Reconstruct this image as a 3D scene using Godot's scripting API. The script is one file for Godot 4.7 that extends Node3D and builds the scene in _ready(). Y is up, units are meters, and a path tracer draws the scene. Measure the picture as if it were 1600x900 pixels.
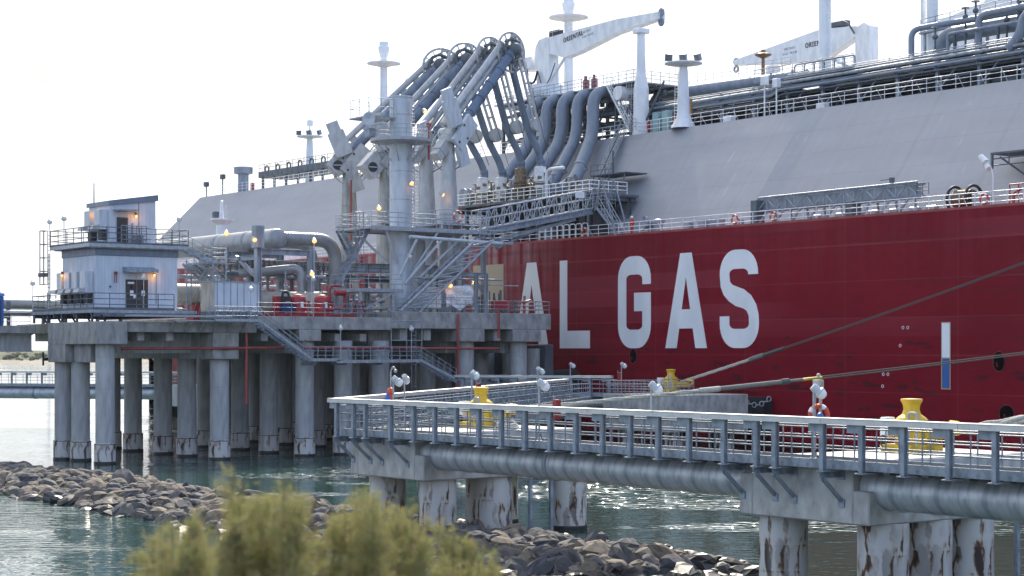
extends Node3D
# A tanker moored at a loading jetty. World axes: x runs along the ship (towards its stern), -z runs from the shore to the ship, y is up, water is y = 0.

const UP := Vector3.UP
var M := {}
var used := {}
var rng := RandomNumberGenerator.new()


# ---------------------------------------------------------------- geometry
class Geo:
	var v := PackedVector3Array()
	var n := PackedVector3Array()
	var uv := PackedVector2Array()

	func tri(a: Vector3, b: Vector3, c: Vector3, na: Vector3, nb: Vector3, nc: Vector3, ua := Vector2.ZERO, ub := Vector2.ZERO, uc := Vector2.ZERO) -> void:
		if (b - a).cross(c - a).dot(na + nb + nc) > 0.0:
			v.append(a); v.append(c); v.append(b)
			n.append(na); n.append(nc); n.append(nb)
			uv.append(ua); uv.append(uc); uv.append(ub)
		else:
			v.append(a); v.append(b); v.append(c)
			n.append(na); n.append(nb); n.append(nc)
			uv.append(ua); uv.append(ub); uv.append(uc)

	func quad(a: Vector3, b: Vector3, c: Vector3, d: Vector3, nn: Vector3, u := [Vector2.ZERO, Vector2.ZERO, Vector2.ZERO, Vector2.ZERO]) -> void:
		tri(a, b, c, nn, nn, nn, u[0], u[1], u[2])
		tri(a, c, d, nn, nn, nn, u[0], u[2], u[3])

	func box(c: Vector3, s: Vector3, b := Basis.IDENTITY) -> void:
		var h := s * 0.5
		for ax in 3:
			var e1: Vector3 = b[(ax + 1) % 3] * h[(ax + 1) % 3]
			var e2: Vector3 = b[(ax + 2) % 3] * h[(ax + 2) % 3]
			for sg in [-1.0, 1.0]:
				var nn: Vector3 = b[ax] * sg
				var o: Vector3 = c + nn * h[ax]
				quad(o - e1 - e2, o + e1 - e2, o + e1 + e2, o - e1 + e2, nn)

	func span(a: Vector3, b: Vector3) -> void:
		box((a + b) * 0.5, (b - a).abs())

	func block(a: Vector3, b: Vector3, k := 0.05) -> void:   # a box with chamfered edges
		var lo := Vector3(minf(a.x, b.x), minf(a.y, b.y), minf(a.z, b.z))
		var hi := Vector3(maxf(a.x, b.x), maxf(a.y, b.y), maxf(a.z, b.z))
		var c := (lo + hi) * 0.5
		var h := (hi - lo) * 0.5
		var g := h - Vector3.ONE * k
		for ax in 3:
			for sg in [-1.0, 1.0]:
				var i := (ax + 1) % 3
				var j := (ax + 2) % 3
				var nn := Vector3.ZERO
				nn[ax] = sg
				var p := []
				for q in [[-1, -1], [1, -1], [1, 1], [-1, 1]]:
					var w := Vector3.ZERO
					w[ax] = sg * h[ax]; w[i] = q[0] * g[i]; w[j] = q[1] * g[j]
					p.append(c + w)
				quad(p[0], p[1], p[2], p[3], nn)
			for s1 in [-1.0, 1.0]:
				for s2 in [-1.0, 1.0]:
					var i := (ax + 1) % 3
					var j := (ax + 2) % 3
					var w1 := Vector3.ZERO
					w1[i] = s1 * h[i]; w1[j] = s2 * g[j]; w1[ax] = g[ax]
					var w2 := Vector3.ZERO
					w2[i] = s1 * g[i]; w2[j] = s2 * h[j]; w2[ax] = g[ax]
					var dn := Vector3.ZERO
					dn[ax] = 2.0 * g[ax]
					var nn := Vector3.ZERO
					nn[i] = s1; nn[j] = s2
					quad(c + w1, c + w2, c + w2 - dn, c + w1 - dn, nn.normalized())
		for sx in [-1.0, 1.0]:
			for sy in [-1.0, 1.0]:
				for sz in [-1.0, 1.0]:
					var s := Vector3(sx, sy, sz)
					var nn := s.normalized()
					tri(c + s * Vector3(h.x, g.y, g.z), c + s * Vector3(g.x, h.y, g.z), c + s * Vector3(g.x, g.y, h.z), nn, nn, nn)

	func beam(a: Vector3, b: Vector3, w: float, h: float) -> void:   # w sideways, h upwards
		var f := (b - a).normalized()
		var r := f.cross(UP)
		r = r.normalized() if r.length() > 0.001 else Vector3.RIGHT
		box((a + b) * 0.5, Vector3(w, h, (b - a).length()), Basis(r, r.cross(f), -f))

	func ibeam(a: Vector3, b: Vector3, w: float, h: float) -> void:
		var f := (b - a).normalized()
		var r := f.cross(UP)
		r = r.normalized() if r.length() > 0.001 else Vector3.RIGHT
		var u := r.cross(f)
		var t := w * 0.14
		beam(a + u * (h - t) * 0.5, b + u * (h - t) * 0.5, w, t)
		beam(a - u * (h - t) * 0.5, b - u * (h - t) * 0.5, w, t)
		box((a + b) * 0.5, Vector3(w * 0.12, h - 2.0 * t, (b - a).length()), Basis(r, u, -f))

	func frame(f: Vector3) -> Array:
		var r := f.cross(UP)
		if r.length() < 0.02:
			r = f.cross(Vector3.RIGHT)
		r = r.normalized()
		return [r, r.cross(f).normalized()]

	func tube(a: Vector3, b: Vector3, r: float, r2 := -1.0, seg := 8, cap := true) -> void:
		if r2 < 0.0:
			r2 = r
		var f := (b - a).normalized()
		var e := frame(f)
		for i in seg:
			var t0 := TAU * i / seg
			var t1 := TAU * (i + 1) / seg
			var d0: Vector3 = e[0] * cos(t0) + e[1] * sin(t0)
			var d1: Vector3 = e[0] * cos(t1) + e[1] * sin(t1)
			var k := f * (r - r2) / maxf((b - a).length(), 0.001)
			tri(a + d0 * r, a + d1 * r, b + d1 * r2, (d0 + k).normalized(), (d1 + k).normalized(), (d1 + k).normalized())
			tri(a + d0 * r, b + d1 * r2, b + d0 * r2, (d0 + k).normalized(), (d1 + k).normalized(), (d0 + k).normalized())
			if cap:
				tri(a, a + d0 * r, a + d1 * r, -f, -f, -f)
				tri(b, b + d0 * r2, b + d1 * r2, f, f, f)

	static func bend(pts: Array, rad: float, steps := 5) -> Array:   # rounds the corners of a polyline
		var o := [pts[0]]
		for i in range(1, pts.size() - 1):
			var p: Vector3 = pts[i]
			var a: Vector3 = pts[i - 1] - p
			var b: Vector3 = pts[i + 1] - p
			var k := minf(rad, minf(a.length(), b.length()) * 0.49)
			a = p + a.normalized() * k
			b = p + b.normalized() * k
			for j in steps + 1:
				var t := float(j) / steps
				o.append(a.lerp(p, t).lerp(p.lerp(b, t), t))
		o.append(pts[-1])
		return o

	func pipe(pts: Array, r: float, seg := 10, cap := true) -> void:
		var prev := []
		var e0 := Vector3.ZERO
		for i in pts.size():
			var p: Vector3 = pts[i]
			var f: Vector3
			if i == 0:
				f = (pts[1] - p).normalized()
			elif i == pts.size() - 1:
				f = (p - pts[i - 1]).normalized()
			else:
				f = ((pts[i + 1] - p).normalized() + (p - pts[i - 1]).normalized()).normalized()
			if i == 0:
				e0 = frame(f)[0]
			e0 = (e0 - f * e0.dot(f)).normalized()
			var e1 := e0.cross(f)
			var ring := []
			for j in seg:
				var t := TAU * j / seg
				ring.append(e0 * cos(t) + e1 * sin(t))
			if i > 0:
				var q: Vector3 = pts[i - 1]
				for j in seg:
					var k := (j + 1) % seg
					var pa: Vector3 = prev[j]
					var pb: Vector3 = prev[k]
					var ca: Vector3 = ring[j]
					var cb: Vector3 = ring[k]
					tri(q + pa * r, q + pb * r, p + cb * r, pa, pb, cb)
					tri(q + pa * r, p + cb * r, p + ca * r, pa, cb, ca)
			if cap and (i == 0 or i == pts.size() - 1):
				var nn := -f if i == 0 else f
				for j in seg:
					tri(p, p + ring[j] * r, p + ring[(j + 1) % seg] * r, nn, nn, nn)
			prev = ring

	func lathe(o: Vector3, ax: Vector3, prof: Array, seg := 16) -> void:   # prof: [radius, height] from the bottom up
		var f := ax.normalized()
		var e := frame(f)
		for k in prof.size() - 1:
			var r0: float = prof[k][0]
			var h0: float = prof[k][1]
			var r1: float = prof[k + 1][0]
			var h1: float = prof[k + 1][1]
			var sl := Vector2(h1 - h0, r0 - r1).normalized()
			for i in seg:
				var t0 := TAU * i / seg
				var t1 := TAU * (i + 1) / seg
				var d0: Vector3 = e[0] * cos(t0) + e[1] * sin(t0)
				var d1: Vector3 = e[0] * cos(t1) + e[1] * sin(t1)
				var n0 := (d0 * sl.x + f * sl.y).normalized()
				var n1 := (d1 * sl.x + f * sl.y).normalized()
				var a := o + f * h0 + d0 * r0
				var b := o + f * h0 + d1 * r0
				var c := o + f * h1 + d1 * r1
				var d := o + f * h1 + d0 * r1
				if r0 > 0.0:
					tri(a, b, c, n0, n1, n1)
				if r1 > 0.0:
					tri(a, c, d, n0, n1, n0)

	func ball(c: Vector3, r: float, seg := 10, squash := Vector3.ONE) -> void:
		var rings := maxi(4, seg / 2)
		for i in rings:
			for j in seg:
				var p := []
				for q in [[i, j], [i + 1, j], [i + 1, j + 1], [i, j + 1]]:
					var th: float = PI * q[0] / rings
					var ph: float = TAU * q[1] / seg
					p.append(Vector3(sin(th) * cos(ph), cos(th), sin(th) * sin(ph)))
				if i > 0:
					tri(c + p[0] * r * squash, c + p[2] * r * squash, c + p[3] * r * squash, p[0], p[2], p[3])
				tri(c + p[0] * r * squash, c + p[1] * r * squash, c + p[2] * r * squash, p[0], p[1], p[2])

	func torus(c: Vector3, ax: Vector3, rad: float, r: float, seg := 24, sides := 6, from := 0.0, to := TAU) -> void:
		var f := ax.normalized()
		var e := frame(f)
		for i in seg:
			for j in sides:
				var p := []
				var q := []
				for k in [[i, j], [i + 1, j], [i + 1, j + 1], [i, j + 1]]:
					var t: float = from + (to - from) * k[0] / seg
					var s: float = TAU * k[1] / sides
					var d: Vector3 = e[0] * cos(t) + e[1] * sin(t)
					var nn := d * cos(s) + f * sin(s)
					p.append(c + d * rad + nn * r)
					q.append(nn)
				tri(p[0], p[1], p[2], q[0], q[1], q[2])
				tri(p[0], p[2], p[3], q[0], q[2], q[3])

	func prism(poly: PackedVector2Array, xf: Transform3D, depth: float) -> void:   # the outline in xf's x-y, extruded along its z
		var ids := Geometry2D.triangulate_polygon(poly)
		var fz := xf.basis.z
		for k in range(0, ids.size(), 3):
			for s in [0.0, 1.0]:
				var nn := fz if s > 0.0 else -fz
				var p := []
				for m in 3:
					var w := poly[ids[k + m]]
					p.append(xf * Vector3(w.x, w.y, depth * s))
				tri(p[0], p[1], p[2], nn, nn, nn)
		var area := 0.0
		for i in poly.size():
			area += poly[i].cross(poly[(i + 1) % poly.size()])
		for i in poly.size():
			var a := poly[i]
			var b := poly[(i + 1) % poly.size()]
			var t := (b - a).normalized()
			var o := Vector2(t.y, -t.x) * signf(area)
			quad(xf * Vector3(a.x, a.y, 0), xf * Vector3(b.x, b.y, 0), xf * Vector3(b.x, b.y, depth), xf * Vector3(a.x, a.y, depth), (xf.basis * Vector3(o.x, o.y, 0)).normalized())

	func rail(pts: Array, h := 1.1, bars := 3, gap := 1.5, r := 0.03, kick := 0.0) -> void:   # posts and bars along a path at foot height
		for i in pts.size() - 1:
			var a: Vector3 = pts[i]
			var b: Vector3 = pts[i + 1]
			var m := maxi(1, roundi((b - a).length() / gap))
			for k in m + 1:
				if k < m or i == pts.size() - 2:
					var p := a.lerp(b, float(k) / m)
					tube(p, p + UP * h, r, r, 5, false)
			for k in bars:
				var y := h * (k + 1.0) / bars
				tube(a + UP * y, b + UP * y, r, r, 5, false)
			if kick > 0.0:
				beam(a + UP * kick * 0.5, b + UP * kick * 0.5, 0.015, kick)

	func ladder(a: Vector3, b: Vector3, side: Vector3, w := 0.45, gap := 0.3, r := 0.025) -> void:
		var s := side.normalized() * w * 0.5
		tube(a - s, b - s, r, r, 5, false)
		tube(a + s, b + s, r, r, 5, false)
		var m := int((b - a).length() / gap)
		for k in m:
			var p := a.lerp(b, (k + 0.5) / m)
			tube(p - s, p + s, r * 0.7, r * 0.7, 4, false)

	func cage(a: Vector3, b: Vector3, out: Vector3, rad := 0.4, r := 0.02) -> void:   # hoops round a ladder, open to the wall
		var m := maxi(1, roundi((b - a).length() / 1.1))
		var o := out.normalized()
		var s := o.cross(UP).normalized()
		for k in m + 1:
			var c := a.lerp(b, float(k) / m) + o * rad
			for j in 8:
				var t0 := -2.4 + 4.8 * j / 8
				var t1 := -2.4 + 4.8 * (j + 1) / 8
				tube(c + (o * cos(t0) + s * sin(t0)) * rad, c + (o * cos(t1) + s * sin(t1)) * rad, r, r, 4, false)
		for j in 5:
			var t := -1.9 + 3.8 * j / 4
			var d := o * rad + (o * cos(t) + s * sin(t)) * rad
			tube(a + d, b + d, r, r, 4, false)

	func stair(a: Vector3, b: Vector3, side: Vector3, w := 0.9) -> void:   # stringers and treads from the foot a to the head b
		var s := side.normalized() * w * 0.5
		beam(a - s, b - s, 0.05, 0.24)
		beam(a + s, b + s, 0.05, 0.24)
		var m := maxi(2, roundi(absf(b.y - a.y) / 0.2))
		var f := Vector3(b.x - a.x, 0, b.z - a.z).normalized()
		for k in m:
			var p := a.lerp(b, (k + 0.5) / m)
			box(p, Vector3(w - 0.06, 0.04, 0.26), Basis(side.normalized(), UP, side.normalized().cross(UP)))

	func truss(a: Vector3, b: Vector3, up: Vector3, bays: int, r: float, flip := false) -> void:   # chords a-b and a+up - b+up with a zigzag between
		tube(a, b, r, r, 6, false)
		tube(a + up, b + up, r, r, 6, false)
		for k in bays:
			var p := a.lerp(b, float(k) / bays)
			var q := a.lerp(b, float(k + 1) / bays)
			tube(p, p + up, r * 0.7, r * 0.7, 5, false)
			if (k % 2 == 0) != flip:
				tube(p, q + up, r * 0.7, r * 0.7, 5, false)
			else:
				tube(p + up, q, r * 0.7, r * 0.7, 5, false)
		tube(b, b + up, r * 0.7, r * 0.7, 5, false)

	func mesh(x := Transform3D.IDENTITY) -> ArrayMesh:
		var vv := v
		var nn := n
		if x != Transform3D.IDENTITY:
			vv = x * v
			nn = Transform3D(x.basis, Vector3.ZERO) * n
		var arr := []
		arr.resize(Mesh.ARRAY_MAX)
		arr[Mesh.ARRAY_VERTEX] = vv
		arr[Mesh.ARRAY_NORMAL] = nn
		arr[Mesh.ARRAY_TEX_UV] = uv
		var m := ArrayMesh.new()
		m.add_surface_from_arrays(Mesh.PRIMITIVE_TRIANGLES, arr)
		return m


# ---------------------------------------------------------------- naming
func numbered(parent: Node, called: String) -> String:
	var key := "%d/%s" % [parent.get_instance_id(), called]
	var k: int = used.get(key, 0)
	used[key] = k + 1
	return called if k == 0 else "%s_%03d" % [called, k]


func tag(o: Node, label := "", category := "", group := "", kind := "") -> void:
	for m in [["label", label], ["category", category], ["group", group], ["kind", kind]]:
		if m[1] != "":
			o.set_meta(m[0], m[1])


func thing(called: String, label: String, category: String, at := Vector3.ZERO, group := "", turn := 0.0) -> Node3D:
	var o := Node3D.new()
	o.name = numbered(self, called)
	add_child(o, true)
	o.position = at
	o.rotation.y = turn
	tag(o, label, category, group)
	return o


func part(called: String, g: Geo, m: Material, parent: Node3D, label := "") -> MeshInstance3D:   # g is in world coordinates
	var o := MeshInstance3D.new()
	o.name = numbered(parent, called)
	parent.add_child(o, true)
	var x := Transform3D.IDENTITY
	if parent != self:
		x = parent.global_transform.affine_inverse()
	o.mesh = g.mesh(x)
	o.material_override = m
	if label != "":
		o.set_meta("label", label)
	return o


func single(called: String, g: Geo, m: Material, label: String, category: String, at: Vector3, group := "") -> MeshInstance3D:
	var o := MeshInstance3D.new()
	o.name = numbered(self, called)
	add_child(o, true)
	o.position = at
	o.mesh = g.mesh(Transform3D(Basis.IDENTITY, -at))
	o.material_override = m
	tag(o, label, category, group)
	return o


func ground(called: String, g: Geo, m: Material) -> MeshInstance3D:
	var o := part(called, g, m, self)
	o.set_meta("kind", "structure")
	return o


func copy(o: Node3D, called: String, label: String, at: Vector3, turn := 0.0, group := "") -> Node3D:
	var c: Node3D = o.duplicate()
	c.name = numbered(self, called)
	add_child(c, true)
	c.position = at
	c.rotation.y = turn
	c.set_meta("label", label)
	if group != "":
		c.set_meta("group", group)
	return c


# ---------------------------------------------------------------- materials
func lin(r: float, g: float, b: float) -> Color:
	return Color(r, g, b).linear_to_srgb()


func noise_tex(sd: int, freq: float, stops: Array, size := 512, kind := FastNoiseLite.TYPE_SIMPLEX_SMOOTH, octaves := 5) -> NoiseTexture2D:
	var f := FastNoiseLite.new()
	f.seed = sd
	f.noise_type = kind
	f.frequency = freq
	f.fractal_octaves = octaves
	var t := NoiseTexture2D.new()
	t.width = size
	t.height = size
	t.seamless = true
	t.noise = f
	var gr := Gradient.new()
	var offs := PackedFloat32Array()
	var cols := PackedColorArray()
	for s in stops:
		offs.append(s[0])
		cols.append(lin(s[1], s[2], s[3]))
	gr.offsets = offs
	gr.colors = cols
	t.color_ramp = gr
	return t


func bump_tex(sd: int, freq: float, size := 512, strength := 4.0, octaves := 4) -> NoiseTexture2D:
	var f := FastNoiseLite.new()
	f.seed = sd
	f.frequency = freq
	f.fractal_octaves = octaves
	var t := NoiseTexture2D.new()
	t.width = size
	t.height = size
	t.seamless = true
	t.as_normal_map = true
	t.bump_strength = strength
	t.noise = f
	return t


func mat(called: String, c: Color, rough: float, metal := 0.0, tex: Texture2D = null, scale := Vector3.ONE, nrm: Texture2D = null, nscale := 0.4) -> StandardMaterial3D:
	var m := StandardMaterial3D.new()
	m.resource_name = called
	m.albedo_color = c
	m.roughness = rough
	m.metallic = metal
	if tex or nrm:
		m.uv1_triplanar = true
		m.uv1_world_triplanar = true
		m.uv1_scale = scale
	if tex:
		m.albedo_texture = tex
		m.albedo_color = Color.WHITE
	if nrm:
		m.normal_enabled = true
		m.normal_texture = nrm
		m.normal_scale = nscale
	M[called] = m
	return m


func shade(r: float, g: float, b: float, sd: int, rough: float, metal := 0.0, spread := 0.22, scale := Vector3(0.35, 0.12, 0.35)) -> Array:
	var a := 1.0 - spread
	var c := 1.0 + spread * 0.7
	return [noise_tex(sd, 0.012, [[0.25, r * a, g * a, b * a], [0.5, r, g, b], [0.75, minf(r * c, 0.95), minf(g * c, 0.95), minf(b * c, 0.95)]], 256), rough, metal, scale]


func worn(called: String, r: float, g: float, b: float, sd: int, rough: float, metal := 0.0, spread := 0.22, scale := Vector3(0.35, 0.12, 0.35)) -> void:
	var s := shade(r, g, b, sd, rough, metal, spread, scale)
	mat(called, Color.WHITE, rough, metal, s[0], scale)


func make_materials() -> void:
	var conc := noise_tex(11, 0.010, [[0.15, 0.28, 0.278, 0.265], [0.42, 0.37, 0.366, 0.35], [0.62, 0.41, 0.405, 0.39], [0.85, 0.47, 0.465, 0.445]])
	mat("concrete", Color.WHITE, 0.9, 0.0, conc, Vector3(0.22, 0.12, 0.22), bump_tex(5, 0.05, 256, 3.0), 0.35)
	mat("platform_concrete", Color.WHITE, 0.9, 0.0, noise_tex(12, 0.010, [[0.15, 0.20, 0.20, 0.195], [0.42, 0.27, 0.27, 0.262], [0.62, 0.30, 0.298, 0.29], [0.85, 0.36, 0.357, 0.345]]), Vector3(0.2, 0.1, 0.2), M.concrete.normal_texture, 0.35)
	var conc2 := noise_tex(21, 0.012, [[0.2, 0.30, 0.308, 0.312], [0.5, 0.37, 0.378, 0.38], [0.8, 0.43, 0.436, 0.434]])
	mat("pile_concrete", Color.WHITE, 0.85, 0.0, conc2, Vector3(0.3, 0.06, 0.3))
	mat("sunlit_concrete", Color.WHITE, 0.9, 0.0, noise_tex(31, 0.01, [[0.2, 0.45, 0.44, 0.41], [0.8, 0.62, 0.61, 0.57]], 256), Vector3(0.3, 0.3, 0.3))  # paler concrete for deck tops, with the sunlight put into its colour
	for k in 3:   # paint on steel piles: the same rust blotches, wider towards the waterline
		var e: float = [0.2, 0.10, 0.02][k]
		var rust := noise_tex(41, 0.010, [[0.0, 0.55, 0.55, 0.54], [0.46 + e, 0.50, 0.49, 0.47], [0.53 + e, 0.36, 0.28, 0.20], [0.585 + e, 0.12, 0.06, 0.035], [0.66 + e, 0.045, 0.028, 0.022], [1.0, 0.03, 0.02, 0.018]])
		mat("rusty_coating_%d" % k, Color.WHITE, 0.75, 0.0, rust, Vector3(0.38, 0.10, 0.38))
	M["rusty_coating"] = M["rusty_coating_2"]
	mat("wet_foot", lin(0.02, 0.02, 0.018), 0.5)
	worn("galvanised", 0.25, 0.29, 0.34, 51, 0.5, 0.25, 0.25, Vector3(0.8, 0.5, 0.8))
	worn("galvanised_light", 0.33, 0.36, 0.40, 52, 0.45, 0.2, 0.15, Vector3(0.8, 0.5, 0.8))
	worn("tray_top", 0.55, 0.55, 0.53, 53, 0.5, 0.1, 0.12, Vector3(0.5, 0.5, 0.5))
	var tube := noise_tex(61, 0.008, [[0.25, 0.28, 0.31, 0.34], [0.5, 0.42, 0.45, 0.48], [0.7, 0.52, 0.54, 0.56]])
	mat("spiral_steel", Color.WHITE, 0.42, 0.35, tube, Vector3(0.5, 0.16, 0.16))
	worn("steel_grey", 0.27, 0.31, 0.36, 71, 0.55, 0.1)
	worn("steel_dark", 0.10, 0.12, 0.14, 72, 0.6, 0.1)
	worn("steel_black", 0.025, 0.028, 0.034, 73, 0.6)
	worn("white_paint", 0.74, 0.76, 0.78, 81, 0.45, 0.0, 0.10)
	worn("arm_white", 0.42, 0.43, 0.435, 82, 0.5, 0.0, 0.16, Vector3(0.5, 0.2, 0.5))
	worn("tower_grey", 0.48, 0.52, 0.56, 83, 0.5, 0.0, 0.14, Vector3(0.5, 0.12, 0.5))
	worn("cream_steel", 0.37, 0.36, 0.32, 84, 0.55, 0.0, 0.22, Vector3(0.5, 0.12, 0.5))
	worn("ship_pipe", 0.21, 0.25, 0.31, 91, 0.5, 0.0, 0.15)
	worn("arm_pipe", 0.13, 0.17, 0.23, 92, 0.5, 0.0, 0.3)
	worn("arm_blue", 0.10, 0.145, 0.215, 93, 0.5, 0.0, 0.25)
	worn("pipe_clad", 0.27, 0.285, 0.30, 94, 0.42, 0.3, 0.14)
	worn("siding", 0.52, 0.57, 0.635, 95, 0.55, 0.0, 0.08)
	worn("fascia_blue", 0.15, 0.19, 0.25, 96, 0.5, 0.0, 0.1)
	worn("red_paint", 0.30, 0.018, 0.026, 97, 0.4, 0.0, 0.2)
	worn("pipe_red", 0.30, 0.05, 0.045, 98, 0.5, 0.0, 0.25)
	worn("yellow_paint", 0.55, 0.36, 0.02, 99, 0.5, 0.0, 0.4)
	worn("bronze", 0.20, 0.15, 0.10, 100, 0.5, 0.4, 0.5, Vector3(1, 1, 1))
	worn("frost", 0.72, 0.73, 0.74, 101, 0.8, 0.0, 0.2, Vector3(1, 1, 1))
	mat("rope_white", Color.WHITE, 0.95, 0.0, noise_tex(111, 0.03, [[0.3, 0.30, 0.29, 0.25], [0.7, 0.55, 0.53, 0.47]], 256), Vector3(1.5, 1.5, 1.5))
	mat("rope_grey", Color.WHITE, 0.95, 0.0, noise_tex(112, 0.03, [[0.3, 0.12, 0.12, 0.11], [0.7, 0.26, 0.25, 0.23]], 256), Vector3(1.5, 1.5, 1.5))
	mat("rope_dark", lin(0.10, 0.10, 0.09), 0.95)
	mat("grating_dark", lin(0.06, 0.07, 0.08), 1.0).metallic_specular = 0.0
	mat("recess_shade", lin(0.006, 0.003, 0.004), 1.0).metallic_specular = 0.05  # near-black that stands for the shade inside the mooring recesses
	mat("rubber", lin(0.012, 0.014, 0.02), 0.7)
	mat("cable_black", lin(0.012, 0.012, 0.013), 0.5)
	mat("door_brown", lin(0.035, 0.028, 0.028), 0.45)
	mat("paper", lin(0.75, 0.75, 0.75), 0.7)
	mat("dark_glass", lin(0.02, 0.025, 0.03), 0.08)
	mat("lamp_white", lin(0.72, 0.73, 0.74), 0.3)
	mat("lamp_shell", lin(0.42, 0.45, 0.48), 0.4, 0.2)
	mat("orange_red", lin(0.55, 0.07, 0.03), 0.5)
	mat("blue_plastic", lin(0.02, 0.12, 0.42), 0.4)
	mat("dark_blue", lin(0.01, 0.03, 0.12), 0.4)
	mat("hull_white", Color.WHITE, 0.45, 0.0, noise_tex(121, 0.008, [[0.2, 0.70, 0.72, 0.74], [0.55, 0.78, 0.80, 0.82], [0.8, 0.82, 0.83, 0.84]], 256), Vector3(0.1, 0.06, 0.1))
	mat("hull_blue", lin(0.02, 0.10, 0.34), 0.45)
	mat("cream_patch", lin(0.42, 0.36, 0.25), 0.6)
	mat("skin", lin(0.42, 0.24, 0.16), 0.6)
	mat("coverall", lin(0.45, 0.03, 0.03), 0.85)
	mat("print_black", lin(0.02, 0.02, 0.025), 0.6)
	mat("print_grey", lin(0.38, 0.40, 0.44), 0.6)
	mat("teal_paint", lin(0.25, 0.40, 0.42), 0.5)
	mat("brown_pipe", lin(0.25, 0.13, 0.06), 0.5)
	mat("green_valve", lin(0.03, 0.14, 0.09), 0.5)
	mat("tarp", Color.WHITE, 0.35, 0.0, noise_tex(131, 0.02, [[0.3, 0.55, 0.56, 0.58], [0.7, 0.75, 0.76, 0.78]], 256), Vector3(0.6, 0.6, 0.6), bump_tex(9, 0.02, 256, 8.0), 0.8)
	for k in 4:
		var c: Array = [[0.10, 0.097, 0.097], [0.135, 0.118, 0.098], [0.18, 0.15, 0.115], [0.07, 0.07, 0.078]][k]
		worn("rock_%d" % k, c[0], c[1], c[2], 140 + k, 0.9, 0.0, 0.35, Vector3(0.5, 0.5, 0.5))
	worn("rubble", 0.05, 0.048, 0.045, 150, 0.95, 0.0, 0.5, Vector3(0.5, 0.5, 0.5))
	worn("earth", 0.14, 0.12, 0.08, 151, 0.95, 0.0, 0.3, Vector3(0.2, 0.2, 0.2))
	worn("shore_green", 0.085, 0.10, 0.04, 152, 0.95, 0.0, 0.5, Vector3(0.02, 0.05, 0.02))
	worn("shore_sand", 0.24, 0.21, 0.16, 153, 0.95, 0.0, 0.3, Vector3(0.03, 0.1, 0.03))
	var lamp := mat("lamp_lit", lin(1.0, 0.62, 0.25), 0.3)
	lamp.emission_enabled = true
	lamp.emission = lin(1.0, 0.58, 0.24)
	lamp.emission_energy_multiplier = 0.6
	mat("rock_wet", lin(0.022, 0.021, 0.021), 0.45)
	var w := mat("water", lin(0.028, 0.068, 0.060), 0.05)
	w.normal_enabled = true
	w.normal_texture = ripple_tex()
	w.normal_scale = 1.0
	w.metallic_specular = 0.5


func ripple_tex() -> ImageTexture:
	# water ripples on a 90 m square: calm with fine wrinkles, ruffled in wind-blown patches; edges are blended so that it repeats
	var n := 1400
	var f := FastNoiseLite.new()
	f.seed = 17
	f.frequency = 1.0
	f.fractal_octaves = 3
	f.fractal_gain = 0.55
	var patch := FastNoiseLite.new()
	patch.seed = 4
	patch.frequency = 1.0
	patch.fractal_octaves = 3
	var m := 90.0 / n
	var hs := PackedFloat32Array()
	hs.resize(n * n)
	var edge := n / 10
	for j in n:
		for i in n:
			var x := i * m
			var y := j * m
			# wrinkles run across the wind, so they are longer in one direction
			var u := x * 0.80 + y * 0.60
			var v := y * 0.80 - x * 0.60
			var h := f.get_noise_2d(u * 1.15, v * 0.5)
			var a := 0.022 + 0.075 * smoothstep(0.02, 0.34, patch.get_noise_2d(u * 0.055, v * 0.022))
			h *= a
			if i < edge or j < edge:
				var x2 := x + 90.0 if i < edge else x
				var y2 := y + 90.0 if j < edge else y
				var u2 := x2 * 0.80 + y2 * 0.60
				var v2 := y2 * 0.80 - x2 * 0.60
				var a2 := 0.022 + 0.075 * smoothstep(0.02, 0.34, patch.get_noise_2d(u2 * 0.055, v2 * 0.022))
				h = lerpf(f.get_noise_2d(u2 * 1.15, v2 * 0.5) * a2, h, minf(i / float(edge), j / float(edge)) if i < edge and j < edge else (i if i < edge else j) / float(edge))
			hs[j * n + i] = h
	var im := Image.create(n, n, false, Image.FORMAT_RGBF)
	for j in n:
		for i in n:
			var dx := (hs[j * n + (i + 1) % n] - hs[j * n + i]) / m
			var dy := (hs[((j + 1) % n) * n + i] - hs[j * n + i]) / m
			var v := Vector3(-dx, dy, 1.0).normalized()
			im.set_pixel(i, j, Color(v.x * 0.5 + 0.5, v.y * 0.5 + 0.5, v.z * 0.5 + 0.5))
	return ImageTexture.create_from_image(im)


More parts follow.
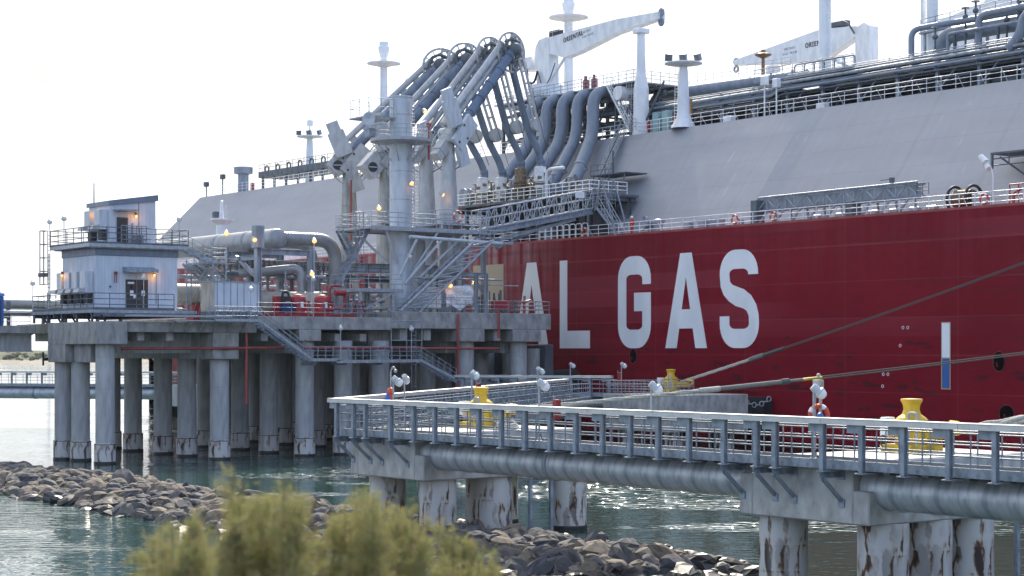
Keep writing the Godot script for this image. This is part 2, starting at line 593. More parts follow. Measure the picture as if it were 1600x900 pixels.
# ---------------------------------------------------------------- the place
func _ready() -> void:
	rng.seed = 20240611
	# camera: a level long lens, shifted upwards, on the shore 8.8 m above the water
	var cam := Camera3D.new()
	cam.name = "camera"
	cam.projection = Camera3D.PROJECTION_FRUSTUM
	cam.near = 0.5
	cam.far = 6000.0
	cam.size = 0.5 * 900.0 / 2900.0
	cam.frustum_offset = Vector2(0, 0.5 * 98.0 / 2900.0)
	cam.position = Vector3(0, 8.8, 0)
	cam.rotation = Vector3(0, deg_to_rad(53.5), 0)
	var lens := CameraAttributesPhysical.new()
	lens.frustum_focal_length = 65.0
	lens.exposure_aperture = 2.0
	lens.frustum_focus_distance = 105.0
	lens.frustum_near = 0.5
	lens.frustum_far = 6000.0
	cam.attributes = lens
	add_child(cam)
	cam.current = true

	# sky: bright haze and thin cloud round a high sun beyond the ship, bluer behind the camera
	var sun_az := deg_to_rad(-52.0)
	var sun_el := deg_to_rad(40.0)
	var to_sun := Vector3(sin(sun_az) * cos(sun_el), sin(sun_el), -cos(sun_az) * cos(sun_el))
	var env := Environment.new()
	env.background_mode = Environment.BG_SKY
	var pano := PanoramaSkyMaterial.new()
	pano.panorama = sky_image(to_sun)
	var sky := Sky.new()
	sky.sky_material = pano
	env.sky = sky
	env.tonemap_mode = Environment.TONE_MAPPER_LINEAR
	env.tonemap_exposure = 2.0
	env.sdfgi_enabled = true
	env.ssao_enabled = true
	env.ssil_enabled = true
	env.fog_enabled = true
	env.fog_light_color = Color(0.93, 0.95, 1.0)
	env.fog_density = 0.00005
	var we := WorldEnvironment.new()
	we.name = "world_environment"
	we.environment = env
	add_child(we)
	var sun := DirectionalLight3D.new()
	sun.name = "sun"
	sun.light_energy = 1.0
	sun.light_color = Color(1.0, 0.95, 0.87)
	sun.light_angular_distance = 0.6
	sun.shadow_enabled = true
	sun.basis = Basis.looking_at(-to_sun)
	add_child(sun)

	make_materials()
	build_setting()
	build_ship()
	build_ship_gear()
	build_platform()
	build_control_house()
	build_platform_gear()
	build_arms()
	build_walkways()
	build_small_things()


func sky_image(to_sun: Vector3) -> ImageTexture:
	var w := 1024
	var h := 512
	var im := Image.create(w, h, false, Image.FORMAT_RGBF)
	var f := FastNoiseLite.new()
	f.seed = 5
	f.frequency = 1.6
	f.fractal_octaves = 5
	for j in h:
		var el := (0.5 - (j + 0.5) / h) * PI
		for i in w:
			var az := ((i + 0.5) / w - 0.5) * TAU
			var d := Vector3(-sin(az) * cos(el), sin(el), cos(az) * cos(el))
			var c := d.dot(to_sun)
			var up := maxf(d.y, 0.0)
			var q := Vector3(d.x, 0, d.z) / (up + 0.12)
			var cl := f.get_noise_3d(q.x * 0.35, d.y * 0.8, q.z * 0.35)
			var cover := smoothstep(-0.15, 0.45, cl + 0.55 * c)
			cover = maxf(cover, pow(1.0 - up, 7.0))
			var clear := Vector3(0.16, 0.32, 0.70).lerp(Vector3(0.86, 0.98, 1.16), pow(1.0 - up, 2.5))
			clear += Vector3(1.0, 0.98, 0.94) * (0.9 * pow(maxf(c, 0.0), 3.0) + 1.2 * pow(maxf(c, 0.0), 24.0))
			var white := Vector3(0.80, 0.90, 1.04).lerp(Vector3(1.0, 0.995, 0.98), smoothstep(-0.3, 0.7, c)) * (0.68 + 0.22 * smoothstep(-0.5, 0.85, c)) * lerpf(1.0, 0.72, smoothstep(0.25, 0.8, up) * smoothstep(0.6, 0.2, c))
			white *= 1.0 - 0.26 * smoothstep(0.03, 0.2, up)
			white += Vector3(1.0, 0.98, 0.95) * (1.3 * pow(maxf(c, 0.0), 22.0) + 6.0 * pow(maxf(c, 0.0), 60.0))
			white *= 0.90 + 0.5 * f.get_noise_3d(q.x * 1.1 + 9.0, d.y * 2.0, q.z * 1.1)
			var s := clear.lerp(white, cover)
			if d.y < 0.0:
				s = s.lerp(Vector3(0.25, 0.30, 0.32), minf(1.0, -d.y * 8.0))
			im.set_pixel(i, j, Color(s.x, s.y, s.z))
	return ImageTexture.create_from_image(im)


func sheet(xs: Array, zs: Array, height: Callable) -> Geo:
	var g := Geo.new()
	for i in xs.size() - 1:
		for j in zs.size() - 1:
			var p := []
			for q in [[i, j], [i + 1, j], [i + 1, j + 1], [i, j + 1]]:
				var x: float = xs[q[0]]
				var z: float = zs[q[1]]
				p.append(Vector3(x, height.call(x, z), z))
			var n1: Vector3 = (p[2] - p[0]).cross(p[1] - p[0]).normalized()
			if n1.y < 0.0:
				n1 = -n1
			g.quad(p[0], p[1], p[2], p[3], n1)
	return g


func build_setting() -> void:
	var g := Geo.new()
	var su := 1700.0 / 90.0
	g.quad(Vector3(-1700, 0, -1700), Vector3(1700, 0, -1700), Vector3(1700, 0, 1700), Vector3(-1700, 0, 1700), UP, [Vector2(-su, -su), Vector2(su, -su), Vector2(su, su), Vector2(-su, su)])
	ground("water", g, M.water)

	# the bank the camera stands on falls to the water, out of sight below the frame
	var fwd := Vector3(-0.8039, 0, -0.5948)
	var side := Vector3(0.5948, 0, -0.8039)
	var f := FastNoiseLite.new()
	f.seed = 3
	f.frequency = 0.12
	g = Geo.new()
	for i in 30:
		for j in 40:
			var p := []
			for q in [[i, j], [i + 1, j], [i + 1, j + 1], [i, j + 1]]:
				var a: float = -30.0 + 72.0 * q[0] / 30.0
				var b: float = -140.0 + 280.0 * q[1] / 40.0
				var y := lerpf(7.1, -0.6, clampf((a - 1.0) / 34.0, 0.0, 1.0)) + f.get_noise_2d(a, b) * 0.35
				p.append(fwd * a + side * b + UP * y)
			var nn: Vector3 = (p[1] - p[0]).cross(p[3] - p[0]).normalized()
			g.quad(p[0], p[1], p[2], p[3], nn if nn.y > 0.0 else -nn)
	ground("shore_bank", g, M.earth)

	# far shore beyond the water
	f.frequency = 0.012
	for layer in 2:
		g = Geo.new()
		var d0 := 1275.0 + layer * 45.0
		for i in 260:
			var p := []
			for q in [[i, 0], [i + 1, 0], [i + 1, 1], [i, 1]]:
				var b: float = -1300.0 + 10.0 * q[0]
				var top := 2.6 + f.get_noise_2d(b, 5) * 1.2 if layer == 0 else 7.5 + f.get_noise_2d(b, 60) * 2.5 + f.get_noise_2d(b * 7.0, 90) * 1.6
				var y: float = top if q[1] == 1 else (-0.5 if layer == 0 else 1.5)
				p.append(fwd * (d0 + (40.0 if q[1] == 1 else 0.0) + f.get_noise_2d(b, 30) * 12.0) + side * b + UP * y)
			var nn: Vector3 = (p[1] - p[0]).cross(p[3] - p[0]).normalized()
			if nn.dot(fwd) > 0.0:
				nn = -nn
			g.quad(p[0], p[1], p[2], p[3], nn)
			var back0: Vector3 = p[3] + fwd * 260.0
			var back1: Vector3 = p[2] + fwd * 260.0
			if layer == 1:
				g.quad(p[3], p[2], back1, back0, UP)
		ground("far_shore" if layer == 0 else "far_hills", g, M.shore_sand if layer == 0 else M.shore_green)
	# scrub on the far shore, a mass nobody could count
	var bush := Geo.new()
	for k in 5:
		bush.ball(Vector3(rng.randf_range(-3, 3), rng.randf_range(0.5, 2.0), rng.randf_range(-3, 3)), rng.randf_range(1.2, 2.4), 7, Vector3(1, 0.7, 1))
	var mm := MultiMesh.new()
	mm.transform_format = MultiMesh.TRANSFORM_3D
	mm.mesh = bush.mesh()
	mm.instance_count = 900
	for k in 900:
		var b := rng.randf_range(-900, 500)
		var d := rng.randf_range(1310, 1380)
		var t := Transform3D(Basis(UP, rng.randf() * TAU).scaled(Vector3.ONE * rng.randf_range(0.5, 1.25)), fwd * d + side * b + UP * (2.0 + (d - 1310) * 0.06))
		mm.set_instance_transform(k, t)
	var mi := MultiMeshInstance3D.new()
	mi.name = "far_shore_scrub"
	mi.multimesh = mm
	mi.material_override = M.shore_green
	add_child(mi)
	tag(mi, "low green scrub along the far shore", "scrub", "", "stuff")

	build_breakwater()
	build_bushes()


func rock_geo(sd: int) -> Geo:
	var r := RandomNumberGenerator.new()
	r.seed = sd
	var planes := []
	for k in 11:
		var d := Vector3(r.randfn(), r.randfn() * 0.8, r.randfn()).normalized()
		planes.append([d, r.randf_range(0.52, 0.85)])
	var g := Geo.new()
	var ring := 8
	var rows := 7
	var pts := []
	for i in rows + 1:
		var row := []
		for j in ring:
			var th := PI * i / rows
			var ph := TAU * (j + 0.5 * (i % 2)) / ring
			var p := Vector3(sin(th) * cos(ph), cos(th), sin(th) * sin(ph))
			for pl in planes:
				var o: float = p.dot(pl[0]) - pl[1]
				if o > 0.0:
					p -= pl[0] * o
			p *= 1.0 + r.randf_range(-0.03, 0.03)
			row.append(p * Vector3(1.25, 0.78, 0.95))
		pts.append(row)
	for i in rows:
		for j in ring:
			var k := (j + 1) % ring
			var a: Vector3 = pts[i][j]
			var b: Vector3 = pts[i][k]
			var c: Vector3 = pts[i + 1][k]
			var d: Vector3 = pts[i + 1][j]
			for t in [[a, b, c], [a, c, d]]:
				var nn: Vector3 = (t[1] - t[0]).cross(t[2] - t[0])
				if nn.length() < 0.0005:
					continue
				nn = nn.normalized()
				if nn.dot(t[0] + t[1] + t[2]) < 0.0:
					nn = -nn
				g.tri(t[0], t[1], t[2], nn, nn, nn)
	return g


func berm_height(x: float, z: float) -> float:   # a rubble ridge along x, its crest near z = -47
	var end := smoothstep(-50.0, -58.0, x)
	var w := 5.2 + 0.4 * sin(x * 0.21)
	var c := -47.6 + 0.5 * sin(x * 0.13 + 1.0)
	var t := (z - c) / w
	var low := 0.62 + 0.38 * smoothstep(-78.0, -90.0, x)
	low *= 1.0 - 0.75 * exp(-pow((x + 77.0) / 4.5, 2.0))
	return 0.46 * low * (1.0 - t * t) * end - 0.35 * (1.0 - end) - (0.25 if absf(t) > 1.0 else 0.0)


func build_breakwater() -> void:
	var meshes := []
	for k in 9:
		meshes.append(rock_geo(700 + k).mesh())
	var xs := []
	var zs := []
	for i in 90:
		xs.append(-160.0 + 110.0 * i / 89.0)
	for j in 14:
		zs.append(-56.0 + 18.0 * j / 13.0)
	var root := Node3D.new()
	root.name = "rock_breakwater"
	add_child(root)
	root.set_meta("kind", "structure")
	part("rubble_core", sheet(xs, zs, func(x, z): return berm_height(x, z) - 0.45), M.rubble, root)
	var spots := []
	var x := -152.0
	while x < -50.5:
		var z := -53.6
		while z < -40.0:
			var p := Vector3(x + rng.randf_range(-0.5, 0.5), 0, z + rng.randf_range(-0.45, 0.45))
			p.y = berm_height(p.x, p.z)
			if p.y > -0.3:
				var s := rng.randf_range(0.40, 0.85) * (1.0 if rng.randf() > 0.12 else 1.25)
				p.y += -0.15 + 0.12 * rng.randf()
				spots.append([p, s])
			z += 0.98
		x += 1.06
	# the 300 that show largest are rocks of their own: the near front of the left arm and the right arm
	var scored := []
	for s in spots:
		var p: Vector3 = s[0]
		var d := -0.8039 * p.x - 0.5948 * p.z
		var px := 800.0 + 2900.0 * (0.5948 * p.x - 0.8039 * p.z) / d
		var seen := (px > 0.0 and px < 360.0 and p.z > -50.5) or (px > 700.0 and px < 1230.0 and 548.0 + 2900.0 * (8.0 - p.y) / d < 900.0)
		scored.append([s[1] / d * (1.0 if seen else 0.01), s])
	scored.sort_custom(func(a, b): return a[0] > b[0])
	var rest := [[], [], [], []]
	for k in scored.size():
		var s: Array = scored[k][1]
		var b := Basis(Vector3(rng.randfn() * 0.25, 1, rng.randfn() * 0.25).normalized(), rng.randf() * TAU).scaled(Vector3.ONE * s[1])
		if k < 296:
			var o := MeshInstance3D.new()
			o.name = numbered(root, "rock")
			o.mesh = meshes[rng.randi() % 9]
			o.material_override = M["rock_%d" % (rng.randi() % 4)] if s[0].y > -0.02 else M.rock_wet
			root.add_child(o, true)
			o.transform = Transform3D(b, s[0])
		else:
			rest[rng.randi() % 4].append(Transform3D(b, s[0]))
	# small stones between the boulders
	for k in 1500:
		var p := Vector3(rng.randf_range(-150, -51), 0, rng.randf_range(-53.5, -40.0))
		p.y = berm_height(p.x, p.z) - 0.12
		if p.y > -0.3:
			rest[rng.randi() % 4].append(Transform3D(Basis(Vector3(rng.randfn(), 1, rng.randfn()).normalized(), rng.randf() * TAU).scaled(Vector3.ONE * rng.randf_range(0.15, 0.38)), p))
	for k in 4:
		var mm := MultiMesh.new()
		mm.transform_format = MultiMesh.TRANSFORM_3D
		mm.mesh = meshes[k * 2]
		mm.instance_count = rest[k].size()
		for i in rest[k].size():
			mm.set_instance_transform(i, rest[k][i])
		var mi := MultiMeshInstance3D.new()
		mi.name = numbered(root, "loose_stones")
		mi.multimesh = mm
		mi.material_override = M["rock_%d" % k]
		root.add_child(mi, true)
		mi.set_meta("kind", "stuff")


func build_bushes() -> void:
	# feathery shrubs on the bank close to the camera: plumes of fine twigs
	var fwd := Vector3(-0.8039, 0, -0.5948)
	var side := Vector3(0.5948, 0, -0.8039)
	var leaf := Geo.new()
	for k in 5:
		var a := TAU * k / 5.0
		var d := Vector3(cos(a) * 0.55, 1.0, sin(a) * 0.55).normalized()
		var s := d.cross(Vector3(sin(a), 0.3, cos(a))).normalized() * 0.0022
		var p0 := Vector3(0, 0.006 * k, 0)
		var tip := p0 + d * 0.042
		var nn := s.cross(d).normalized()
		leaf.tri(p0 - s, p0 + s, tip, nn, nn, nn)
	var lm := leaf.mesh()
	var mats := []
	for k in 3:
		var c: Array = [[0.215, 0.213, 0.083], [0.155, 0.172, 0.078], [0.23, 0.19, 0.105]][k]
		var m := mat("foliage_%d" % k, lin(c[0], c[1], c[2]), 0.8)
		m.backlight_enabled = true
		m.backlight = lin(c[0], c[1], c[2] * 0.8)
		mats.append(m)
	# the crowns' outline against the view: [sideways, height] per 2900 of distance
	var line := [[-670, 900], [-610, 884], [-575, 856], [-540, 826], [-490, 808], [-462, 782], [-440, 742], [-415, 752], [-390, 785], [-355, 748], [-330, 764], [-300, 800], [-262, 786], [-215, 768], [-175, 786], [-140, 806], [-105, 806], [-75, 838], [-40, 872], [0, 896]]
	var crown := func(u: float) -> float:
		for k in line.size() - 1:
			if u <= line[k + 1][0]:
				return lerpf(line[k][1], line[k + 1][1], clampf((u - line[k][0]) / (line[k + 1][0] - line[k][0]), 0.0, 1.0))
		return 900.0
	# [label, distance, from, to, plumes]
	var shrubs := [
		["tall feathery olive green shrub with two high plumes left of the pier head", 12.0, -480.0, -300.0, 20],
		["broad feathery shrub with rounded yellow green crown below the pier head", 13.0, -320.0, -130.0, 21],
		["low feathery shrub at the left end of the shrubs by the water", 11.0, -640.0, -470.0, 14],
		["low thin feathery shrub at the right end against the pale pile", 14.0, -140.0, -20.0, 12]]
	for s in shrubs:
		var d0: float = s[1]
		var base_y := 7.1 - 7.7 * (d0 - 1.0) / 34.0
		var mid: float = (s[2] + s[3]) * 0.5
		var root := thing("feathery_shrub", s[0], "shrub", fwd * d0 + side * (mid / 2900.0 * d0) + UP * base_y, "feathery shrubs on the bank")
		var stems := Geo.new()
		var leaves := [[], [], []]
		var heads := [-440.0, -436.0, -418.0, -355.0, -346.0, -215.0, -225.0, -262.0, -180.0, -530.0, -500.0, -560.0, -105.0, -75.0, -40.0].filter(func(q): return q > s[2] and q < s[3])
		for pl in s[4]:
			var u: float = lerpf(s[2], s[3], (pl + rng.randf()) / s[4])
			var drop := rng.randf_range(0.0, 16.0) if pl % 2 == 0 else rng.randf_range(10.0, 70.0)
			if pl < heads.size():
				u = heads[pl] + rng.randf_range(-3.0, 3.0)
				drop = 0.0
			var top: float = crown.call(u) + drop
			var d := d0 + rng.randf_range(-0.7, 0.7)
			var tip: Vector3 = fwd * d + side * (u / 2900.0 * d) + UP * (8.8 - (top - 548.0) / 2900.0 * d)
			var foot: Vector3 = root.position.lerp(Vector3(tip.x, base_y, tip.z), 0.7)
			stems.pipe(Geo.bend([foot, foot.lerp(tip, 0.5) + UP * 0.1, tip], 0.5, 4), 0.0035, 5)
			for b in 34:
				var t := pow(rng.randf(), 0.7)
				var c := foot.lerp(tip, 0.3 + 0.66 * t)
				var dir := Vector3(rng.randfn(), 0.0, rng.randfn()).normalized()
				var e := c + dir * (0.09 + 0.22 * (1.0 - t)) * rng.randf_range(0.3, 1.4) + UP * rng.randf_range(0.0, 0.17)
				if e.y > tip.y + 0.02:
					e.y = tip.y + rng.randf_range(-0.08, 0.02)
				stems.tube(c, e, 0.0025, 0.001, 3, false)
				var push := (e - c).normalized()
				for k in 40:
					var w := rng.randf()
					var p := c.lerp(e, w * 1.05) + Vector3(rng.randfn(), rng.randfn() * 1.2, rng.randfn()) * (0.016 + 0.034 * (1.0 - w))
					var axis := (push * 0.9 + Vector3(rng.randfn() * 0.8, 0.35, rng.randfn() * 0.8)).normalized()
					var bs := Basis(Quaternion(UP, axis)) * Basis(UP, rng.randf() * TAU)
					leaves[rng.randi() % 3 if rng.randf() < 0.8 else 0].append(Transform3D(bs.scaled(Vector3.ONE * rng.randf_range(0.6, 1.4)), p))
		part("twigs", stems, M.earth, root).set_meta("kind", "stuff")
		for k in 3:
			var mm := MultiMesh.new()
			mm.transform_format = MultiMesh.TRANSFORM_3D
			mm.mesh = lm
			mm.instance_count = leaves[k].size()
			for i in leaves[k].size():
				var t: Transform3D = leaves[k][i]
				t.origin -= root.position
				mm.set_instance_transform(i, t)
			var mi := MultiMeshInstance3D.new()
			mi.name = numbered(root, "foliage")
			mi.multimesh = mm
			mi.material_override = mats[k]
			root.add_child(mi, true)
			mi.set_meta("kind", "stuff")


# ---------------------------------------------------------------- the ship
var ship: Node3D
const SIDE := -110.6      # the ship's side
const MID := -133.6       # its centre line
const DECK := 19.5
const TOP := 31.0         # top of the trunk deck


func painted(w: int, h: int, f: Callable) -> ImageTexture:
	var im := Image.create(w, h, false, Image.FORMAT_RGB8)
	for j in h:
		for i in w:
			var c: Vector3 = f.call(i, j)
			im.set_pixel(i, j, Color(c.x, c.y, c.z).linear_to_srgb())
	return ImageTexture.create_from_image(im)


func half_breadth(x: float, y: float) -> float:
	var k := clampf(y / DECK, 0.0, 1.0)
	var xs := lerpf(-202.0, -240.0, k)
	var xt := lerpf(-250.0, -281.0, k)
	var b := 23.0
	if x < xs:
		var t := clampf((xs - x) / (xs - xt), 0.0, 1.0)
		b = 23.0 * pow(maxf(0.0, 1.0 - pow(t, 2.2)), 0.75)
	if x > 5.0:
		b = 23.0 - 5.0 * pow((x - 5.0) / 25.0, 2.0) * (1.4 - k)
	return b


func build_ship() -> void:
	ship = thing("gas_carrier", "huge red gas carrier with grey trunk deck lying along the jetty", "ship", Vector3(-130, 0, MID))
	var nz := FastNoiseLite.new()
	nz.seed = 77
	nz.frequency = 1.0
	nz.fractal_octaves = 4
	var W := 2048
	var H := 256
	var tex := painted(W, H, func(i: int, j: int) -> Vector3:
		var x := -281.0 + 311.0 * (i + 0.5) / W
		var y := 20.5 * (1.0 - (j + 0.5) / H)
		var c := Vector3(0.19, 0.0065, 0.017)
		var big := nz.get_noise_2d(x * 0.05, y * 0.12)
		c *= 1.0 + 0.18 * big + 0.12 * nz.get_noise_2d(x * 0.6, y * 1.2)
		# reflections and haze painted in as pale streaks, strongest by the manifold
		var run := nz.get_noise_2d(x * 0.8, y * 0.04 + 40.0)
		var painted_veil := smoothstep(10.0, 19.5, y) * (0.03 + 0.92 * smoothstep(-139.0, -153.0, x))
		painted_veil *= clampf(0.6 + 1.3 * run, 0.0, 1.3)
		c = c.lerp(Vector3(0.44, 0.30, 0.30), clampf(painted_veil * 0.85, 0.0, 0.75))
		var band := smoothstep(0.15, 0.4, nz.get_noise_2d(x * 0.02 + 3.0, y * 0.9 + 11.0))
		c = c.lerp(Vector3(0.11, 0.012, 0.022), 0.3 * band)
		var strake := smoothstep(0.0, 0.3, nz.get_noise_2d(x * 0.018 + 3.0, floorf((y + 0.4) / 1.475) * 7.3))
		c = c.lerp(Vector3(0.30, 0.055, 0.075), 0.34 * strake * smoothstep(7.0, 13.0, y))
		# scuffs from fenders and tugs
		var sc := nz.get_noise_2d(x * 0.22 + 70.0, y * 0.8 + 20.0)
		if y < 10.0:
			c = c.lerp(Vector3(0.045, 0.012, 0.018), 0.7 * smoothstep(0.34, 0.5, sc))
		# weld seams of the plates
		var sy := absf(fposmod(y + 0.4, 2.95) - 1.475) - 1.42
		if sy > 0.0:
			c = c.lerp(Vector3(0.30, 0.07, 0.08), 0.36 + 0.3 * nz.get_noise_2d(x * 0.1, floorf(y) * 5.0))
		var sx := fposmod(x, 11.6)
		if sx < 0.16:
			c = c.lerp(Vector3(0.27, 0.05, 0.06), 0.28)
		if y < 1.3:
			c = Vector3(0.06, 0.012, 0.014) * (1.0 + 0.3 * big)
		return c)
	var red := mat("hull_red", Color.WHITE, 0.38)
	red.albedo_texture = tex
	red.metallic_specular = 0.17

	var xs := []
	for i in 34:
		xs.append(-281.0 + 2.0 * i)
	for i in 46:
		xs.append(-213.0 + 5.4 * i)
	xs[-1] = 30.0
	var ys := [-1.5, 0.0, 3.0, 6.0, 9.0, 12.0, 15.0, 17.5, DECK]
	var g := Geo.new()
	for sg in [1.0, -1.0]:
		for i in xs.size() - 1:
			for j in ys.size() - 1:
				var p := []
				var nn := []
				var uv := []
				for q in [[i, j], [i + 1, j], [i + 1, j + 1], [i, j + 1]]:
					var x: float = xs[q[0]]
					var y: float = ys[q[1]]
					var b := half_breadth(x, y)
					p.append(Vector3(x, y, MID + sg * b))
					var dbx := (half_breadth(x + 0.5, y) - half_breadth(x - 0.5, y))
					var dby := (half_breadth(x, y + 0.25) - half_breadth(x, y - 0.25)) * 2.0
					nn.append(Vector3(-clampf(dbx, -3, 3), -clampf(dby, -2, 2), sg).normalized())
					uv.append(Vector2((x + 281.0) / 311.0, 1.0 - y / 20.5))
				g.tri(p[0], p[1], p[2], nn[0], nn[1], nn[2], uv[0], uv[1], uv[2])
				g.tri(p[0], p[2], p[3], nn[0], nn[2], nn[3], uv[0], uv[2], uv[3])
	for j in ys.size() - 1:   # transom
		var b0 := half_breadth(30, ys[j])
		var b1 := half_breadth(30, ys[j + 1])
		g.quad(Vector3(30, ys[j], MID - b0), Vector3(30, ys[j], MID + b0), Vector3(30, ys[j + 1], MID + b1), Vector3(30, ys[j + 1], MID - b1), Vector3.RIGHT)
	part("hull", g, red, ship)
	g = Geo.new()
	for i in xs.size() - 1:
		var b0 := half_breadth(xs[i], DECK)
		var b1 := half_breadth(xs[i + 1], DECK)
		g.quad(Vector3(xs[i], DECK, MID - b0), Vector3(xs[i + 1], DECK, MID - b1), Vector3(xs[i + 1], DECK, MID + b1), Vector3(xs[i], DECK, MID + b0), UP)
	g.beam(Vector3(-236, DECK + 0.06, SIDE - 0.05), Vector3(6, DECK + 0.06, SIDE - 0.05), 0.14, 0.2)
	part("main_deck", g, M.pipe_red, ship)

	# trunk deck: sloping sides, a flat top, ends that slope too
	var ttex := painted(1024, 160, func(i: int, j: int) -> Vector3:
		var x := -252.0 + 214.0 * (i + 0.5) / 1024.0
		var s := 14.5 * (1.0 - (j + 0.5) / 160.0)
		var c := Vector3(0.285, 0.298, 0.328)
		c *= 1.0 + 0.10 * nz.get_noise_2d(x * 0.07, s * 0.3) + 0.06 * nz.get_noise_2d(x * 1.1, s * 0.25)
		var seam := fposmod(s, 2.9)
		if seam < 0.1:
			c *= 0.91
		if fposmod(x + 2.0, 9.4) < 0.22:
			c *= 0.935
		var st := nz.get_noise_2d(x * 1.7 + 30.0, s * 0.09)
		c = c.lerp(Vector3(0.58, 0.59, 0.60), 0.3 * smoothstep(0.56, 0.7, st) * smoothstep(0.0, 6.0, s))
		return c)
	var tm := mat("trunk_grey", Color.WHITE, 0.5)
	tm.albedo_texture = ttex
	g = Geo.new()
	var cut := [-243.0, -180.0, -121.2, -118.7, -40.0]
	for i in cut.size() - 1:
		var x0: float = cut[i]
		var x1: float = cut[i + 1]
		var k0 := 0.0 if x0 < -119.5 else 0.3
		var k1 := 0.0 if x1 < -119.5 else 0.3
		var e0 := -7.0 if i == 0 else 0.0
		for sg in [1.0, -1.0]:
			var a := Vector3(x0 + e0, DECK, MID + sg * (18.9 - k0))
			var b := Vector3(x1, DECK, MID + sg * (18.9 - k1))
			var c := Vector3(x1, TOP, MID + sg * 10.0)
			var d := Vector3(x0, TOP, MID + sg * 10.0)
			var nn: Vector3 = (b - a).cross(d - a).normalized()
			if nn.y < 0:
				nn = -nn
			var uu := [Vector2((a.x + 252.0) / 214.0, 1), Vector2((b.x + 252.0) / 214.0, 1), Vector2((c.x + 252.0) / 214.0, 0), Vector2((d.x + 252.0) / 214.0, 0)]
			g.quad(a, b, c, d, nn, uu)
		g.quad(Vector3(x0, TOP, MID - 10), Vector3(x1, TOP, MID - 10), Vector3(x1, TOP, MID + 10), Vector3(x0, TOP, MID + 10), UP)
	var en := Vector3(-0.85, 0.52, 0).normalized()
	g.quad(Vector3(-250, DECK, MID - 18.9), Vector3(-250, DECK, MID + 18.9), Vector3(-243, TOP, MID + 10), Vector3(-243, TOP, MID - 10), en)
	g.quad(Vector3(-40, DECK, MID - 18.9), Vector3(-40, DECK, MID + 18.9), Vector3(-40, TOP, MID + 10), Vector3(-40, TOP, MID - 10), Vector3.RIGHT)
	part("trunk_deck", g, tm, ship)

	# accommodation block and funnel at the stern, out of the frame to the right
	g = Geo.new()
	g.span(Vector3(-34, DECK, MID - 20), Vector3(-12, 46, MID + 20))
	g.span(Vector3(-36, 46, MID - 23), Vector3(-20, 49.5, MID + 23))
	g.span(Vector3(0, DECK, MID - 7), Vector3(14, 52, MID + 7))
	part("accommodation_block", g, M.white_paint, ship)
	g = Geo.new()
	for lv in 8:
		for k in 12:
			g.box(Vector3(-34.03, 22 + lv * 3.0, MID - 18 + k * 3.2), Vector3(0.1, 1.1, 0.8))
	part("window", g, M.dark_glass, ship).set_meta("kind", "stuff")

	hull_marks()

	# railings
	g = Geo.new()
	g.rail([Vector3(-236, DECK, SIDE - 0.12), Vector3(-145.2, DECK, SIDE - 0.12)], 1.15, 3, 1.5, 0.035)
	g.rail([Vector3(-137.4, DECK, SIDE - 0.12), Vector3(-60, DECK, SIDE - 0.12)], 1.15, 3, 1.5, 0.035)
	for k in 62:
		if k % 4 == 0:
			var x := -137.4 + k * 1.25
			g.tube(Vector3(x, DECK, SIDE - 0.75), Vector3(x, DECK + 0.95, SIDE - 0.12), 0.03, 0.03, 5, false)
	part("deck_railing", g, M.white_paint, ship)
	g = Geo.new()   # the heavy gate railing where the gangway lands
	for k in 8:
		var x := -145.0 + k * 0.95
		g.pipe(Geo.bend([Vector3(x, DECK, SIDE - 0.1), Vector3(x, DECK + 1.45, SIDE - 0.1), Vector3(x + 0.85, DECK + 1.45, SIDE - 0.1), Vector3(x + 0.85, DECK, SIDE - 0.1)], 0.25, 3), 0.055, 6)
	for y in [0.45, 0.95]:
		g.tube(Vector3(-145.0, DECK + y, SIDE - 0.1), Vector3(-137.5, DECK + y, SIDE - 0.1), 0.05, 0.05, 6)
	part("gate_railing", g, M.white_paint, ship)
	g = Geo.new()
	g.rail([Vector3(-241, TOP, MID + 9.8), Vector3(-139.6, TOP, MID + 9.8)], 1.25, 3, 1.3, 0.035)
	g.rail([Vector3(-137.6, TOP, MID + 9.8), Vector3(-45, TOP, MID + 9.8)], 1.25, 3, 1.6, 0.03)
	for k in 40:
		var x := -136.0 + k * 2.3
		g.tube(Vector3(x, TOP, MID + 9.0), Vector3(x, TOP + 1.0, MID + 9.8), 0.03, 0.03, 5, false)
	g.rail([Vector3(-241, TOP, MID - 9.8), Vector3(-45, TOP, MID - 9.8)], 1.25, 3, 2.0, 0.035)
	part("trunk_railing", g, M.white_paint, ship)


func hull_strip(outer: Array, inner: Array, at: Vector3) -> Geo:   # a band between two outlines, standing 3 cm proud of the side
	var g := Geo.new()
	for i in outer.size() - 1:
		var a: Vector2 = outer[i]
		var b: Vector2 = outer[i + 1]
		var c: Vector2 = inner[i + 1]
		var d: Vector2 = inner[i]
		var q := []
		for p in [a, b, c, d]:
			q.append(at + Vector3(p.x, p.y, 0.03))
		g.quad(q[0], q[1], q[2], q[3], Vector3(0, 0, 1))
		for e in [[0, 1, a - d], [2, 3, d - a]]:
			var o: Vector2 = e[2].normalized()
			g.quad(q[e[0]], q[e[1]], q[e[1]] - Vector3(0, 0, 0.04), q[e[0]] - Vector3(0, 0, 0.04), Vector3(o.x, o.y, 0))
	return g


func arc(c: Vector2, rx: float, ry: float, from: float, to: float, steps := 8) -> Array:
	var o := []
	for k in steps + 1:
		var t := deg_to_rad(lerpf(from, to, float(k) / steps))
		o.append(c + Vector2(cos(t) * rx, sin(t) * ry))
	return o


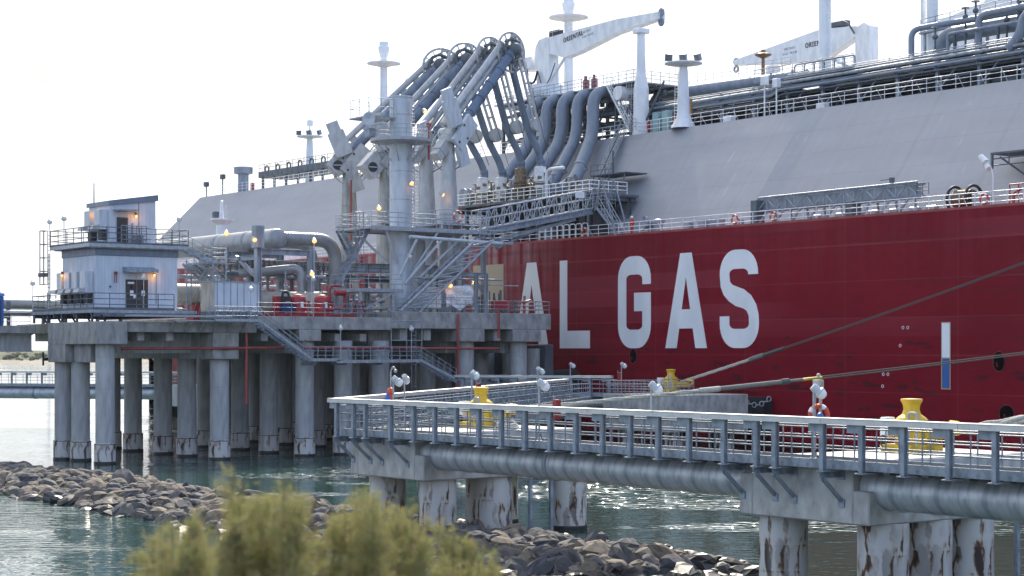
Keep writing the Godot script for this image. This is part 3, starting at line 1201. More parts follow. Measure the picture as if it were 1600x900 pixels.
func hull_marks() -> void:
	var red_rim := mat("rim_red", lin(0.12, 0.006, 0.014), 0.6)
	var y0 := 9.03
	var h := 8.47
	var flat := func(poly: Array, x: float) -> Geo:
		var g := Geo.new()
		g.prism(PackedVector2Array(poly), Transform3D(Basis.IDENTITY, Vector3(x, y0, SIDE - 0.01)), 0.04)
		return g
	# A: two legs and a bar, left edge at x
	for x in [-148.95, -126.2]:
		var g: Geo = flat.call([Vector2(0, 0), Vector2(1.5, 0), Vector2(1.9, 1.75), Vector2(3.65, 1.75), Vector2(4.05, 0), Vector2(5.5, 0), Vector2(3.5, h), Vector2(2.75, h), Vector2(2.75, 6.45), Vector2(3.4, 3.45), Vector2(2.2, 3.45), Vector2(2.75, 6.45), Vector2(2.75, h), Vector2(2.0, h)], x)
		g = Geo.new()
		var xf := Transform3D(Basis.IDENTITY, Vector3(x, y0, SIDE - 0.01))
		g.prism(PackedVector2Array([Vector2(0, 0), Vector2(1.5, 0), Vector2(2.75, 6.35), Vector2(2.75, h), Vector2(2.0, h)]), xf, 0.04)
		g.prism(PackedVector2Array([Vector2(5.5, 0), Vector2(3.5, h), Vector2(2.7505, h), Vector2(2.7505, 6.35), Vector2(4.0, 0)]), xf, 0.04)
		g.prism(PackedVector2Array([Vector2(1.846, 1.75), Vector2(3.655, 1.75), Vector2(3.32, 3.45), Vector2(2.18, 3.45)]), xf, 0.04)
		part("hull_letter", g, M.hull_white, ship, "white letter A")
	part("hull_letter", flat.call([Vector2(0, 0), Vector2(4.62, 0), Vector2(4.62, 1.68), Vector2(1.15, 1.68), Vector2(1.15, h), Vector2(0, h)], -141.66), M.hull_white, ship, "white letter L")
	# G
	var w := 4.64
	var o := []
	var n := []
	var add := func(a: Array, b: Array) -> void:
		o.append_array(a)
		n.append_array(b)
	var rx := 1.9
	var ry := 2.1
	add.call([Vector2(w, 5.85)], [Vector2(w - 1.18, 5.85)])
	add.call(arc(Vector2(w - rx, h - ry), rx, ry, 0, 90), arc(Vector2(w - rx, h - ry), rx - 1.18, ry - 1.7, 0, 90))
	add.call(arc(Vector2(rx, h - ry), rx, ry, 90, 180), arc(Vector2(rx, h - ry), rx - 1.18, ry - 1.7, 90, 180))
	add.call(arc(Vector2(rx, ry), rx, ry, 180, 270), arc(Vector2(rx, ry), rx - 1.18, ry - 1.7, 180, 270))
	add.call(arc(Vector2(w - rx, ry), rx, ry, 270, 360), arc(Vector2(w - rx, ry), rx - 1.18, ry - 1.7, 270, 360))
	add.call([Vector2(w, 3.4)], [Vector2(w - 1.18, 3.4)])
	var gg := hull_strip(o, n, Vector3(-132.86, y0, SIDE))
	gg.prism(PackedVector2Array([Vector2(w, 3.4), Vector2(w, 5.1), Vector2(2.3, 5.1), Vector2(2.3, 3.4)]), Transform3D(Basis.IDENTITY, Vector3(-132.86, y0, SIDE - 0.01)), 0.04)
	part("hull_letter", gg, M.hull_white, ship, "white letter G")
	# S
	o.clear()
	n.clear()
	w = 4.85
	add.call([Vector2(w - 0.1, 6.3)], [Vector2(w - 1.3, 6.3)])
	add.call(arc(Vector2(w - 0.1 - rx, h - ry), rx, ry, 0, 90), arc(Vector2(w - 0.1 - rx, h - ry), rx - 1.2, ry - 1.65, 0, 90))
	add.call(arc(Vector2(rx, h - ry), rx, ry, 90, 180), arc(Vector2(rx, h - ry), rx - 1.2, ry - 1.65, 90, 180))
	add.call([Vector2(0.12, 5.3), Vector2(0.5, 4.6), Vector2(1.15, 4.05), Vector2(2.0, 3.62), Vector2(2.9, 3.42), Vector2(3.35, 3.2), Vector2(3.62, 2.75)], [Vector2(1.28, 5.75), Vector2(1.55, 5.48), Vector2(2.1, 5.3), Vector2(3.0, 5.05), Vector2(3.9, 4.5), Vector2(4.5, 3.75), Vector2(4.8, 2.9)])
	var m0 := n.size()
	add.call(arc(Vector2(w - rx, ry), rx - 1.2, ry - 1.65, 0, -90), arc(Vector2(w - rx, ry), rx, ry, 0, -90))
	add.call(arc(Vector2(rx, ry), rx - 1.2, ry - 1.65, -90, -180), arc(Vector2(rx, ry), rx, ry, -90, -180))
	add.call([Vector2(1.2, 2.75)], [Vector2(0, 2.75)])
	m0 = 0
	part("hull_letter", hull_strip(o, n, Vector3(-119.05, y0, SIDE)), M.hull_white, ship, "white letter S")
	# earlier letters of the name, hidden behind the jetty, continue the word to the left as one pale patch
	var g := Geo.new()
	g.span(Vector3(-156.2, 13.1, SIDE - 0.01), Vector3(-150.9, 17.55, SIDE + 0.02))
	part("painted_patch", g, M.cream_patch, ship, "pale cream rectangle on the hull")
	# tug mark: a white over blue bar with a yellow edge
	g = Geo.new()
	g.span(Vector3(-94.3, 8.25, SIDE - 0.01), Vector3(-93.55, 10.9, SIDE + 0.03))
	part("tug_mark", g, M.hull_white, ship, "upper white half of the tug mark")
	g = Geo.new()
	g.span(Vector3(-94.24, 5.98, SIDE - 0.01), Vector3(-93.61, 8.25, SIDE + 0.03))
	part("tug_mark", g, M.hull_blue, ship, "lower blue half of the tug mark")
	g = Geo.new()
	for x in [-94.33, -93.52]:
		g.span(Vector3(x - 0.04, 5.85, SIDE - 0.01), Vector3(x + 0.04, 10.98, SIDE + 0.025))
	for y in [5.9, 8.25, 10.94]:
		g.span(Vector3(-94.29, y - 0.04, SIDE - 0.01), Vector3(-93.56, y + 0.04, SIDE + 0.037))
	part("tug_mark_border", g, M.cream_patch, ship)
	# mooring recesses as flat discs, their inner shade put into the colour
	for s in [[-88.9, 8.0, 0.55, 0.75], [-88.2, 4.15, 0.7, 0.65], [-130.7, 8.3, 0.5, 0.7], [-62.0, 11.4, 0.55, 0.75]]:
		g = Geo.new()
		for k in 20:
			var t0 := TAU * k / 20
			var t1 := TAU * (k + 1) / 20
			var c := Vector3(s[0], s[1], SIDE + 0.02)
			var p0 := c + Vector3(cos(t0) * s[2], sin(t0) * s[3], 0)
			var p1 := c + Vector3(cos(t1) * s[2], sin(t1) * s[3], 0)
			g.tri(c, p0, p1, Vector3.BACK, Vector3.BACK, Vector3.BACK)
		var rc := part("mooring_recess", g, M.recess_shade, ship)
		g = Geo.new()
		for k in 20:
			var t0 := TAU * k / 20
			var t1 := TAU * (k + 1) / 20
			g.tube(Vector3(s[0] + cos(t0) * s[2], s[1] + sin(t0) * s[3], SIDE + 0.02), Vector3(s[0] + cos(t1) * s[2], s[1] + sin(t1) * s[3], SIDE + 0.02), 0.05, 0.05, 5, false)
		g.tube(Vector3(s[0] - 0.15, s[1] - 0.4, SIDE + 0.02), Vector3(s[0] - 0.15, s[1] - 0.05, SIDE + 0.12), 0.08, 0.08, 6)
		part("rim", g, red_rim, rc)
	# small rings of the mooring sensors
	g = Geo.new()
	for p in [[1420, 10.6], [1427, 10.6], [1416, 9.2], [1391, 6.95], [1398, 6.95], [1390, 6.0]]:
		var x := lerpf(-100.3, -96.8, (p[0] - 1390.0) / 50.0)
		g.torus(Vector3(x, p[1], SIDE + 0.02), Vector3.BACK, 0.11, 0.025, 12, 5)
	part("ring_mark", g, M.hull_white, ship).set_meta("kind", "stuff")


func mast(base: Vector3, h: float, r0: float, r1: float, top_y: float, called := "vent_mast") -> void:
	var g := Geo.new()
	g.lathe(base, UP, [[r0 * 1.25, 0], [r0, 0.8], [r1, h - 2.2], [r1, h]], 14)
	var m := part(called, g, M.white_paint, ship)
	g = Geo.new()
	g.lathe(Vector3(base.x, top_y, base.z), UP, [[0.0, 0], [0.5, 0.05], [2.3, 0.45], [2.3, 0.6], [0.4, 0.75]], 16)
	g.rail([Vector3(base.x - 2.0, top_y + 0.6, base.z + 1.0), Vector3(base.x, top_y + 0.6, base.z + 2.1), Vector3(base.x + 2.0, top_y + 0.6, base.z + 1.0)], 1.1, 2, 1.5, 0.025)
	part("platform", g, M.white_paint, m)
	g = Geo.new()
	g.lathe(base + UP * h, UP, [[r1, -1.9], [r1 * 1.5, -0.9], [r1 * 1.6, -0.4], [r1 * 1.25, -0.2], [r1 * 1.25, 0.3], [0, 0.3]], 14)
	part("vent_head", g, M.white_paint, m)
	g = Geo.new()
	g.ladder(base + Vector3(0.1, 0.2, r0 + 0.15), base + Vector3(0.1, h - 2.0, r1 + 0.15), Vector3.RIGHT)
	part("ladder", g, M.white_paint, m)


func build_ship_gear() -> void:
	var g: Geo
	# ---- vent masts on the centre line
	mast(Vector3(-169.5, TOP, MID), 18.6, 0.62, 0.5, 47.0)
	mast(Vector3(-209.3, TOP, MID), 18.7, 0.62, 0.5, 46.6)
	# tall plain mast and the radar mast foot nearer the stern
	for s in [[-128.7, 14.0, 0.62], [-115.1, 16.0, 0.5], [-116.2, 16.0, 0.22]]:
		g = Geo.new()
		g.lathe(Vector3(s[0], TOP, MID), UP, [[s[2] * 1.15, 0], [s[2], 1], [s[2], s[1]], [0, s[1]]], 14)
		var pm := part("mast", g, M.white_paint, ship)
		g = Geo.new()
		g.ladder(Vector3(s[0] + 0.75, TOP, MID + 0.3), Vector3(s[0] + 0.75, TOP + s[1], MID + 0.3), Vector3.RIGHT, 0.4)
		part("ladder", g, M.white_paint, pm)

	# ---- light towers on the trunk edge
	for s in [[-138.8, -124.0, 6.3, 1.0], [-228.8, MID, 8.0, 1.15]]:
		var b := Vector3(s[0], TOP, s[1])
		g = Geo.new()
		g.lathe(b, UP, [[1.35, 0], [0.8, 0.9], [0.66, 1.4], [0.48, s[2] - 0.9], [0.38, s[2]], [0.0, s[2]]], 14)
		var lt := part("light_tower", g, M.white_paint, ship)
		g = Geo.new()
		var pb: Vector3 = b + UP * s[2]
		g.lathe(pb, UP, [[0.5, -0.1], [1.9, 0.12], [1.9, 0.24], [0, 0.24]], 18)
		g.rail([pb + Vector3(-1.5, 0.24, -0.9), pb + Vector3(1.5, 0.24, -0.9)], 2.2, 1, 1.5, 0.02)
		part("platform", g, M.white_paint, lt)
		for k in 3:
			g = Geo.new()
			var c: Vector3 = pb + Vector3(0.62, 0, -0.78) * (k - 1.0) * 1.45 + Vector3(0.3, 0.72, 0.3)
			var bs := Basis(UP, 0.5 - (k - 1) * 0.5) * Basis(Vector3.RIGHT, 0.3)
			g.box(c, Vector3(0.75, 0.7, 0.35), bs)
			g.tube(c - UP * 0.5, c, 0.05, 0.05, 6)
			var fl := part("floodlight", g, M.steel_grey, lt)
			g = Geo.new()
			g.box(c + bs.z * 0.19, Vector3(0.62, 0.56, 0.03), bs)
			part("lens", g, M.steel_dark, fl)
		g = Geo.new()
		g.ladder(b + Vector3(-0.95, 0.2, 0.2), b + Vector3(-0.75, s[2], 0.2), Vector3(0, 0, 1), 0.4)
		part("ladder", g, M.white_paint, lt)
		if s[1] == MID:
			g = Geo.new()
			g.tube(pb, pb + UP * 2.8, 0.14, 0.1, 8)
			g.box(pb + UP * 2.1, Vector3(0.7, 0.8, 0.7))
			g.tube(pb + UP * 2.8, pb + UP * 3.4, 0.03, 0.03, 6)
			part("lantern_post", g, M.white_paint, lt)

	# ---- hose crane by the manifold, its jib lying on a crutch
	g = Geo.new()
	g.lathe(Vector3(-164.6, TOP, -126.5), UP, [[1.7, 0], [1.6, 6.0], [2.0, 6.1], [2.0, 7.4], [1.5, 7.5]], 20)
	var crane := part("hose_crane", g, M.white_paint, ship)
	var cy := 43.0
	g = Geo.new()
	g.prism(PackedVector2Array([Vector2(-1.2, 37.8), Vector2(1.0, 37.8), Vector2(0.9, 43.3), Vector2(0.5, 43.7), Vector2(-0.9, 43.5), Vector2(-1.5, 42.8), Vector2(-1.7, 41.6), Vector2(-1.4, 40.2)]), Transform3D(Basis.IDENTITY, Vector3(-164.1, 0, -127.2)), 1.4)
	g.block(Vector3(-168.2, 40.4, -127.4), Vector3(-166.2, 41.9, -125.6), 0.1)
	part("crane_house", g, M.white_paint, crane)
	g = Geo.new()
	g.prism(PackedVector2Array([Vector2(-1.0, cy), Vector2(0.3, cy - 0.9), Vector2(4.0, cy - 2.0), Vector2(6.5, cy - 1.7), Vector2(12.5, cy - 0.55), Vector2(19.6, cy + 0.05), Vector2(19.6, cy + 0.75), Vector2(13.0, cy + 0.95), Vector2(5.0, cy + 0.75), Vector2(0.2, cy + 0.55)]), Transform3D(Basis.IDENTITY, Vector3(-164.6, 0, -127.0)), 1.1)
	part("jib", g, M.white_paint, crane)
	g = Geo.new()
	g.tube(Vector3(-144.95, cy - 0.6, -126.45), Vector3(-144.95, cy + 1.2, -126.45), 0.12, 0.12, 8)
	g.torus(Vector3(-144.95, cy + 0.75, -126.45), Vector3.BACK, 0.35, 0.12, 16, 6)
	g.torus(Vector3(-144.95, cy - 0.25, -126.45), Vector3.BACK, 0.35, 0.12, 16, 6)
	part("sheave", g, M.steel_grey, crane)
	g = Geo.new()
	g.tube(Vector3(-164.0, 38.0, -126.0), Vector3(-160.4, cy - 1.9, -126.0), 0.22, 0.16, 8)
	part("luffing_cylinder", g, M.white_paint, crane)
	g = Geo.new()
	g.rail([Vector3(-164.6, cy + 0.6, -126.0), Vector3(-145.5, cy + 0.8, -126.0)], 1.0, 2, 1.9, 0.018)
	part("jib_handrail", g, M.white_paint, crane)
	g = Geo.new()
	g.block(Vector3(-163.6, cy + 0.55, -126.9), Vector3(-161.8, cy + 1.35, -126.1), 0.1)
	part("winch", g, M.steel_black, crane)
	g = Geo.new()
	g.pipe(Geo.bend([Vector3(-166.9, 40.3, -125.6), Vector3(-166.4, 38.9, -125.3), Vector3(-165.2, 38.6, -125.3), Vector3(-164.8, 40.0, -125.5)], 0.9), 0.13, 6)
	g.pipe(Geo.bend([Vector3(-164.8, 40.0, -125.5), Vector3(-163.8, 38.0, -125.4), Vector3(-162.6, 38.6, -125.4), Vector3(-162.0, 40.6, -125.8)], 0.7), 0.06, 5)
	part("hose", g, M.cable_black, crane)
	crane_word("ORIENTAL", Vector3(-160.6, cy - 0.55, -125.88), 0.72, crane, M.print_black, 0.12)
	crane_word("SWL 10.0 T", Vector3(-157.3, cy + 0.1, -125.88), 0.3, crane, M.print_grey, 0.12)
	crane_word("R 4.2 - 18.0 M", Vector3(-157.3, cy - 0.4, -125.88), 0.3, crane, M.print_grey, 0.12)
	g = Geo.new()   # crutch post of the jib
	g.lathe(Vector3(-146.0, TOP, -124.6), UP, [[0.95, 0], [0.85, 1.0], [0.8, 4.8], [0.5, 6.4], [0.42, 10.0], [0.42, 10.6]], 14)
	g.block(Vector3(-146.6, TOP + 10.5, -125.3), Vector3(-145.4, TOP + 11.0, -123.9), 0.05)
	var cr := part("jib_crutch", g, M.white_paint, ship)
	g = Geo.new()
	g.ladder(Vector3(-147.2, TOP, -124.4), Vector3(-146.9, TOP + 10.4, -124.4), Vector3(0, 0, 1))
	g.cage(Vector3(-147.25, TOP + 2.2, -124.4), Vector3(-146.95, TOP + 10.2, -124.4), Vector3(-1, 0, 0.3), 0.35, 0.015)
	part("ladder", g, M.white_paint, cr)
	g = Geo.new()
	g.rail([Vector3(-168.6, TOP + 5.2, -124.0), Vector3(-160.6, TOP + 5.2, -124.0)], 1.1, 2, 1.2, 0.025)
	g.span(Vector3(-168.8, TOP + 5.0, -128.6), Vector3(-160.4, TOP + 5.2, -123.9))
	part("crane_platform", g, M.steel_grey, crane)

	# ---- provision crane further aft, jib pointing to the bow
	var z2 := -140.0
	g = Geo.new()
	g.lathe(Vector3(-129.6, TOP, z2), UP, [[1.5, 0], [1.35, 5.2], [1.7, 5.3], [1.7, 6.2], [1.3, 6.3]], 18)
	var c2 := part("hose_crane", g, M.white_paint, ship)
	g = Geo.new()
	g.prism(PackedVector2Array([Vector2(-0.7, 37.0), Vector2(1.2, 37.0), Vector2(1.2, 41.4), Vector2(0.5, 41.8), Vector2(-0.7, 41.4)]), Transform3D(Basis.IDENTITY, Vector3(-129.4, 0, z2 - 0.7)), 1.3)
	part("crane_house", g, M.white_paint, c2)
	g = Geo.new()
	g.prism(PackedVector2Array([Vector2(-18.6, 40.4), Vector2(-18.6, 39.9), Vector2(-12.0, 39.2), Vector2(-5.5, 38.75), Vector2(-2.4, 39.9), Vector2(-0.6, 40.6), Vector2(-0.6, 41.6), Vector2(-5.6, 42.0), Vector2(-12.0, 41.2)]), Transform3D(Basis.IDENTITY, Vector3(-129.4, 0, z2 - 0.5)), 1.0)
	part("jib", g, M.white_paint, c2)
	g = Geo.new()
	g.torus(Vector3(-148.1, 40.3, z2), Vector3.BACK, 0.35, 0.12, 16, 6)
	g.torus(Vector3(-148.1, 39.5, z2), Vector3.BACK, 0.3, 0.12, 16, 6)
	part("sheave", g, M.steel_grey, c2)
	g = Geo.new()
	g.tube(Vector3(-130.4, 37.4, z2 + 0.7), Vector3(-134.6, 39.3, z2 + 0.6), 0.16, 0.2, 8)
	part("luffing_cylinder", g, M.white_paint, c2)
	g = Geo.new()
	g.block(Vector3(-134.2, 41.9, z2 - 0.4), Vector3(-131.6, 42.5, z2 + 0.5), 0.1)
	g.pipe(Geo.bend([Vector3(-132.0, 42.4, z2 + 0.5), Vector3(-130.8, 42.0, z2 + 0.9), Vector3(-129.9, 40.8, z2 + 0.95)], 0.6), 0.1, 6)
	part("winch", g, M.steel_dark, c2)
	g = Geo.new()
	g.rail([Vector3(-146.5, 40.6, z2 + 0.5), Vector3(-135.0, 41.9, z2 + 0.5)], 1.0, 2, 1.9, 0.018)
	g.rail([Vector3(-134.0, 39.6, z2 + 0.9), Vector3(-130.8, 39.6, z2 + 0.9)], 1.1, 2, 1.0, 0.02)
	part("jib_handrail", g, M.white_paint, c2)
	crane_word("ORIENTAL", Vector3(-137.2, 40.1, z2 + 0.52), 0.72, c2, M.print_black, 0.03)
	crane_word("SWL 10.0 T", Vector3(-140.3, 40.35, z2 + 0.52), 0.34, c2, M.print_grey, 0.03)
	crane_word("R 4.2 - 18.0 M", Vector3(-140.5, 39.85, z2 + 0.52), 0.34, c2, M.print_grey, 0.03)
	g = Geo.new()
	g.lathe(Vector3(-142.4, TOP, z2), UP, [[0.8, 0], [0.6, 2.0], [0.55, 7.2], [0.8, 7.3], [0.8, 8.1], [0, 8.1]], 12)
	part("jib_crutch", g, M.white_paint, ship)

	pipe_rack()
	manifold()
	deck_things()


func crane_word(words: String, at: Vector3, size: float, parent: Node3D, m: Material, tilt := 0.0) -> void:
	var t := TextMesh.new()
	var f := SystemFont.new()
	f.font_names = PackedStringArray(["Droid Sans"])
	f.font_weight = 700
	t.font = f
	t.text = words
	t.font_size = 64
	t.pixel_size = size / 64.0
	t.depth = 0.02
	t.horizontal_alignment = HORIZONTAL_ALIGNMENT_LEFT
	t.vertical_alignment = VERTICAL_ALIGNMENT_BOTTOM
	var o := MeshInstance3D.new()
	o.name = numbered(parent, "lettering")
	o.mesh = t
	o.material_override = m
	parent.add_child(o, true)
	o.position = at - parent.global_position
	o.rotation.z = tilt


func pipe_rack() -> void:
	# long pipe rack over the trunk deck: legs, two shelves of pipes and a walkway rail on top
	var g := Geo.new()
	var zf := -126.8
	var zb := -133.0
	var x := -150.0
	while x < -58.0:
		for z in [zf, zb]:
			g.ibeam(Vector3(x, TOP, z), Vector3(x, TOP + 3.6, z), 0.28, 0.28)
		g.ibeam(Vector3(x, TOP + 2.6, zf + 0.4), Vector3(x, TOP + 2.6, zb - 0.4), 0.25, 0.35)
		g.beam(Vector3(x, TOP + 0.6, zf), Vector3(x + 2.2, TOP + 2.5, zf), 0.12, 0.12)
		x += 4.6
	for z in [zf, zb]:
		g.ibeam(Vector3(-150, TOP + 2.9, z), Vector3(-58, TOP + 2.9, z), 0.3, 0.5)
	var rack := part("pipe_rack", g, M.steel_grey, ship)
	g = Geo.new()
	g.span(Vector3(-150, TOP + 3.15, zb), Vector3(-128, TOP + 3.2, zf - 1.2))
	g.span(Vector3(-127.2, TOP + 3.62, zb), Vector3(-58, TOP + 3.66, zf - 0.4))
	part("grating", g, M.steel_dark, rack)
	# cable trays and small pipes packed under the walkway
	g = Geo.new()
	for k in 9:
		var z := lerpf(zf - 0.3, zb + 0.2, k / 8.0)
		var y := TOP + 2.2 + 0.3 * sin(k * 2.3)
		g.tube(Vector3(-150, y, z), Vector3(-58, y, z), 0.09 + 0.04 * (k % 3), -1, 7, false)
	for k in 6:
		var z := lerpf(zf + 0.2, zb, k / 5.0)
		g.beam(Vector3(-150, TOP + 1.6 + 0.16 * (k % 2), z), Vector3(-58, TOP + 1.6 + 0.16 * (k % 2), z), 0.5, 0.08)
	part("cable_tray", g, M.steel_dark, rack).set_meta("kind", "stuff")
	g = Geo.new()  # added dark wall and shelf, standing in for the shade under the rack
	g.span(Vector3(-150, TOP, -133.9), Vector3(-58, TOP + 2.7, -133.2))
	g.span(Vector3(-150, TOP + 2.45, -133.2), Vector3(-58, TOP + 2.5, -127.4))
	part("added_dark_backing", g, M.steel_dark, rack)
	# the pipes along the front edge, one by one
	for s in [[0.55, 3.35, 0.16, "steel_grey"], [0.2, 3.0, 0.13, "ship_pipe"], [0.62, 2.75, 0.12, "ship_pipe"], [0.1, 3.75, 0.1, "galvanised_light"], [0.45, 3.85, 0.07, "steel_grey"], [0.5, 2.3, 0.1, "steel_dark"]]:
		g = Geo.new()
		var z: float = zf + s[0]
		var y: float = TOP + s[1]
		g.pipe([Vector3(-149, y - 0.45, z), Vector3(-128.6, y - 0.45, z), Vector3(-127.4, y, z), Vector3(-58, y, z)], s[2], 8)
		part("pipe", g, M[s[3]], rack)
	g = Geo.new()
	g.rail([Vector3(-127.2, TOP + 3.66, zf - 0.2), Vector3(-58, TOP + 3.66, zf - 0.2)], 0.55, 2, 2.6, 0.04)
	part("handrail", g, M.galvanised_light, rack)
	# machinery and valves in the shade behind the legs
	g = Geo.new()
	for k in 150:
		var px := rng.randf_range(-150, -60)
		var pz := rng.randf_range(-132.4, -127.5)
		var h := rng.randf_range(0.4, 1.5)
		if k % 3 == 0:
			g.box(Vector3(px, TOP + h * 0.5, pz), Vector3(rng.randf_range(0.3, 1.2), h, rng.randf_range(0.3, 0.8)))
		elif k % 3 == 1:
			g.tube(Vector3(px, TOP, pz), Vector3(px, TOP + h * 1.6, pz), rng.randf_range(0.05, 0.16), -1, 7)
			g.torus(Vector3(px, TOP + h, pz), UP, 0.22, 0.03, 10, 4)
		else:
			g.tube(Vector3(px, TOP + h, pz), Vector3(px + rng.randf_range(1, 4), TOP + h, pz), rng.randf_range(0.06, 0.2), -1, 7)
	part("deck_machinery", g, M.steel_dark, ship).set_meta("kind", "stuff")
	# things that stand out in front of it
	for s in [[-144.4, 0.9, 2.2, "teal_paint", "pale green cabinet"], [-142.9, 0.9, 2.2, "teal_paint", "pale green cabinet"], [-145.6, 0.7, 1.3, "red_paint", "red fire hose box"], [-141.2, 0.8, 1.3, "red_paint", "red fire hose box"]]:
		g = Geo.new()
		g.block(Vector3(s[0], TOP, -125.4), Vector3(s[0] + s[1], TOP + s[2], -124.7), 0.04)
		part("cabinet", g, M[s[3]], ship, s[4])
	for s in [[-134.0, 0.8], [-121.5, 0.7]]:
		g = Geo.new()
		g.block(Vector3(s[0], TOP, -125.6), Vector3(s[0] + 1.1, TOP + s[1], -124.9), 0.04)
		part("locker", g, M.white_paint, ship)
	g = Geo.new()
	g.tube(Vector3(-139.9, TOP, -126.0), Vector3(-139.9, TOP + 3.2, -126.0), 0.13, 0.13, 8)
	part("brown_pipe", g, M.brown_pipe, ship)
	# signal lamps on short posts by the rail
	for s in [[-127.6, 3.0], [-126.0, 2.6]]:
		g = Geo.new()
		g.tube(Vector3(s[0], TOP, -124.3), Vector3(s[0], TOP + s[1], -124.3), 0.09, 0.07, 8)
		g.block(Vector3(s[0] - 0.35, TOP + s[1], -124.6), Vector3(s[0] + 0.35, TOP + s[1] + 0.9, -124.0), 0.08)
		part("signal_lamp", g, M.white_paint, ship)
	# raised platform with a rail amidships
	g = Geo.new()
	g.span(Vector3(-131.5, TOP + 3.9, -132.0), Vector3(-118.5, TOP + 4.05, -126.6))
	g.rail([Vector3(-131.5, TOP + 4.05, -126.7), Vector3(-118.5, TOP + 4.05, -126.7)], 1.1, 3, 1.3, 0.035)
	g.rail([Vector3(-131.5, TOP + 4.05, -132.0), Vector3(-118.5, TOP + 4.05, -132.0)], 1.1, 3, 1.6, 0.03)
	for k in 5:
		g.pipe(Geo.bend([Vector3(-127.5 + k * 1.3, TOP + 4.0, -128.2), Vector3(-127.5 + k * 1.3, TOP + 5.3, -128.2), Vector3(-124.9 + k * 1.3, TOP + 5.3, -128.2), Vector3(-124.9 + k * 1.3, TOP + 4.0, -128.2)], 0.3), 0.09, 6)
	part("raised_platform", g, M.steel_grey, ship)

	# ---- big cargo pipes over the trunk: [points, radius]
	var runs := [
		[[Vector3(-151.5, TOP + 1.5, -131.0), Vector3(-151.5, TOP + 5.2, -131.0), Vector3(-131.0, TOP + 5.2, -133.5)], 0.62, "liquid header amidships"],
		[[Vector3(-153.0, TOP + 2.5, -130.0), Vector3(-140.0, TOP + 2.5, -130.0)], 0.5, ""],
		[[Vector3(-112.5, TOP + 3.0, -127.8), Vector3(-112.5, TOP + 6.6, -127.8), Vector3(-108.4, TOP + 7.0, -129.8), Vector3(-92.0, TOP + 7.0, -130.0)], 0.27, ""],
		[[Vector3(-111.4, TOP + 2.8, -130.5), Vector3(-111.4, TOP + 6.1, -130.5), Vector3(-100.0, TOP + 6.1, -130.5)], 0.72, ""],
		[[Vector3(-104.6, TOP + 3.0, -127.4), Vector3(-104.6, TOP + 6.7, -127.4), Vector3(-90.0, TOP + 6.9, -127.6)], 0.3, ""],
		[[Vector3(-101.5, TOP + 3.0, -130.4), Vector3(-101.5, TOP + 8.3, -130.4), Vector3(-86.0, TOP + 8.3, -130.4)], 0.8, ""],
		[[Vector3(-97.8, TOP + 3.0, -128.6), Vector3(-97.8, TOP + 7.4, -128.6), Vector3(-84.0, TOP + 7.4, -128.6)], 0.75, ""],
		[[Vector3(-100.6, TOP + 3.2, -126.4), Vector3(-99.4, TOP + 4.2, -126.4), Vector3(-99.0, TOP + 5.9, -126.4), Vector3(-82.0, TOP + 5.9, -126.4)], 0.42, ""],
		[[Vector3(-107.5, TOP + 3.0, -126.8), Vector3(-107.5, TOP + 5.4, -126.8), Vector3(-98.0, TOP + 5.4, -126.8)], 0.14, ""]]
	for s in runs:
		g = Geo.new()
		g.pipe(Geo.bend(s[0], s[1] * 3.2, 8), s[1], 16)
		part("cargo_pipe", g, M.ship_pipe, ship)
	# valves, posts and a rail around that group of pipes
	g = Geo.new()
	for k in 16:
		var p := Vector3(-109.5 + k * 1.5, TOP + 5.5 + 1.8 * absf(sin(k * 1.7)), -129.0 + 1.5 * cos(k * 2.1))
		g.tube(p - UP * 3, p + UP * 0.8, 0.1, 0.1, 7)
		g.torus(p + UP * 0.8, UP, 0.32, 0.05, 12, 5)
		g.ball(p, 0.28, 8)
	for k in 7:
		g.beam(Vector3(-109.0 + k * 2.4, TOP + 3.6, -129.5), Vector3(-109.0 + k * 2.4, TOP + 6.0, -129.5), 0.2, 0.2)
	part("valve_cluster", g, M.steel_dark, ship).set_meta("kind", "stuff")
	g = Geo.new()
	g.rail([Vector3(-115.5, TOP + 7.2, -132.5), Vector3(-88.0, TOP + 8.6, -132.5)], 1.2, 3, 1.7, 0.04)
	g.rail([Vector3(-106.0, TOP + 9.0, -134.5), Vector3(-86.0, TOP + 10.4, -134.5)], 1.2, 2, 2.2, 0.03)
	for k in 8:
		g.beam(Vector3(-115.0 + k * 3.6, TOP, -132.5), Vector3(-115.0 + k * 3.6, TOP + 7.3 + k * 0.18, -132.5), 0.2, 0.2)
	g.beam(Vector3(-115.5, TOP + 7.1, -132.5), Vector3(-88.0, TOP + 8.5, -132.5), 0.6, 0.15)
	part("high_walkway", g, M.steel_grey, ship)
	# white machinery casing behind them
	g = Geo.new()
	g.prism(PackedVector2Array([Vector2(-123.0, TOP), Vector2(-80.0, TOP), Vector2(-80.0, 46.0), Vector2(-108.0, 43.6), Vector2(-123.0, 40.9)]), Transform3D(Basis.IDENTITY, Vector3(0, 0, -146.0)), 4.0)
	g.block(Vector3(-116.5, 41.5, -145.6), Vector3(-112.0, 44.0, -142.6), 0.1)
	part("machinery_casing", g, M.white_paint, ship)
	# platform, rail and brass monitor on the midship header
	g = Geo.new()
	g.rail([Vector3(-147.0, TOP + 5.9, -132.2), Vector3(-132.0, TOP + 5.9, -132.2)], 1.15, 3, 1.3, 0.022)
	for k in 6:
		g.beam(Vector3(-147 + k * 3.0, TOP, -132.4), Vector3(-147 + k * 3.0, TOP + 5.8, -132.4), 0.18, 0.18)
		g.beam(Vector3(-147 + k * 3.0, TOP + 3.0, -132.4), Vector3(-145.4 + k * 3.0, TOP + 4.6, -132.4), 0.12, 0.12)
	part("header_walkway", g, M.steel_grey, ship)
	g = Geo.new()
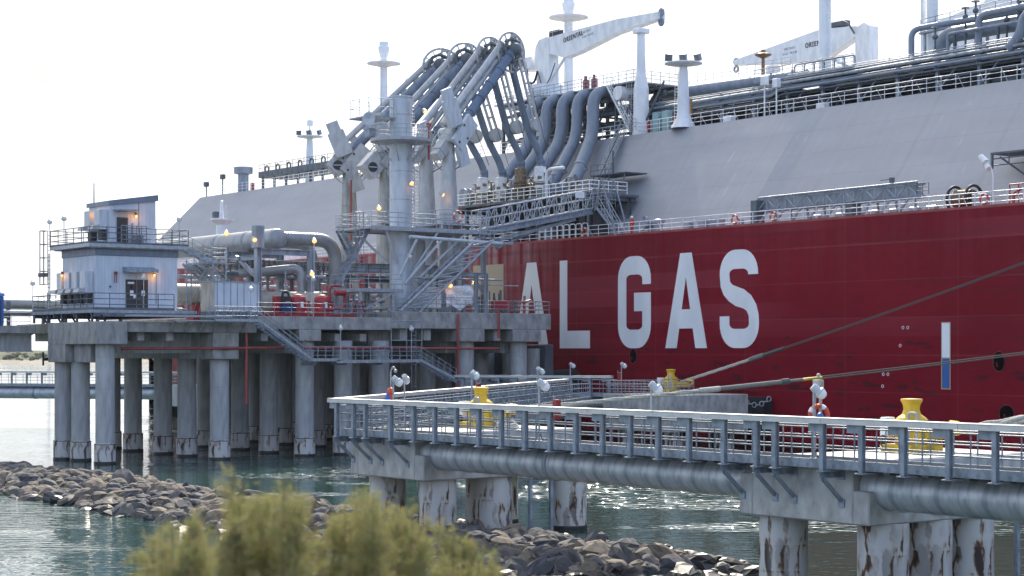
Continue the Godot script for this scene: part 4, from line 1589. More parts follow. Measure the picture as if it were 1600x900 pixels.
	g.tube(Vector3(-135.2, TOP + 5.6, -131.5), Vector3(-135.2, TOP + 7.2, -131.5), 0.2, 0.16, 8)
	g.lathe(Vector3(-135.2, TOP + 7.2, -131.5), UP, [[0.1, 0], [0.85, 0.35], [0.85, 0.45], [0.35, 0.6], [0.2, 0.9], [0, 0.9]], 14)
	part("fire_monitor", g, M.brown_pipe, ship, "brass coloured fire monitor")


func manifold() -> void:
	var g := Geo.new()
	# manifold platform at the ship's side, on legs above the main deck
	g.span(Vector3(-163.0, 23.7, -117.5), Vector3(-138.0, 23.95, -111.2))
	for k in 7:
		for z in [-111.5, -116.5]:
			g.ibeam(Vector3(-162.6 + k * 4.05, DECK, z), Vector3(-162.6 + k * 4.05, 23.7, z), 0.3, 0.3)
		g.ibeam(Vector3(-162.6 + k * 4.05, 23.5, -117.4), Vector3(-162.6 + k * 4.05, 23.5, -111.2), 0.3, 0.4)
	var mf := part("manifold_platform", g, M.steel_dark, ship)
	g = Geo.new()
	g.rail([Vector3(-163.0, 23.95, -116.0), Vector3(-163.0, 23.95, -111.3), Vector3(-138.0, 23.95, -111.3), Vector3(-138.0, 23.95, -116.0)], 1.15, 3, 1.05, 0.045)
	part("railing", g, M.white_paint, mf)
	g = Geo.new()
	g.span(Vector3(-160.5, 19.6, -116.4), Vector3(-140.0, 23.4, -116.0))
	for k in 10:
		g.box(Vector3(-160 + k * 2.2, 21.0, -114.5), Vector3(1.0, 2.4 + 0.6 * (k % 3), 1.2))
	part("drip_tray_gear", g, M.steel_black, mf).set_meta("kind", "stuff")
	# five cargo lines: from the manifold up the trunk's slope and over its edge
	var lines := [[-139.4, -151.3, 0], [-143.1, -154.0, 1], [-146.6, -156.6, 2], [-150.1, -159.4, 3], [-153.0, -162.2, 4]]
	for i in 5:
		g = Geo.new()
		var xb: float = lines[i][0] - 9.2
		var xt: float = lines[i][1] - 0.45
		var r := 0.66 - 0.05 * (i % 2)
		g.pipe(Geo.bend([Vector3(xb + 0.2, 25.2, -116.0), Vector3(xb + 0.3, 26.2, -117.7), Vector3(xt, 31.6, -122.9), Vector3(xt, 36.2, -122.9), Vector3(xt + 0.4, 36.4, -128.5)], 1.9, 8), r, 16)
		var cp := part("cargo_pipe", g, M.ship_pipe, ship)
		g = Geo.new()
		var mid := Vector3(xb + 0.3, 26.2, -117.7).lerp(Vector3(xt, 31.6, -122.9), 0.28)
		g.box(mid - Vector3(0, 0.35, 0), Vector3(1.9, 0.25, 0.5))
		var d := (Vector3(xt, 31.6, -122.9) - Vector3(xb + 0.3, 26.2, -117.7)).normalized()
		g.tube(mid - d * 0.12, mid + d * 0.12, r + 0.09, -1, 16)
		part("pipe_clamp", g, M.steel_grey, cp)
		g = Geo.new()
		g.tube(Vector3(xb + 0.2, 25.2, -115.9), Vector3(xb + 0.2, 25.2, -113.4), r * 0.85, -1, 14)
		g.tube(Vector3(xb + 0.2, 25.2, -114.3), Vector3(xb + 0.2, 25.2, -114.1), r * 1.35, -1, 16)
		g.tube(Vector3(xb + 0.2, 25.2, -113.5), Vector3(xb + 0.2, 25.2, -113.35), r * 1.35, -1, 16)
		g.tube(Vector3(xb + 0.2, 25.2, -115.0), Vector3(xb + 0.2, 26.6, -115.0), 0.1, -1, 8)
		g.torus(Vector3(xb + 0.2, 26.6, -115.0), UP, 0.3, 0.04, 14, 5)
		part("manifold_valve", g, M.steel_grey if i % 2 == 0 else M.bronze, cp)
	g = Geo.new()
	for k in 34:
		var p := Vector3(rng.randf_range(-161, -141), rng.randf_range(24.0, 25.6), rng.randf_range(-116.5, -112.2))
		if k % 2 == 0:
			g.tube(p, p + Vector3(rng.randf_range(-1, 1), rng.randf_range(-0.3, 1.2), 0), rng.randf_range(0.06, 0.15), -1, 6)
		else:
			g.torus(p + UP * 0.5, Vector3(rng.randf(), 0.6, 1), 0.3, 0.04, 12, 5)
			g.ball(p, 0.25, 8)
	part("small_valves", g, M.bronze, mf).set_meta("kind", "stuff")
	# white pipe bend beside the lowest line
	g = Geo.new()
	g.pipe(Geo.bend([Vector3(-147.2, 24.0, -113.2), Vector3(-147.2, 26.9, -113.2), Vector3(-144.4, 26.9, -113.2)], 0.8), 0.18, 10)
	part("drain_pipe", g, M.white_paint, mf)

	# dark frame behind the lines with shelves of small pipes, and a walkway on top
	g = Geo.new()
	for k in 7:
		var x := -170.0 + k * 4.0
		for z in [-124.6, -130.0]:
			g.ibeam(Vector3(x, TOP, z), Vector3(x, TOP + 5.6, z), 0.3, 0.3)
		g.beam(Vector3(x, TOP + 0.4, -124.6), Vector3(x + 3.6, TOP + 5.2, -124.6), 0.16, 0.16)
		g.beam(Vector3(x, TOP + 2.8, -124.6), Vector3(x, TOP + 2.8, -130.0), 0.2, 0.2)
	for y in [1.4, 2.8, 4.2, 5.4]:
		for z in [-124.6, -130.0]:
			g.ibeam(Vector3(-170, TOP + y, z), Vector3(-146, TOP + y, z), 0.2, 0.3)
	var fr := part("manifold_frame", g, M.steel_dark, ship)
	g = Geo.new()
	for k in 14:
		var y := TOP + 1.1 + 0.32 * k
		g.tube(Vector3(-170, y, -125.4 - 0.5 * (k % 5)), Vector3(-146, y, -125.4 - 0.5 * (k % 5)), 0.08 + 0.03 * (k % 3), -1, 6, false)
	for k in 60:
		var p := Vector3(rng.randf_range(-169, -147), TOP + rng.randf_range(0.2, 5.0), rng.randf_range(-129.5, -125.2))
		g.box(p, Vector3(rng.randf_range(0.2, 1.1), rng.randf_range(0.2, 1.2), 0.4))
	part("small_pipes", g, M.steel_dark, fr).set_meta("kind", "stuff")
	g = Geo.new()
	g.span(Vector3(-171.0, TOP + 5.55, -130.4), Vector3(-146.6, TOP + 5.7, -124.0))
	g.rail([Vector3(-171.0, TOP + 5.7, -130.2), Vector3(-171.0, TOP + 5.7, -124.1), Vector3(-146.6, TOP + 5.7, -124.1), Vector3(-146.6, TOP + 5.7, -130.2)], 1.15, 3, 1.25, 0.035)
	for k in 6:
		g.tube(Vector3(-156 + k * 0.5, TOP + 5.7, -124.3), Vector3(-156 + k * 0.5, TOP + 7.6, -124.3), 0.025, -1, 5)
	part("frame_walkway", g, M.steel_grey, fr)
	for x in [-155.4, -154.0]:
		g = Geo.new()
		g.block(Vector3(x, TOP + 5.7, -124.9), Vector3(x + 0.6, TOP + 6.8, -124.4), 0.04)
		g.tube(Vector3(x + 0.3, TOP + 6.8, -124.6), Vector3(x + 0.3, TOP + 7.2, -124.6), 0.15, -1, 8)
		part("fire_box", g, M.red_paint, fr)
	# white tank of the nitrogen system and a stair up the frame's end
	g = Geo.new()
	g.tube(Vector3(-148.6, TOP + 4.6, -125.8), Vector3(-148.6, TOP + 4.6, -123.6), 0.75, -1, 16)
	part("white_drum", g, M.white_paint, fr)
	g = Geo.new()
	g.stair(Vector3(-147.0, TOP + 0.6, -124.2), Vector3(-150.6, TOP + 5.6, -124.2), Vector3(0, 0, 1), 0.8)
	g.rail([Vector3(-147.0, TOP + 0.6, -123.8), Vector3(-150.6, TOP + 5.6, -123.8)], 1.0, 2, 1.2, 0.04)
	g.rail([Vector3(-147.0, TOP + 0.6, -124.6), Vector3(-150.6, TOP + 5.6, -124.6)], 1.0, 2, 1.2, 0.04)
	part("frame_stair", g, M.white_paint, fr)
	# white stair lying on the trunk's slope
	g = Geo.new()
	var a := Vector3(-138.6, DECK + 3.0, -116.6)
	var b := Vector3(-147.6, TOP + 0.2, -123.3)
	a = Vector3(-144.4, 24.2, -117.0)
	g.stair(a, b, Vector3(0.75, 0, -0.1), 0.9)
	var s := Vector3(0.46, 0, 0)
	g.rail([a + s, b + s], 0.95, 2, 1.6, 0.04)
	g.rail([a - s, b - s], 0.95, 2, 1.6, 0.04)
	g.rail([b + Vector3(-0.6, 0.1, 0.4), b + Vector3(2.8, 0.1, 0.4)], 1.2, 3, 0.8, 0.04)
	part("trunk_stair", g, M.galvanised_light, ship)
	# small dark platforms on brackets below the stair
	for q in [[-141.2, 26.2, -117.2], [-140.6, 23.3, -115.0]]:
		g = Geo.new()
		g.span(Vector3(q[0] - 3.4, q[1], q[2] - 2.4), Vector3(q[0] + 2.0, q[1] + 0.12, q[2] + 0.4))
		g.rail([Vector3(q[0] - 3.4, q[1], q[2] + 0.4), Vector3(q[0], q[1], q[2] + 0.4)], 1.1, 2, 1.2, 0.04)
		for k in 3:
			g.beam(Vector3(q[0] - 3.0 + k * 2.4, q[1], q[2] + 0.3), Vector3(q[0] - 3.0 + k * 2.4, q[1] - 1.4, q[2] + 0.6), 0.1, 0.1)
		g.tube(Vector3(q[0] - 0.4, q[1], q[2]), Vector3(q[0] - 0.4, q[1] + 2.4, q[2]), 0.1, -1, 7)
		part("bracket_platform", g, M.steel_dark, ship)


func ring_buoy(c: Vector3, ax: Vector3, rad := 0.36) -> Array:   # [orange ring, white bands]
	var g := Geo.new()
	g.torus(c, ax, rad, 0.085, 24, 8)
	var w := Geo.new()
	for k in 4:
		w.torus(c, ax, rad, 0.09, 4, 8, k * TAU / 4 + 0.3, k * TAU / 4 + 0.75)
	return [g, w]


func deck_things() -> void:
	var g: Geo
	# stowed gangway: a long box truss on slanting legs along the deck edge
	var a := Vector3(-115.4, 20.75, -111.6)
	var b := Vector3(-97.6, 20.85, -111.6)
	g = Geo.new()
	for z in [0.0, -0.9]:
		var o := Vector3(0, 0, z)
		g.ibeam(a + o, b + o, 0.18, 0.18)
		g.ibeam(a + o + UP, b + o + UP, 0.2, 0.16)
		for k in 16:
			var p := a.lerp(b, k / 16.0) + o
			var q := a.lerp(b, (k + 1) / 16.0) + o
			g.beam(p, p + UP, 0.08, 0.08)
			if k % 2 == 0:
				g.beam(p, q + UP, 0.09, 0.09)
			else:
				g.beam(p + UP, q, 0.09, 0.09)
	g.span(a + Vector3(0, 0.05, -0.88), b + Vector3(0, 0.1, -0.85))
	g.span(a + Vector3(0, 0.1, -0.5), b + Vector3(0, 0.95, -0.46))
	var sg := part("stowed_gangway", g, M.steel_grey, ship)
	g = Geo.new()
	g.tube(a + Vector3(0.2, 1.14, 0.05), b + Vector3(0, 1.16, 0.05), 0.07, -1, 8)
	part("top_rail", g, M.galvanised_light, sg)
	for k in 9:
		var x := -114.0 + k * 1.95
		g = Geo.new()
		g.beam(Vector3(x - 0.9, DECK, -111.2), Vector3(x, 20.7, -111.4), 0.16, 0.16)
		g.beam(Vector3(x, DECK, -112.4), Vector3(x, 20.7, -112.2), 0.14, 0.14)
		part("slanted_leg", g, M.steel_grey, sg)
	for x in [-115.9, -104.9]:
		g = Geo.new()
		g.block(Vector3(x, DECK, -112.3), Vector3(x + 0.75, 21.7 if x < -110 else 20.9, -111.2), 0.04)
		part("stowage_post", g, M.steel_dark, sg)
	g = Geo.new()
	g.rail([b + Vector3(0, 0.1, 0.1), b + Vector3(1.2, 0.1, 0.1)], 0.9, 3, 0.6, 0.03)
	g.box(b + Vector3(-3.0, 1.4, -0.4), Vector3(0.3, 0.6, 0.3))
	g.beam(b + Vector3(-4.2, 1.55, -0.4), b + Vector3(-2.9, 1.6, -0.4), 0.08, 0.05)
	part("end_fittings", g, M.steel_dark, sg)
	# rollers, vents, winch and lamps on the deck
	for x in [-109.5, -106.8, -103.2, -101.0, -98.9, -97.2]:
		g = Geo.new()
		g.tube(Vector3(x, DECK + 0.32, -112.3), Vector3(x + 0.9, DECK + 0.32, -112.3), 0.32, -1, 14)
		part("deck_roller", g, M.galvanised_light, ship)
	g = Geo.new()
	g.tube(Vector3(-95.2, DECK + 1.0, -113.2), Vector3(-93.4, DECK + 1.0, -113.2), 0.62, -1, 18)
	g.torus(Vector3(-95.2, DECK + 1.0, -113.2), Vector3.RIGHT, 1.0, 0.12, 20, 6)
	g.torus(Vector3(-93.4, DECK + 1.0, -113.2), Vector3.RIGHT, 1.0, 0.12, 20, 6)
	var win := part("mooring_winch", g, M.steel_black, ship)
	g = Geo.new()
	for k in 12:
		g.torus(Vector3(-95.0 + k * 0.13, DECK + 1.0, -113.2), Vector3.RIGHT, 0.66, 0.07, 18, 5)
	part("coiled_wire", g, M.bronze, win)
	g = Geo.new()
	g.block(Vector3(-93.2, DECK, -113.6), Vector3(-91.9, DECK + 1.3, -112.6), 0.1)
	part("winch_motor", g, M.galvanised_light, win)
	g = Geo.new()
	g.pipe(Geo.bend([Vector3(-91.4, DECK, -113.0), Vector3(-91.4, DECK + 2.9, -113.0), Vector3(-92.2, DECK + 4.0, -113.0)], 0.5), 0.06, 7)
	g.tube(Vector3(-92.6, DECK + 4.15, -113.0), Vector3(-92.0, DECK + 3.6, -112.9), 0.22, 0.3, 10)
	g.tube(Vector3(-92.1, DECK + 3.5, -113.0), Vector3(-91.7, DECK + 3.1, -112.9), 0.2, 0.26, 10)
	part("deck_floodlight", g, M.white_paint, ship)
	for s in [[-87.4, 1.5], [-85.6, 1.2]]:
		g = Geo.new()
		g.block(Vector3(s[0], DECK + 0.2, -112.8), Vector3(s[0] + 0.9, DECK + s[1], -112.2), 0.05)
		part("fire_box", g, M.red_paint, ship)
	g = Geo.new()
	g.rail([Vector3(-89.2, DECK, -112.2), Vector3(-86.0, DECK, -112.2)], 1.7, 2, 0.8, 0.05)
	g.pipe(Geo.bend([Vector3(-88.7, DECK, -112.0), Vector3(-88.7, DECK + 1.0, -112.0), Vector3(-88.0, DECK + 1.3, -112.0)], 0.3), 0.12, 7)
	part("red_pipework", g, M.pipe_red, ship)
	# mushroom vents and lockers behind the rail
	g = Geo.new()
	g.lathe(Vector3(-130.2, DECK + 0.95, -111.9), Vector3(-0.3, 0.25, 1), [[0.35, -0.7], [0.42, 0.0], [0.72, 0.35], [0.72, 0.5], [0.5, 0.35], [0.0, 0.2]], 16)
	g.tube(Vector3(-130.1, DECK, -112.4), Vector3(-130.1, DECK + 1.0, -112.3), 0.4, -1, 12)
	part("cowl_vent", g, M.steel_grey, ship)
	for s in [[-145.5, 0.6], [-129.2, 0.45]]:
		g = Geo.new()
		g.lathe(Vector3(s[0], DECK, -112.3), UP, [[s[1], 0], [s[1], 0.9], [s[1] * 1.5, 1.0], [s[1] * 1.5, 1.3], [0, 1.45]], 14)
		part("mushroom_vent", g, M.steel_grey, ship)
	for s in [[-125.9, 1.0, 0.9], [-123.9, 1.0, 1.1], [-122.2, 1.3, 1.1], [-119.0, 0.5, 0.8], [-133.3, 0.6, 1.0]]:
		g = Geo.new()
		g.block(Vector3(s[0], DECK, -113.0), Vector3(s[0] + s[1], DECK + s[2], -112.3), 0.05)
		part("deck_locker", g, M.steel_grey if s[0] > -130 else M.teal_paint, ship)
	g = Geo.new()
	g.block(Vector3(-135.4, DECK, -112.6), Vector3(-134.5, DECK + 1.3, -112.1), 0.04)
	var wb := part("notice_board", g, M.white_paint, ship)
	g = Geo.new()
	g.block(Vector3(-135.2, DECK + 0.35, -112.09), Vector3(-134.75, DECK + 0.9, -112.02), 0.01)
	part("notice", g, M.orange_red, wb)
	for x in [-137.9, -117.2, -90.3, -112.5]:
		var rb := ring_buoy(Vector3(x, DECK + 0.62, SIDE + 0.0), Vector3.BACK)
		var o := part("ring_buoy", rb[0], M.orange_red, ship)
		part("band", rb[1], M.white_paint, o)
	# bracket platform that reaches over the side at the right
	g = Geo.new()
	g.span(Vector3(-93.6, 24.0, -117.8), Vector3(-80.0, 24.15, -115.4))
	g.rail([Vector3(-93.6, 24.15, -115.5), Vector3(-80.0, 24.15, -115.5)], -1.0, 2, 1.6, 0.05)
	g.beam(Vector3(-93.5, 24.0, -115.5), Vector3(-93.5, 22.9, -115.5), 0.14, 0.14)
	for k in 3:
		g.beam(Vector3(-93.0 + k * 4, 23.8, -115.8), Vector3(-90.8 + k * 4, 22.0, -116.7), 0.14, 0.14)
	part("bracket_platform", g, M.steel_dark, ship)
	# funnel-like vent, lights and rail at the bow end of the trunk
	g = Geo.new()
	g.lathe(Vector3(-232.5, TOP, -125.0), UP, [[0.75, 0], [0.75, 2.6], [1.3, 2.7], [1.35, 3.6], [0, 3.7]], 16)
	part("bow_vent", g, M.steel_grey, ship)
	for s in [[-243.0, 1.6, -124.6], [-240.6, 2.6, -126.0]]:
		g = Geo.new()
		g.tube(Vector3(s[0], TOP, s[2]), Vector3(s[0], TOP + s[1], s[2]), 0.1, -1, 7)
		g.block(Vector3(s[0] - 0.4, TOP + s[1], s[2] - 0.3), Vector3(s[0] + 0.4, TOP + s[1] + 0.7, s[2] + 0.3), 0.08)
		part("deck_floodlight", g, M.steel_dark, ship)
	g = Geo.new()
	g.block(Vector3(-229.6, TOP, -124.9), Vector3(-229.0, TOP + 1.2, -124.5), 0.05)
	part("fire_box", g, M.red_paint, ship)
	# dark pipe bridge on the far trunk top
	g = Geo.new()
	g.span(Vector3(-240.0, TOP + 3.0, -137.0), Vector3(-214.0, TOP + 3.9, -131.5))
	for k in 8:
		g.beam(Vector3(-239 + k * 3.4, TOP, -131.7), Vector3(-239 + k * 3.4, TOP + 3.1, -131.7), 0.3, 0.3)
		g.torus(Vector3(-238 + k * 3.2, TOP + 4.2, -131.8), Vector3.BACK, 0.5, 0.12, 12, 5)
	g.rail([Vector3(-240, TOP + 3.9, -131.6), Vector3(-214, TOP + 3.9, -131.6)], 1.0, 2, 1.6, 0.04)
	part("pipe_bridge", g, M.steel_dark, ship)
	# slim signal mast with a lamp on the slope side, standing on the main deck
	g = Geo.new()
	g.lathe(Vector3(-214.5, DECK, -112.2), UP, [[0.8, 0], [0.7, 5.5], [1.5, 6.1], [1.5, 6.3], [0.3, 6.4], [0.2, 8.6], [0.0, 8.7]], 14)
	g.ladder(Vector3(-213.0, DECK, -112.0), Vector3(-213.0, DECK + 8.0, -112.0), Vector3.RIGHT, 0.5)
	var sm := part("signal_mast", g, M.white_paint, ship)
	g = Geo.new()
	g.block(Vector3(-214.9, DECK + 6.4, -111.6), Vector3(-214.0, DECK + 7.2, -111.0), 0.08)
	part("lamp", g, M.steel_dark, sm)
	# mooring gear and rails of the far main deck seen under the pipes
	g = Geo.new()
	for k in 16:
		g.box(Vector3(-234 + k * 2.6, DECK + 0.7, -112.6), Vector3(rng.randf_range(0.6, 1.4), rng.randf_range(0.8, 1.6), 0.8))
	part("deck_fittings", g, M.white_paint, ship).set_meta("kind", "stuff")


# ---------------------------------------------------------------- loading platform
var deck: Node3D


func pile(parent: Node3D, x: float, z: float, top: float, r := 0.78) -> void:
	var g := Geo.new()
	var prof := [[r, -1.0]]
	var y := 3.3
	while y < top - 0.5:   # faint casting joints
		prof.append_array([[r, y], [r - 0.015, y + 0.02], [r - 0.015, y + 0.06], [r, y + 0.08]])
		y += 2.45
	prof.append([r, top])
	g.lathe(Vector3(x, 0, z), UP, prof, 22)
	var c := part("pile", g, M.pile_concrete, parent)
	g = Geo.new()
	g.lathe(Vector3(x, 0, z), UP, [[r, 1.62], [r + 0.05, 1.6], [r + 0.1, 1.52], [r + 0.1, -1.0]], 22)
	part("sleeve", g, M.rusty_coating_1, c)
	g = Geo.new()
	g.torus(Vector3(x, 1.53, z), UP, r + 0.085, 0.035, 22, 5)
	part("sleeve_rim", g, M.wet_foot, c)
	g = Geo.new()
	g.lathe(Vector3(x, 0, z), UP, [[r + 0.115, -0.5], [r + 0.13, 0.16], [r + 0.1, 0.22]], 22)
	part("weed_band", g, M.wet_foot, c)


func build_platform() -> void:
	deck = thing("loading_platform", "concrete loading platform on round piles beside the ship", "jetty platform", Vector3(-146, 0, -80))
	var g := Geo.new()
	# end under the control house
	g.block(Vector3(-142.7, 9.3, -61.6), Vector3(-133.3, 11.05, -59.0), 0.04)
	g.block(Vector3(-142.7, 7.88, -61.2), Vector3(-139.3, 9.3, -59.0), 0.04)
	g.block(Vector3(-138.9, 7.88, -61.6), Vector3(-135.8, 9.3, -59.6), 0.04)
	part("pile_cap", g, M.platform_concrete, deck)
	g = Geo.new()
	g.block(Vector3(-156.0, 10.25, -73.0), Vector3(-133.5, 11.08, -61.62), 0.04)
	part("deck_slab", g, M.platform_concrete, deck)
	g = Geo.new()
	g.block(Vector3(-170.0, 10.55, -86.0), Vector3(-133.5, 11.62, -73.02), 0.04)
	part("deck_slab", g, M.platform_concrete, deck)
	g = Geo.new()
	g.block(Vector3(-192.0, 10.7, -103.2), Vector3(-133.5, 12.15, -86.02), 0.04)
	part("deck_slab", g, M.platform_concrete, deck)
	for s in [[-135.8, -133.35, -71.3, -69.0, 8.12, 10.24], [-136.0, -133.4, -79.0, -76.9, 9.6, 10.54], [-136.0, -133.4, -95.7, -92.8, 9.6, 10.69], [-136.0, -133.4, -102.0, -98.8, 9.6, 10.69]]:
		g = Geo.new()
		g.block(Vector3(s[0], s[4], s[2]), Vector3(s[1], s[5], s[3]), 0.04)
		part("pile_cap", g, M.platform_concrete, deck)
	for s in [[-156, -135.9, -71.0, -69.0, 8.15, 10.24], [-168, -136.1, -79.2, -77.0, 8.6, 10.54], [-168, -136.1, -87.5, -85.3, 8.6, 10.5], [-190, -136.1, -95.6, -93.4, 8.6, 10.69], [-190, -136.1, -101.8, -99.4, 8.6, 10.69], [-138.9, -137.2, -69.0, -61.7, 8.6, 10.2]]:
		g = Geo.new()
		g.span(Vector3(s[0], s[4], s[2]), Vector3(s[1], s[5], s[3]))
		part("cross_beam", g, M.pile_concrete, deck)
	g = Geo.new()
	for z in [-88.0, -90.5, -98.0]:
		g.span(Vector3(-168, 9.7, z), Vector3(-134.2, 10.69, z + 0.7))
	for z in [-63.5, -66.0, -74.5, -81.5, -84.0]:
		g.span(Vector3(-155, 9.6, z), Vector3(-134.4, 10.24, z + 0.6))
	part("deck_rib", g, M.pile_concrete, deck)
	for s in [[-134.6, -60.3, 9.3], [-139.7, -60.5, 7.88], [-142.1, -60.1, 7.88]]:
		pile(deck, s[0], s[1], s[2], 0.74)
	for s in [[-134.6, -70.2], [-140.0, -70.0], [-144.5, -70.0], [-150.4, -70.0], [-154.8, -70.0], [-134.6, -78.1], [-140.7, -78.1], [-146.3, -78.3], [-152.7, -78.2], [-134.7, -81.9], [-134.7, -85.6], [-140.7, -86.4], [-146.7, -86.4], [-152.7, -86.4], [-158.7, -86.4], [-164.7, -86.4], [-134.7, -94.5], [-140.7, -94.5], [-146.7, -94.5], [-152.7, -94.5], [-158.7, -94.5], [-164.7, -94.5], [-170.7, -94.5], [-176.7, -94.5], [-182.0, -94.5], [-134.7, -100.4], [-140.7, -100.4], [-146.7, -100.4], [-152.7, -100.4], [-158.7, -100.4], [-164.7, -100.4], [-170.7, -100.4], [-176.7, -100.4], [-182.7, -100.4], [-188.7, -100.4]]:
		pile(deck, s[0], s[1], 8.2 if s[1] > -72 else 9.65)
	# edge railing and kerb
	g = Geo.new()
	g.rail([Vector3(-133.65, 11.62, -73.1), Vector3(-133.65, 11.62, -85.9)], 1.1, 3, 1.55, 0.03)
	g.rail([Vector3(-133.65, 12.15, -86.1), Vector3(-133.65, 12.15, -103.1), Vector3(-172, 12.15, -103.1)], 1.1, 3, 1.55, 0.03)
	part("edge_railing", g, M.galvanised, deck)
	# service pipes under the deck edge
	g = Geo.new()
	g.pipe([Vector3(-134.9, 8.95, -61.8), Vector3(-134.2, 9.0, -68.0), Vector3(-133.15, 9.0, -69.2), Vector3(-133.15, 9.05, -75.6)], 0.11, 8)
	part("red_pipe", g, M.pipe_red, deck)
	for s in [[-71.9, 4.5, 10.2], [-92.7, 5.5, 12.0], [-97.1, 9.9, 12.3]]:
		g = Geo.new()
		g.tube(Vector3(-133.2, s[1], s[0]), Vector3(-133.2, s[2], s[0]), 0.12, -1, 8)
		part("red_pipe", g, M.pipe_red, deck)
	g = Geo.new()
	g.tube(Vector3(-133.2, 9.0, -76.5), Vector3(-133.2, 9.0, -97.1), 0.1, -1, 8)
	part("red_pipe", g, M.pipe_red, deck)
	# light troughs along the edge by the house
	g = Geo.new()
	g.span(Vector3(-133.4, 11.45, -61.4), Vector3(-132.5, 11.6, -70.3))
	g.span(Vector3(-133.3, 11.12, -65.0), Vector3(-132.2, 11.22, -72.2))
	for k in 6:
		g.beam(Vector3(-132.6, 11.1, -65.3 - k * 1.25), Vector3(-133.4, 10.3, -65.3 - k * 1.25), 0.14, 0.12)
	part("edge_gangway", g, M.galvanised_light, deck)

	stairs_and_landing()
	trestle()
	# dark fender panels between the platform and the ship
	var sides := ["first from the near end", "second from the near end", "third from the near end", "fourth from the near end", "fifth from the near end", "farthest of the row"]
	for k in 6:
		var fx := -142.0 - k * 11.5
		var fp := thing("fender_panel", "dark fender panel between the platform piles and the red hull, " + sides[k], "fender", Vector3(fx, 1.5, -106.0), "fender panels along the platform")
		g = Geo.new()
		g.block(Vector3(fx - 4.8, 1.2, -106.4), Vector3(fx + 4.8, 9.4, -105.4), 0.1)
		part("panel", g, M.steel_dark, fp)
		for q in [-3.0, 3.0]:
			g = Geo.new()
			g.tube(Vector3(fx + q, 6.0, -106.4), Vector3(fx + q, 6.0, -110.2), 0.9, 1.1, 16)
			part("rubber_cone", g, M.rubber, fp)
		for q in [-3.6, 0.0, 3.6]:
			g = Geo.new()
			g.lathe(Vector3(fx + q, 0, -104.8), UP, [[0.7, -1], [0.7, 9.0]], 16)
			part("pile", g, M.pile_concrete, fp)


func stairs_and_landing() -> void:
	var x := -132.4
	var root := thing("access_stair", "grey steel stair and landing hung on the platform edge down to the catwalk", "stair", Vector3(x, 8, -80))
	var g := Geo.new()
	g.span(Vector3(x - 0.6, 11.1, -72.2), Vector3(x + 0.6, 11.22, -68.4))
	g.stair(Vector3(x, 8.05, -77.0), Vector3(x, 11.15, -72.2), Vector3.RIGHT, 1.1)
	part("flight", g, M.galvanised, root)
	g = Geo.new()
	g.beam(Vector3(x + 0.62, 8.2, -77.0), Vector3(x + 0.62, 11.3, -72.2), 0.05, 0.22)
	g.beam(Vector3(x + 0.62, 11.22, -72.2), Vector3(x + 0.62, 11.22, -68.4), 0.05, 0.2)
	g.beam(Vector3(x + 0.64, 8.06, -77.0), Vector3(x + 0.64, 8.06, -79.9), 0.05, 0.22)
	g.beam(Vector3(x + 0.64, 7.9, -79.5), Vector3(x + 0.64, 7.95, -87.8), 0.05, 0.26)
	g.beam(Vector3(x + 0.62, 8.0, -87.8), Vector3(x + 0.62, 6.4, -91.4), 0.05, 0.22)
	part("stringer", g, M.galvanised_light, root)
	g = Geo.new()
	g.span(Vector3(x - 0.6, 7.9, -87.9), Vector3(x + 0.6, 8.02, -76.9))
	for z in [-77.5, -80.5, -84.0, -87.4]:
		g.ibeam(Vector3(-134.2, 7.75, z), Vector3(x + 0.6, 7.75, z), 0.2, 0.3)
	part("landing", g, M.galvanised, root)
	g = Geo.new()
	g.stair(Vector3(x, 6.1, -91.6), Vector3(x, 8.0, -87.9), Vector3.RIGHT, 1.1)
	part("flight", g, M.galvanised, root)
	g = Geo.new()
	for s in [-0.55, 0.55]:
		g.rail([Vector3(x + s, 11.22, -68.4), Vector3(x + s, 11.22, -72.2), Vector3(x + s, 8.05, -77.0), Vector3(x + s, 8.02, -87.9), Vector3(x + s, 6.1, -91.6)], 1.1, 3, 0.75, 0.028)
	part("handrail", g, M.galvanised, root)
	g = Geo.new()
	g.rail([Vector3(x + 0.55, 8.02, -84.9), Vector3(x + 0.55, 8.02, -88.0)], 3.3, 2, 1.6, 0.045)
	g.ladder(Vector3(x + 0.5, 5.6, -87.2), Vector3(x + 0.5, 11.5, -87.2), Vector3(0, 0, 1))
	part("gate_frame", g, M.galvanised, root)


